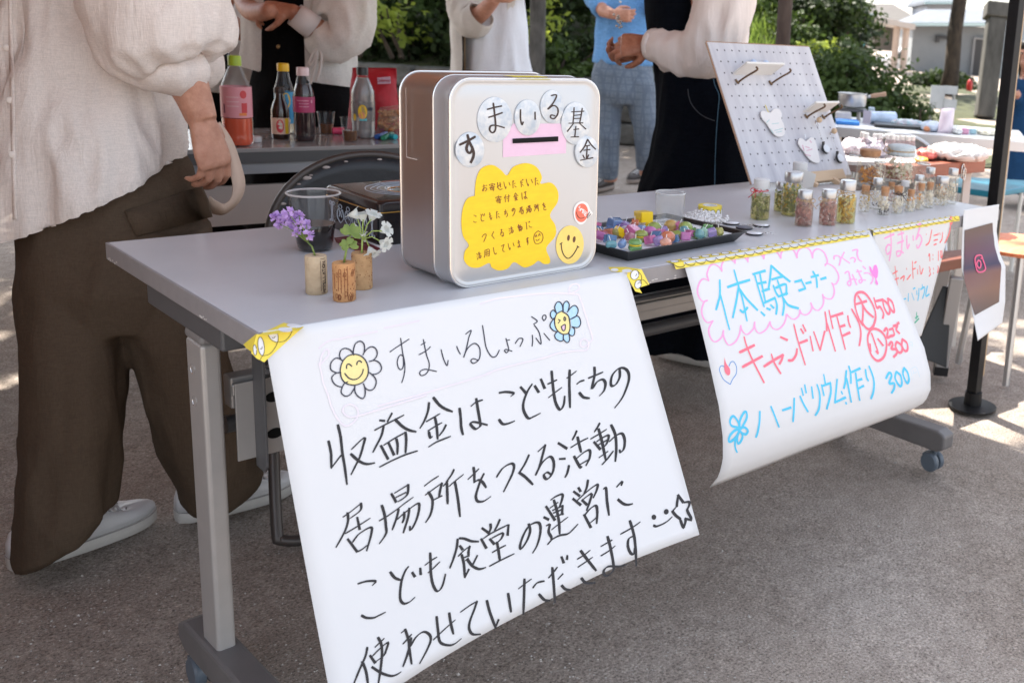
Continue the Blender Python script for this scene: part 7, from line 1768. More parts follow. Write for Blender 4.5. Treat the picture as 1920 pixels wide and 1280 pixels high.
for a in range(4):
    th = a * 1.57 + .5; p = c + Vector((math.cos(th) * .13, math.sin(th) * .13, -.02)); e = c + Vector((math.cos(th) * .17, math.sin(th) * .17, 0)); mb = MB(); mb.tube([p, (e.x, e.y, 0)], .012, 8); mb.build('leg', mat('leg_silver', (.5, .5, .5), .35, metal=.8), t, smooth=True)
# ================================================================== PEOPLE
def skin_mat(n, a, b): return mat(n, a, .48, col2=b, vscale=45, bump=.16, bscale=140, sub=.12, detail=5, spec=.4)
SK1 = skin_mat('skin_a', (.40, .18, .115), (.56, .29, .20)); SK2 = skin_mat('skin_b', (.34, .13, .075), (.50, .23, .145))
HAIR = mat('hair_dark', (.012, .009, .008), .4, col2=(.035, .024, .018), vscale=60, stretch=(1, 1, .1))
def R_(px, py, d, rx, ry, tilt=0.0, n=28, a0=None, a1=None, wob=0.0, seed=0, dd=0.0):
    """horizontal cloth ring centred where the view shows (px, py) at distance d; rx across the view, ry along it"""
    c = ond(px, py, d) + FH * dd; out = []
    v_ = ray(px, py); v_ = Vector((v_.x, v_.y, 0)).normalized(); u_ = Vector((v_.y, -v_.x, 0)); rx = rx * max(.6, v_.dot(FH)) 
    full = a0 is None
    for k in range(n):
        a = 2 * math.pi * k / n if full else rad(a0 + (a1 - a0) * k / (n - 1))
        w = 1 + wob * (math.sin(a * 5 + seed) * .6 + math.sin(a * 9 + seed * 2.3) * .4)
        out.append(c + u_ * (rx * w * math.cos(a)) + v_ * (ry * w * math.sin(a)) + UZ * tilt * math.cos(a))
    return out
def remesh(mb, name, m, parent, vox, smooth=6, factor=.5):
    o = mb.build(name, m, None, fix=True)
    bake(o, ('REMESH', dict(mode='VOXEL', voxel_size=vox, use_smooth_shade=True)), ('SMOOTH', dict(iterations=smooth, factor=factor)))
    if parent is not None: adopt(o, parent)
    return o
def hand(mb, w, d, n, side, curl=(.9, 1.0, 1.1, 1.2), s=1.0, thumb=.5, spread=.06):
    """palm, four fingers of their own length and bend, and a thumb from the side of the palm"""
    d = d.normalized(); n = (n - d * n.dot(d)).normalized(); l = d.cross(n).normalized() * side
    P = lambda a, b, c: w + d * a * s + l * b * s + n * c * s
    R = []
    for a, hw, ht in ((-.012, .026, .020), (.0, .027, .019), (.03, .034, .018), (.06, .040, .016), (.086, .041, .012), (.094, .036, .008)):
        R.append([P(a, hw * math.cos(t) * (1 if abs(math.cos(t)) < .99 else 1), ht * math.sin(t)) for t in [2 * math.pi * k / 14 for k in range(14)]])
    mb.rings(R)
    for i, (b, L, r) in enumerate(((.029, .076, .0087), (.010, .084, .0089), (-.009, .078, .0085), (-.027, .060, .0075))):
        p = P(.084 - abs(b - .005) * .12, b, .0); ang = 0; f = spread * (1.5 - i)
        pts = [P(.06, b * .9, 0), p]; rr = [r * .9, r * 1.12]
        for j, fr in enumerate((.46, .30, .24)):
            ang += curl[i] * (.75 if j == 0 else 1.0 if j == 1 else .6)
            v = d * math.cos(ang) + n * math.sin(ang) + l * f
            q = pts[-1] + v.normalized() * L * fr * s
            pts.append(pts[-1].lerp(q, .5)); rr.append(r * (1.0 - .07 * j)); pts.append(q); rr.append(r * (1.04 - .12 * j) if j < 2 else r * .62)
        mb.tube(pts, [x * s for x in rr], 9)
        mb.ell(pts[-1], (r * .62 * s,) * 3, 8, 6)
    t0 = P(.018, .024, .004); v1 = d * .62 + l * .62 + n * .42; v2 = d * .85 + l * .1 + n * (.2 + thumb); v3 = d * .85 - l * .15 + n * (.1 + thumb)
    p1 = t0 + v1.normalized() * .036 * s; p2 = p1 + v2.normalized() * .032 * s; p3 = p2 + v3.normalized() * .025 * s
    mb.tube([t0, p1, p1.lerp(p2, .5), p2, p3], [.014 * s, .0112 * s, .0098 * s, .0102 * s, .0066 * s], 10); mb.ell(p3, (.0066 * s,) * 3, 8, 6)
def limb(mb, pts, rr, n=14):
    P = catmull([tuple(p) for p in pts], 4); m_ = len(P); q = []
    for i in range(m_):
        t = i / (m_ - 1) * (len(rr) - 1); k = min(int(t), len(rr) - 2); q.append(rr[k] + (rr[k + 1] - rr[k]) * (t - k))
    mb.tube(P, q, n)
def head(mb, c, f):
    """head about c facing f: skull, jaw, nose, ears, neck"""
    f = f.normalized(); s = UZ.cross(f); Mx = M3(s, f, UZ)
    mb.ell(c + UZ * .02, (.073, .092, .088), 20, 14, Mx); mb.ell(c + f * .025 - UZ * .05, (.056, .062, .062), 18, 12, Mx)
    mb.rings([[c + f * (.078 + y) + s * x + UZ * z for x, y, z in q] for q in (((-.008, 0, .02), (.008, 0, .02), (0, .01, .02)), ((-.016, 0, -.018), (.016, 0, -.018), (0, .030, -.016)), ((-.012, 0, -.026), (.012, 0, -.026), (0, .014, -.026)))])
    mb.ell(c + f * .078 - UZ * .052, (.024, .012, .006), 10, 6, Mx); mb.ell(c + f * .077 - UZ * .062, (.021, .012, .006), 10, 6, Mx)
    for k in (-1, 1):
        mb.ell(c + s * k * .076 - UZ * .005 - f * .005, (.010, .02, .03), 10, 8, Mx)
        mb.ell(c + s * k * .031 + f * .083 + UZ * .022, (.020, .008, .005), 10, 6, Mx)
    mb.tube([c - UZ * .06 - f * .012, c - UZ * .15 - f * .03, c - UZ * .20 - f * .035], [.052, .054, .075], 16)
def face_hair(t, c, f, long=.0, bun=False):
    f = f.normalized(); s = UZ.cross(f); Mx = M3(s, f, UZ)
    mb = MB()
    for k in (-1, 1): mb.ell(c + s * k * .031 + f * .0845 + UZ * .012, (.012, .006, .005), 10, 6, Mx)
    mb.build('eye', mat('eye_dark', (.02, .012, .01), .2), t, smooth='all')
    mb = MB(); mb.ell(c + UZ * .038 - f * .012, (.084, .098, .086), 24, 16, Mx)
    mb.ell(c + UZ * .07 + f * .05, (.066, .045, .034), 18, 10, Mx)
    for k in (-1, 1): mb.ell(c + s * k * .066 - f * .02 - UZ * .03, (.026, .05, .075), 14, 10, Mx)
    if long: mb.ell(c - f * .065 - UZ * long * .5, (.085, .045, .09 + long * .6), 18, 12, Mx)
    if bun: mb.ell(c - f * .10 + UZ * .04, (.045, .04, .045), 14, 10, Mx)
    o = remesh(mb, 'hair', HAIR, t, .010, 4); crumple(o, .004, .03, 3, (1, 1, .2)); return o
def join_into(o, *others):
    """append other meshes' geometry so the body stays one mesh"""
    bm = bmesh.new(); bm.from_mesh(o.data)
    for x in others:
        bm.from_mesh(x.data); bpy.data.objects.remove(x)
    bm.to_mesh(o.data); bm.free()
    o.data.polygons.foreach_set('use_smooth', [True] * len(o.data.polygons)); return o
def shoe(t, heel, toe, up_m, sole_m, w=.046, h=.075, lace=True):
    f = (toe - heel); L = f.length; f.normalize(); s = UZ.cross(f)
    def prof(a): return w * (.70 + .30 * math.sin(min(1, a / .72) * math.pi * .5) if a < .72 else math.sqrt(max(0, 1 - ((a - .72) / .285) ** 2)) if a < 1 else .05) * (1 if a > .05 else .8)
    def ring(k, z, out=0.0, n=36):
        P = []
        for i in range(n):
            th = 2 * math.pi * i / n; a = .5 - .5 * math.cos(th); sg = 1 if math.sin(th) >= 0 else -1
            P.append(heel + f * (L * a) + s * sg * max(.004, (prof(max(.001, min(.999, a))) + out) * (abs(math.sin(th)) ** .25 if abs(math.sin(th)) > 1e-6 else 0)) + UZ * (z if not callable(z) else z(a)))
        return P
    mb = MB(); mb.rings([ring(0, .001, -.003), ring(0, .003, .0), ring(0, .024, .0015), ring(0, .027, -.001)]); mb.build('sole', sole_m, t, smooth=True, angle=60)
    hz = lambda a: .026 + (h - .026) * (1 if a < .45 else max(.46, 1 - (a - .45) * 1.25))
    R = [ring(0, .026, -.003)]
    for k in (.3, .6, .82, .95, 1.0):
        Q = ring(0, lambda a: .026 + (hz(a) - .026) * math.sin(k * 1.571), -.003 - .019 * k ** 3); R.append([p - f * (max(0, (p - heel).dot(f) / L - .45) * L * .42 * k ** 3) + f * (.02 * k ** 2 * max(0, 1 - (p - heel).dot(f) / L * 6)) for p in Q])
    mb = MB(); mb.rings(R); up = mb.build('upper', up_m, t, smooth='all')
    mb = MB()
    for a, w2 in ((.70, .040), (.44, .044)):
        for sg in (-1, 1): mb.tube([heel + f * L * (a + .03 * q_) + s * sg * (w2 - .012 * q_) + UZ * (.03 + (hz(a) - .04) * q_ / 2) for q_ in (0, 1, 2)], .0014, 5)
    mb.tube([p + UZ * .0005 for p in ring(0, .0255, .0012)], .0011, 5, closed=True)
    mb.build('seam', mat('seam_grey', (.30, .28, .27), .8), t)
    if lace:
        mb = MB()
        for i in range(4):
            a = .50 + .07 * i; z = hz(a) - .004; c = heel + f * L * a + UZ * z; mb.tube([c - s * .024 - UZ * .006, c + UZ * .004, c + s * .024 - UZ * .006], .003, 6)
        mb.build('lace', mat('lace_white', (.66, .64, .64), .8), t, smooth='all')
    return up

# ---- seller at the left, seen from the side: cream blouse, brown trousers, white trainers, phone in hand
t = thing('person', 'person in sheer cream blouse and wide brown trousers holding a phone on a strap', 'person', Vector((.12, .95, 0)))
brown_t = cloth('cloth_brown', (.085, .060, .042), .16, 520, rough=.95)
dark_t = cloth('cloth_black', (.006, .0055, .006), .3, 300)
d = 2.04; k = d / FPX
mb = MB()      # body
hd = ond(215, -440, d); limb(mb, [hd - UZ * .16, ond(200, -150, d), ond(185, 60, d), ond(200, 300, d), ond(215, 440, d)], [.07, .11, .09, .10, .10])
limb(mb, [ond(215, 430, d), ond(150, 700, d - .02), ond(115, 1000, d - .02)], [.07, .055, .04]); limb(mb, [ond(230, 430, d), ond(350, 700, d + .05), ond(420, 930, d + .16)], [.07, .055, .04])
head(mb, hd, RH); limb(mb, [ond(190, -220, d - .10), ond(255, -90, d - .12), ond(328, 92, d - .10)], [.055, .046, .042]); limb(mb, [ond(215, -220, d + .14), ond(300, -60, d + .2), ond(350, 70, d + .22), ond(362, 100, d + .2)], [.05, .045, .04, .03])
body = remesh(mb, 'body', SK1, None, .013, 4)
wr = ond(379, 226, d - .07); mb = MB(); limb(mb, [ond(328, 92, d - .10), ond(345, 140, d - .095), ond(364, 185, d - .08), wr], [.040, .0385, .032, .027])
hand(mb, wr, -UZ + RH * .22 + FH * .05, (-RH * .85 + FH * .25), 1, (.55, .62, .70, .78), 1.0, .35)
hh = remesh(mb, 'hand', SK1, None, .0032, 5); join_into(body, hh); adopt(body, t)
face_hair(t, hd, RH, bun=True)
mb = MB()      # trousers
mb.rings([R_(178, 205, d, .135, .10), R_(188, 260, d, .165, .125), R_(208, 340, d, .178, .14), R_(213, 430, d, .190, .155, wob=.02), R_(215, 520, d, .185, .165), R_(215, 600, d, .13, .13)])
mb.rings([R_(140, 420, d - .03, .11, .14), R_(133, 560, d - .04, .108, .13, wob=.04), R_(138, 660, d - .05, .104, .125, wob=.06, seed=1), R_(138, 740, d - .05, .104, .12, wob=.07, seed=1), R_(131, 870, d - .05, .100, .12, wob=.07, seed=2), R_(124, 950, d - .05, .100, .115, wob=.06, seed=2), R_(104, 1005, d - .06, .094, .10, tilt=.035, wob=.05), R_(98, 1024, d - .06, .076, .08, tilt=.035)])
mb.rings([R_(285, 420, d + .02, .12, .14), R_(300, 560, d + .04, .115, .13, wob=.03), R_(340, 660, d + .06, .100, .12, wob=.06, seed=3), R_(362, 740, d + .08, .098, .115, wob=.07, seed=3), R_(395, 830, d + .11, .106, .11, wob=.05, seed=4), R_(416, 890, d + .14, .098, .105, wob=.05, seed=4), R_(418, 918, d + .15, .088, .09, tilt=.02), R_(416, 935, d + .15, .07, .075, tilt=.02)])
tr = remesh(mb, 'trousers', brown_t, t, .0075, 3); crumple(tr, .010, .13, 4, (1.5, 1.5, .5), .003, .05)
mb = MB()      # cargo pocket flap on the near thigh, following the cloth
def on_cloth(px, py, lift=.004):
    o_ = CAM; dr = ray(px, py).normalized(); ok, loc, nr, _ = tr.ray_cast(o_, dr)
    return (loc - dr * lift) if ok else ond(px, py, d - .17)
fl = [(233, 396), (300, 372), (378, 350), (398, 392), (398, 412), (330, 428), (258, 444)]
q0 = [[on_cloth(233 + (378 - 233) * u_, 396 - 46 * u_) for u_ in [i / 8 for i in range(9)]], [on_cloth(243 + (390 - 243) * u_, 418 - 42 * u_, .006) for u_ in [i / 8 for i in range(9)]], [on_cloth(256 + (397 - 256) * u_, 443 - 36 * u_, .005) for u_ in [i / 8 for i in range(9)]]]
mb.add([p for r in q0 for p in r], [(j * 9 + i, j * 9 + i + 1, (j + 1) * 9 + i + 1, (j + 1) * 9 + i) for j in range(2) for i in range(8)])
mb.build('pocket_flap', brown_t, t, smooth='all', solid=.003)
mb = MB(); mb.rings([R_(178, 90, d, .128, .10), R_(176, 0, d, .135, .105), R_(176, -80, d, .15, .11), R_(180, -160, d, .14, .10)], cap=False); cm = mb.build('camisole', dark_t, t, smooth='all')
mb = MB(); mb.rings([R_(178, 215, d, .140, .105), R_(178, 150, d, .136, .104), R_(178, 80, d, .131, .102)], cap=False); mb.build('waistband', brown_t, t, smooth='all')
white_s = mat('shoe_white', (.60, .585, .59), .5, var=.05, vscale=20, bump=.1, bscale=80); sole_w = mat('shoe_sole', (.50, .47, .44), .6, var=.08, vscale=30)
for hl, te in (((18, 1070), (292, 968)), ((330, 978), (552, 915))):
    a, b = onz(*hl, .0), onz(*te, .0); a.z = b.z = gz(a.x, a.y) * 0; s = bpy.data.objects.new('shoe', None); COL.objects.link(s); s.location = a; adopt(s, t); shoe(s, a, b, white_s, sole_w, .048, .08)
blouse_m = cloth('cloth_cream', (.90, .81, .75), .035, 620, alpha=.86, tl=.12, rough=.9, crinkle=.55)
mb = MB()      # blouse body, hem dipping at the back
N_ = 48
R = [R_(185, -210, d, .12, .08, n=N_), R_(178, -170, d, .17, .10, n=N_), R_(168, -90, d, .185, .13, n=N_, wob=.02), R_(163, 0, d, .19, .15, n=N_, wob=.025), R_(160, 110, d, .198, .17, n=N_, wob=.03, seed=1), R_(158, 210, d, .205, .195, n=N_, wob=.03, seed=1), R_(158, 270, d, .212, .205, tilt=.03, n=N_, wob=.035, seed=2), R_(160, 320, d, .212, .208, tilt=.06, n=N_, wob=.04, seed=2), R_(162, 350, d, .21, .208, tilt=.08, n=N_, wob=.045, seed=2), R_(163, 362, d, .206, .204, tilt=.085, n=N_, wob=.05, seed=2)]
mb.rings(R, cap=False); bl = mb.build('blouse', blouse_m, t, smooth='all'); bake(bl, ('SUBSURF', dict(levels=2, render_levels=2))); crumple(bl, .013, .085, 8, (1.7, 1.7, .3), .002, .03)
def sleeve(name, pts, rr, m, par, seed, n=40, wob=.04):
    P = catmull([tuple(p) for p in pts], 4); m2 = len(P); q = []
    for i in range(m2):
        tt = i / (m2 - 1) * (len(rr) - 1); kk = min(int(tt), len(rr) - 2); q.append(rr[kk] + (rr[kk + 1] - rr[kk]) * (tt - kk))
    mb = MB(); mb.tube(P, q, n, cap=False); o = mb.build(name, m, par, smooth='all'); bake(o, ('SUBSURF', dict(levels=1, render_levels=1))); crumple(o, .012, .06, seed, (1.1, 1.1, .4), .002, .03); return o
sleeve('sleeve', [ond(232, -190, d - .09), ond(258, -95, d - .11), ond(290, 0, d - .12), ond(308, 62, d - .12), ond(318, 104, d - .115), ond(328, 128, d - .11), ond(330, 128, d - .11), ond(326, 112, d - .11)], [.07, .105, .122, .126, .110, .072, .052, .046], blouse_m, t, 3)
mb = MB(); mb.ell(ond(372, 118, d + .2), (.05, .055, .055), 20, 14); o = mb.build('far_sleeve', blouse_m, t, smooth='all'); crumple(o, .008, .05, 5)
mb = MB(); bt = mat('button_pearl', (.66, .58, .52), .3)
for px, py in ((12, 90), (19, 188), (23, 290)):
    ok, loc, nr, _ = bl.ray_cast(CAM, ray(px, py).normalized())
    if ok: mb = MB(); mb.lathe(loc - ray(px, py).normalized() * .003, [(.0055, 0), (.006, .0012), (.004, .0022)], 14, -ray(px, py).normalized()); mb.build('button', bt, t, smooth=True)
mb = MB(); rows = []
for py in range(-20, 415, 12):
    row = []
    for px in (15 + py * .022, 23 + py * .022):
        dr = ray(px, py).normalized(); ok, loc, nr, _ = bl.ray_cast(CAM, dr)
        row.append((loc - dr * .002) if ok else None)
    if all(row): rows.append(row)
if len(rows) > 2:
    mb.add([p for r in rows for p in r], [(i * 2, i * 2 + 1, i * 2 + 3, i * 2 + 2) for i in range(len(rows) - 1)]); mb.build('placket', blouse_m, t, smooth='all', solid=.001)
# phone with a ribbon strap
dp = d - .065
t2 = thing('phone', 'phone in a pale beige case on a ribbon strap in the seller hand', 'phone', ond(366, 255, dp))
mb = MB(); mb.prism([ond(x, y, dp + .015) for x, y in ((349, 214), (358, 208), (388, 292), (384, 306), (374, 303))], FH * .07); mb.build('case', mat('case_beige', (.52, .44, .39), .4), t2, bevel=.003)
mb = MB(); P_ = catmull([(402, 236), (424, 268), (440, 312), (448, 348), (440, 376), (420, 392), (400, 388), (386, 378)], 5); vs = []
for i, (x, y) in enumerate(P_):
    f_ = i / (len(P_) - 1); w = 12.5 - 4.5 * math.exp(-((f_ - .62) / .14) ** 2); pa, pb = P_[max(i - 1, 0)], P_[min(i + 1, len(P_) - 1)]; a = math.atan2(pb[1] - pa[1], pb[0] - pa[0]) - math.pi / 2
    dd = d - .03 + .05 * math.sin(f_ * 3.1)
    vs += [ond(x - w * math.cos(a), y - w * math.sin(a), dd - .012), ond(x + w * math.cos(a), y + w * math.sin(a), dd + .012)]
mb.add(vs, [(2 * i, 2 * i + 1, 2 * i + 3, 2 * i + 2) for i in range(len(P_) - 1)]); mb.build('strap', mat('strap_beige', (.56, .41, .32), .7), t2, smooth='all', solid=.0015)

# ---- person in sheer white blouse and black dress behind the drinks table
def trunk(mb, px, d, ys, rs, rz=.7): mb.rings([R_(px + o_, y, d, r, r * rz) for (y, o_), r in zip(ys, rs)])
def ground_leg(mb, px, py, d, r0, ground=(0, 0)):
    p = ond(px, py, d); limb(mb, [p, Vector((p.x + ground[0] * .5, p.y + ground[1] * .5, .45)), Vector((p.x + ground[0], p.y + ground[1], .09))], [r0, r0 * .7, r0 * .5])
t = thing('person', 'person in sheer open white blouse over a black buttoned dress, hands together', 'person', Vector((.95, 2.4, 0)))
d = 3.6
mb = MB(); hd = ond(550, -420, d); trunk(mb, 558, d, ((-210, 0), (-160, 0), (-60, 0), (40, 0), (150, 5), (260, 5)), (.08, .15, .145, .125, .15, .16))
head(mb, hd, -FH * .8 - RH * .6); limb(mb, [ond(640, -170, d), ond(652, -40, d - .02), ond(634, 78, d - .08)], [.05, .042, .038]); limb(mb, [ond(470, -170, d), ond(455, -40, d), ond(470, 20, d - .15), ond(510, 20, d - .25)], [.05, .042, .036, .028])
for s in (-1, 1): ground_leg(mb, 565 + 35 * s, 250, d, .075)
body = remesh(mb, 'body', SK2, None, .014, 4)
wr = ond(544, 20, d - .2); mb = MB(); limb(mb, [ond(634, 78, d - .08), ond(590, 50, d - .15), wr], [.038, .034, .026]); hand(mb, wr, -RH - UZ * .02 - FH * .1, FH * .6 - UZ * .55 , 1, (.8, .85, .9, .95), .95, .5); join_into(body, remesh(mb, 'hand', SK2, None, .0036, 5)); adopt(body, t)
face_hair(t, hd, -FH * .8 - RH * .6, .15)
mb = MB(); mb.rings([R_(556, -150, d, .16, .11), R_(556, -60, d, .155, .115), R_(558, 40, d, .14, .11), R_(562, 110, d, .155, .13), R_(566, 180, d, .185, .15, wob=.02), R_(570, 270, d, .21, .17, wob=.04), R_(574, 420, d, .24, .2, wob=.06)]); dr_ = remesh(mb, 'dress', dark_t, t, .013, 4); crumple(dr_, .008, .12, 6, (1.4, 1.4, .4))
bnm = mat('button_gold', (.40, .25, .10), .3)
for px, py in ((516, 46), (522, 88)):
    ok, loc, nr, _ = dr_.ray_cast(CAM, ray(px, py).normalized())
    if ok: mb = MB(); mb.ell(loc, (.007, .007, .007), 10, 6); mb.build('button', bnm, t, smooth='all')
sheer = cloth('cloth_sheer_white', (.82, .79, .74), .03, 620, alpha=.74, tl=.12, crinkle=.4)
kw = dict(n=64, a0=276, a1=276 + 318)
mb = MB(); R = [R_(557, -200, d, .10, .09, **kw), R_(557, -160, d, .17, .13, **kw), R_(558, -60, d, .19, .15, wob=.02, **kw), R_(558, 40, d, .20, .16, wob=.03, **kw), R_(559, 90, d, .208, .165, wob=.04, seed=1, **kw), R_(560, 125, d, .212, .168, tilt=-.02, wob=.05, seed=1, **kw), R_(561, 143, d, .208, .165, tilt=-.03, wob=.06, seed=1, **kw)]
nn = 64; mb.add([p for r in R for p in r], [(j * nn + i, j * nn + i + 1, (j + 1) * nn + i + 1, (j + 1) * nn + i) for j in range(len(R) - 1) for i in range(nn - 1)])
bl = mb.build('blouse', sheer, t, smooth='all', fix=False); bake(bl, ('SUBSURF', dict(levels=1, render_levels=1))); crumple(bl, .008, .11, 9, (1.5, 1.5, .4))
sleeve('sleeve', [ond(628, -180, d), ond(645, -100, d - .03), ond(648, 0, d - .06), ond(640, 60, d - .10), ond(612, 72, d - .13), ond(592, 58, d - .15)], [.06, .085, .098, .10, .075, .045], sheer, t, 5)
mb = MB(); a, b = ond(588, 52, d - .16), ond(552, 27, d - .2); mb.tube([a, a.lerp(b, .5), b], [.043, .041, .038], 24, cap=False); mb.build('cuff', mat('cuff_white', (.64, .58, .56), .85), t, smooth='all', solid=.002)
mb = MB(); kn = ond(598, 88, d - .17)
for q in (((588, 100), (580, 118), (586, 120), (596, 92)), ((603, 108), (600, 130), (594, 152)), ((594, 110), (588, 135), (582, 158))): mb.tube(catmull([kn] + [ond(x, y, d - .18) for x, y in q], 4), .0045, 6)
mb.build('tie_ribbon', mat('ribbon_white', (.62, .58, .54), .85), t, smooth='all')

# ---- person at far left behind, hands with a paper
t = thing('person', 'person in white top and black trousers half hidden behind the cream blouse', 'person', Vector((.6, 2.7, 0))); d = 3.85
mb = MB(); hd = ond(425, -390, d); trunk(mb, 428, d, ((-190, 0), (-140, 0), (-60, 0), (60, 0), (160, 0), (240, 0)), (.075, .15, .14, .12, .15, .15)); head(mb, hd, -FH + RH * .5)
limb(mb, [ond(480, -140, d), ond(492, -40, d), ond(452, 52, d - .12)], [.045, .038, .035]); limb(mb, [ond(360, -140, d), ond(350, -30, d), ond(390, 30, d - .15)], [.045, .04, .034])
for s in (-1, 1): ground_leg(mb, 428 + 35 * s, 230, d, .075)
body = remesh(mb, 'body', SK2, None, .014, 4)
mb = MB(); wr = ond(428, 34, d - .2); limb(mb, [ond(456, 62, d - .1), wr], [.036, .026]); hand(mb, wr, -RH * .4 + UZ * .9, FH, -1, (.7, .8, .9, 1.0), .95); wr2 = ond(402, 24, d - .2); limb(mb, [ond(382, 32, d - .14), wr2], [.032, .025]); hand(mb, wr2, RH * .8 + UZ * .5, FH, 1, (.6, .7, .8, .9), .95); join_into(body, remesh(mb, 'hand', SK2, None, .0036, 5)); adopt(body, t); face_hair(t, hd, -FH + RH * .5, .1)
whitec = cloth('cloth_white', (.66, .66, .67), .08, 260, tl=.2)
mb = MB(); mb.rings([R_(428, -150, d, .16, .10), R_(428, -50, d, .16, .12), R_(432, 60, d, .16, .13, wob=.02), R_(440, 120, d, .18, .15, wob=.04), R_(444, 168, d, .19, .155, wob=.05)]); o = remesh(mb, 'top', whitec, t, .013, 4); crumple(o, .009, .10, 7, (1.4, 1.4, .5))
mb = MB(); mb.rings([R_(436, 150, d, .16, .13), R_(436, 260, d, .18, .15), R_(436, 420, d, .17, .14), R_(436, 640, d, .15, .12)]); remesh(mb, 'trousers', dark_t, t, .014, 4)
t2 = thing('paper_cone', 'small folded white paper in the hands at far left', 'paper', ond(444, 20, d - .3)); mb = MB(); dd = d - .32; mb.add([ond(x, y, dd + o_) for x, y, o_ in ((452, 0, 0), (462, 42, .0), (436, 27, .02), (442, -12, .03))], [(0, 1, 2), (0, 2, 3)]); mb.build('sheet', paper, t2, solid=.001)
t2 = thing('shoulder_bag', 'shiny black bag hanging beside the white top', 'bag', ond(404, 112, d - .25)); mb = MB(); mb.ell(ond(404, 112, d - .22), (.055, .04, .042), 20, 12, IMG); mb.build('bag', mat('bag_black', (.012, .013, .016), .25), t2, smooth='all')
mb = MB(); mb.tube(catmull([ond(x, y, d - .24) for x, y in ((386, 100), (388, 40), (396, -40), (404, -120))], 4), .008, 8); mb.build('strap', mat('bag_black'), t2, smooth='all')

# ---- person in white T-shirt with an open linen shirt
t = thing('person', 'person in white T-shirt under an open pale linen shirt behind the tin', 'person', ond(925, 300, 5.0)); d = 5.0; t.location.z = 0
mb = MB(); hd = ond(925, -300, d); trunk(mb, 922, d, ((-165, 0), (-125, 0), (-60, 2), (40, 8), (120, 14), (190, 8)), (.075, .14, .13, .11, .12, .13)); head(mb, hd, -FH - RH * .3)
limb(mb, [ond(876, -120, d), ond(868, -20, d - .05), ond(886, 38, d - .15)], [.05, .044, .04]); limb(mb, [ond(975, -120, d), ond(988, -30, d), ond(965, -20, d - .2)], [.05, .044, .036])
for s in (-1, 1): ground_leg(mb, 925 + 25 * s, 190, d, .08)
body = remesh(mb, 'body', SK1, None, .015, 4); mb = MB(); wr = ond(928, -2, d - .26); limb(mb, [ond(886, 38, d - .15), ond(906, 22, d - .2), wr], [.042, .038, .028]); hand(mb, wr, UZ * .7 + RH * .7, FH, -1, (.6, .7, .8, .9), 1); join_into(body, remesh(mb, 'hand', SK1, None, .004, 4)); adopt(body, t); face_hair(t, hd, -FH - RH * .3)
tee = cloth('cloth_tee', (.70, .72, .76), .04, 260)
mb = MB(); mb.rings([R_(922, -130, d, .16, .10), R_(923, -60, d, .16, .115), R_(928, 20, d, .15, .12), R_(934, 90, d, .155, .13, wob=.02), R_(938, 150, d, .165, .14, wob=.03)]); o = remesh(mb, 'tee_shirt', tee, t, .014, 4); crumple(o, .010, .12, 3, (1.5, 1.5, .35))
lin = cloth('cloth_linen', (.62, .58, .53), .08, 420, tl=.08)
kw = dict(n=56, a0=302, a1=302 + 286)
mb = MB(); R = [R_(918, -140, d, .15, .12, **kw), R_(916, -60, d, .175, .14, **kw), R_(913, 30, d, .18, .15, wob=.03, **kw), R_(912, 100, d, .175, .155, wob=.04, **kw), R_(911, 170, d, .172, .155, wob=.05, **kw)]; nn = 56
mb.add([p for r in R for p in r], [(j * nn + i, j * nn + i + 1, (j + 1) * nn + i + 1, (j + 1) * nn + i) for j in range(len(R) - 1) for i in range(nn - 1)]); o = mb.build('open_shirt', lin, t, smooth='all', fix=False); bake(o, ('SUBSURF', dict(levels=1, render_levels=1))); crumple(o, .011, .12, 5, (1.5, 1.5, .35))
sleeve('sleeve', [ond(874, -130, d), ond(866, -60, d - .04), ond(872, 10, d - .1), ond(886, 40, d - .15), ond(902, 28, d - .19)], [.07, .08, .085, .082, .062], lin, t, 8)
mb = MB(); mb.rings([R_(926, 140, d, .16, .13), R_(926, 240, d, .17, .14), R_(926, 420, d, .15, .12)]); remesh(mb, 'trousers', dark_t, t, .015, 4)

# ---- person in denim shirt and checked trousers
t = thing('person', 'person in light denim shirt and grey blue checked trousers standing on the path', 'person', onz(1160, 360, 0)); d = 6.2
mb = MB(); hd = ond(1172, -245, d); trunk(mb, 1172, d, ((-130, 0), (-100, 0), (-40, 0), (40, 0), (120, 0), (160, 0)), (.08, .18, .17, .15, .155, .15)); head(mb, hd, -FH)
limb(mb, [ond(1115, -100, d), ond(1106, -30, d), ond(1130, 20, d - .15)], [.055, .047, .04]); limb(mb, [ond(1228, -100, d), ond(1238, -30, d), ond(1220, 20, d - .15)], [.055, .047, .04])
limb(mb, [ond(1148, 140, d), ond(1143, 240, d), ond(1145, 340, d + .1)], [.08, .06, .045]); limb(mb, [ond(1190, 140, d), ond(1212, 230, d), ond(1212, 330, d + .15)], [.08, .06, .045])
body = remesh(mb, 'body', SK1, None, .015, 4); mb = MB(); wr = ond(1150, 28, d - .22); limb(mb, [ond(1130, 20, d - .15), wr], [.04, .03]); hand(mb, wr, RH, FH, 1, (.7, .8, .9, 1), 1); join_into(body, remesh(mb, 'hand', SK1, None, .004, 4)); adopt(body, t); face_hair(t, hd, -FH)
den = cloth('cloth_denim', (.13, .30, .56), .28, 200, stretch=(1, 1, .3)); 
mb = MB(); mb.rings([R_(1172, -105, d, .18, .11), R_(1172, -40, d, .185, .125), R_(1172, 30, d, .175, .13), R_(1170, 90, d, .18, .14, wob=.02), R_(1168, 122, d, .185, .145, wob=.03)])
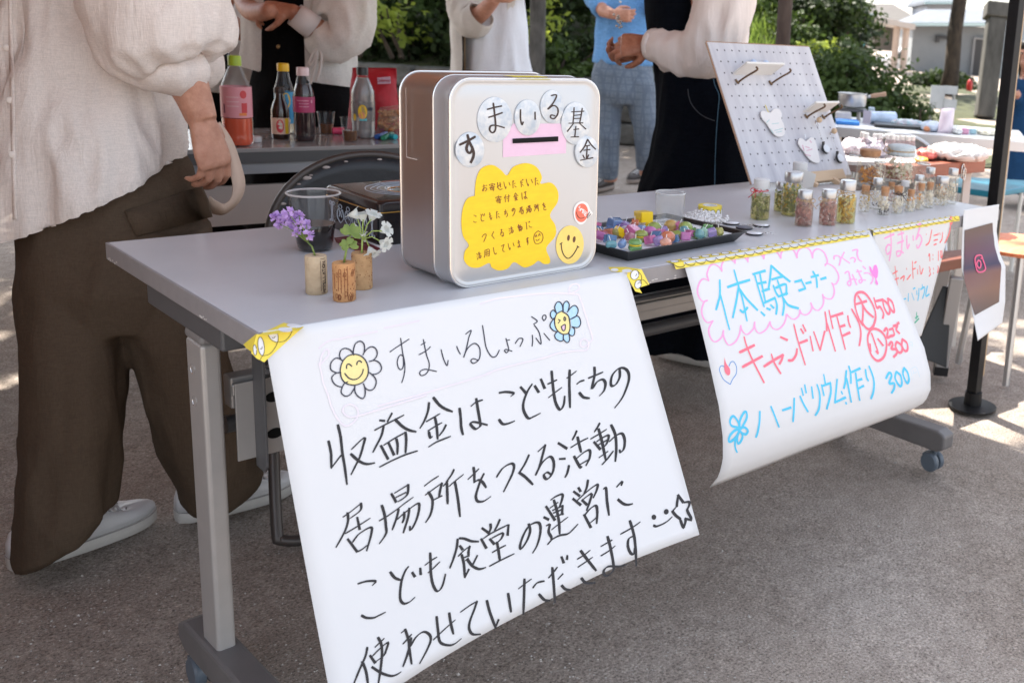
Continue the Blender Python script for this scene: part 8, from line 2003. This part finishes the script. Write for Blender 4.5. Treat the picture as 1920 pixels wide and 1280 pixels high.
limb(mb, [ond(1115, -100, d), ond(1104, -30, d - .02), ond(1128, 20, d - .13)], [.075, .065, .055]); limb(mb, [ond(1228, -100, d), ond(1238, -30, d - .02), ond(1222, 20, d - .13)], [.075, .065, .055])
o = remesh(mb, 'denim_shirt', den, t, .015, 4); crumple(o, .010, .13, 2, (1.4, 1.4, .5))
for py in (4, 40, 75):
    ok, loc, nr, _ = o.ray_cast(CAM, ray(1163, py).normalized())
    if ok: mb = MB(); mb.ell(loc, (.008, .008, .008), 10, 6); mb.build('button', bt, t, smooth='all')
chk = cloth('cloth_check', (.155, .19, .235), .22, 260, plaid=(.09, .115, .16))
mb = MB(); mb.rings([R_(1168, 105, d, .165, .13), R_(1168, 140, d, .19, .15), R_(1170, 175, d, .185, .15), R_(1172, 195, d, .12, .12)])
mb.rings([R_(1142, 150, d, .10, .13), R_(1142, 200, d, .078, .10), R_(1141, 260, d, .07, .085, wob=.03), R_(1141, 310, d + .04, .066, .08, wob=.04), R_(1142, 334, d + .08, .062, .075)]); mb.rings([R_(1194, 150, d, .105, .13), R_(1202, 195, d, .09, .105), R_(1212, 240, d, .078, .09, wob=.03), R_(1213, 290, d + .05, .068, .08, wob=.04), R_(1213, 318, d + .1, .062, .075)])
o = remesh(mb, 'trousers', chk, t, .014, 4); crumple(o, .012, .14, 6, (1.3, 1.3, .8))
bsh = mat('shoe_dark', (.03, .02, .017), .5)
for a, b in (((1148, 352), (1136, 368)), ((1216, 336), (1210, 350))):
    s = bpy.data.objects.new('shoe', None); COL.objects.link(s); h_ = onz(*a, 0); s.location = h_; adopt(s, t); tdir = Vector((-FH.x - RH.x * .4, -FH.y - RH.y * .4, 0)).normalized(); shoe(s, h_, h_ + tdir * .28, bsh, mat('sole_dark', (.25, .2, .17), .7), .048, .09)

# ---- person in black dungaree dress and cream blouse by the pegboard
t = thing('person', 'person in black dungaree dress and cream blouse with clasped hands by the pegboard', 'person', Vector((1.82, 1.2, 0))); d = 3.2
mb = MB(); hd = ond(1275, -400, d); trunk(mb, 1312, d, ((-210, -10), (-160, -5), (-60, 0), (60, 5), (150, 10), (250, 15)), (.08, .15, .145, .135, .15, .16), .85); head(mb, hd, -RH * .9 - FH * .2)
limb(mb, [ond(1352, -160, d - .1), ond(1350, -20, d - .12), ond(1310, 104, d - .12)], [.052, .046, .04]); limb(mb, [ond(1300, -160, d + .2), ond(1290, -20, d + .2), ond(1250, 80, d + .12), ond(1215, 92, d + .05)], [.05, .045, .038, .03])
for s in (-1, 1): ground_leg(mb, 1325 + 30 * s, 250, d, .08)
body = remesh(mb, 'body', SK2, None, .014, 4)
wr = ond(1222, 84, d - .08); mb = MB(); limb(mb, [ond(1310, 104, d - .12), ond(1262, 96, d - .1), wr], [.042, .036, .029]); hand(mb, wr, -RH * 1.0 - UZ * .08, FH * .9 - UZ * .5, 1, (.85, .8, .8, .85), 1.0, .5)
wr2 = ond(1208, 92, d + .02); limb(mb, [ond(1245, 92, d + .08), wr2], [.034, .028]); hand(mb, wr2, -RH * .95 - UZ * .25 - FH * .2, -FH * .6 + UZ * .5, -1, (.75, .8, .85, .9), .95, .4)
join_into(body, remesh(mb, 'hand', SK2, None, .0034, 5)); adopt(body, t); face_hair(t, hd, -RH * .9 - FH * .2, .2)
navy = cloth('cloth_navy_black', (.004, .0055, .009), .35, 260)
mb = MB(); mb.rings([R_(1275, -120, d, .10, .11), R_(1272, -60, d, .10, .13), R_(1268, 0, d, .098, .14), R_(1275, 70, d, .10, .14), R_(1305, 125, d, .13, .15), R_(1318, 180, d, .145, .17, wob=.02), R_(1322, 240, d, .152, .18, wob=.03), R_(1322, 300, d, .175, .20, wob=.05), R_(1322, 358, d, .215, .22, wob=.06, seed=1), R_(1318, 450, d, .235, .24, wob=.07, seed=1), R_(1312, 580, d, .25, .25, wob=.07, seed=1), R_(1310, 628, d, .25, .25, wob=.07, seed=1)])
o = remesh(mb, 'dungaree_dress', navy, t, .013, 4); crumple(o, .010, .15, 4, (1.6, 1.6, .3))
def seam(pts, m, name='stitching'):
    P = []
    for x, y in catmull(pts, 4):
        ok, loc, nr, _ = o.ray_cast(CAM, ray(x, y).normalized())
        if ok: P.append(loc + nr * .001)
    if len(P) > 3: mb = MB(); mb.tube(P, .0013, 5); mb.build(name, m, t)
stc = mat('stitch_blue', (.05, .13, .20), .8)
seam([(1336, 140), (1340, 160), (1348, 180), (1346, 210), (1343, 250), (1341, 300), (1340, 350)], stc); seam([(1290, 168), (1294, 190), (1306, 208), (1322, 220), (1340, 227)], mat('stitch_grey', (.05, .055, .065), .8))
cream = cloth('cloth_cream_b', (.82, .74, .70), .03, 620, tl=.08, crinkle=.45)
mb = MB(); mb.rings([R_(1330, -190, d, .12, .12), R_(1338, -150, d, .135, .15), R_(1344, -60, d, .118, .165), R_(1346, 0, d, .104, .165, wob=.02), R_(1346, 70, d, .100, .16, wob=.03), R_(1345, 118, d, .085, .14)]); o2 = remesh(mb, 'blouse', cream, t, .012, 4); crumple(o2, .009, .10, 7, (1.5, 1.5, .4))
sleeve('sleeve', [ond(1356, -170, d - .1), ond(1362, -70, d - .15), ond(1356, 20, d - .17), ond(1335, 82, d - .16), ond(1300, 104, d - .13), ond(1262, 98, d - .11), ond(1238, 88, d - .1), ond(1228, 85, d - .09)], [.07, .092, .088, .086, .076, .062, .052, .042], cream, t, 6)
mb = MB(); a, b = ond(1231, 86, d - .095), ond(1222, 84.5, d - .085); mb.tube([a, a.lerp(b, .4), b], [.047, .050, .048], 28, cap=False); o3 = mb.build('cuff', cream, t, smooth='all', solid=.003)
sh_n = mat('shoe_navy', (.012, .016, .024), .6)
s = bpy.data.objects.new('shoe', None); COL.objects.link(s); a, b = onz(1352, 688, 0), onz(1216, 655, 0); s.location = a; adopt(s, t); shoe(s, a, a + (b - a).normalized() * .27, sh_n, sole_w, .05, .085)
# small silver charm held in the clasped hands
t2 = thing('charm', 'small silver charm dangling in the clasped hands before the denim shirt', 'charm', ond(1158, 40, d - .05)); mb = MB(); q = random.Random(2)
for i in range(14): mb.ell(ond(1150 + q.uniform(0, 16), 26 + q.uniform(0, 26), d - .02), (.004, .004, .004), 7, 5)
mb.build('bead', mat('charm_silver', (.55, .50, .46), .2, metal=.8), t2, smooth='all')

# ---- person in a navy dress at the right edge
t = thing('person', 'dark haired person in a navy dress at the right edge of the view', 'person', onz(1925, 330, 0)); d = 7.2
mb = MB(); hd = ond(1930, 104, d); hd.z = max(hd.z, 1.02); dz = hd.z; trunk(mb, 1930, d, ((148, 0), (165, 0), (200, 0), (240, 0), (300, 0)), (.06, .12, .12, .11, .12)); head(mb, hd, -FH - RH * .5)
limb(mb, [ond(1908, 165, d), ond(1899, 195, d), ond(1908, 175, d - .2)], [.04, .034, .028])
for s in (-1, 1): ground_leg(mb, 1930 + 15 * s, 290, d, .055)
body = remesh(mb, 'body', SK1, None, .013, 3); adopt(body, t); face_hair(t, hd, -FH - RH * .5, .15)
nv = cloth('cloth_navy', (.012, .05, .12), .2, 240); mb = MB(); mb.rings([R_(1930, 150, d, .12, .09), R_(1928, 190, d, .135, .11), R_(1926, 250, d, .15, .13, wob=.03), R_(1925, 300, d, .2, .17, wob=.05), R_(1925, 360, d, .22, .2, wob=.06)]); limb(mb, [ond(1908, 160, d), ond(1900, 192, d - .02), ond(1906, 178, d - .16)], [.055, .052, .045]); o = remesh(mb, 'dress', nv, t, .013, 4); crumple(o, .008, .12, 3, (1.5, 1.5, .4))
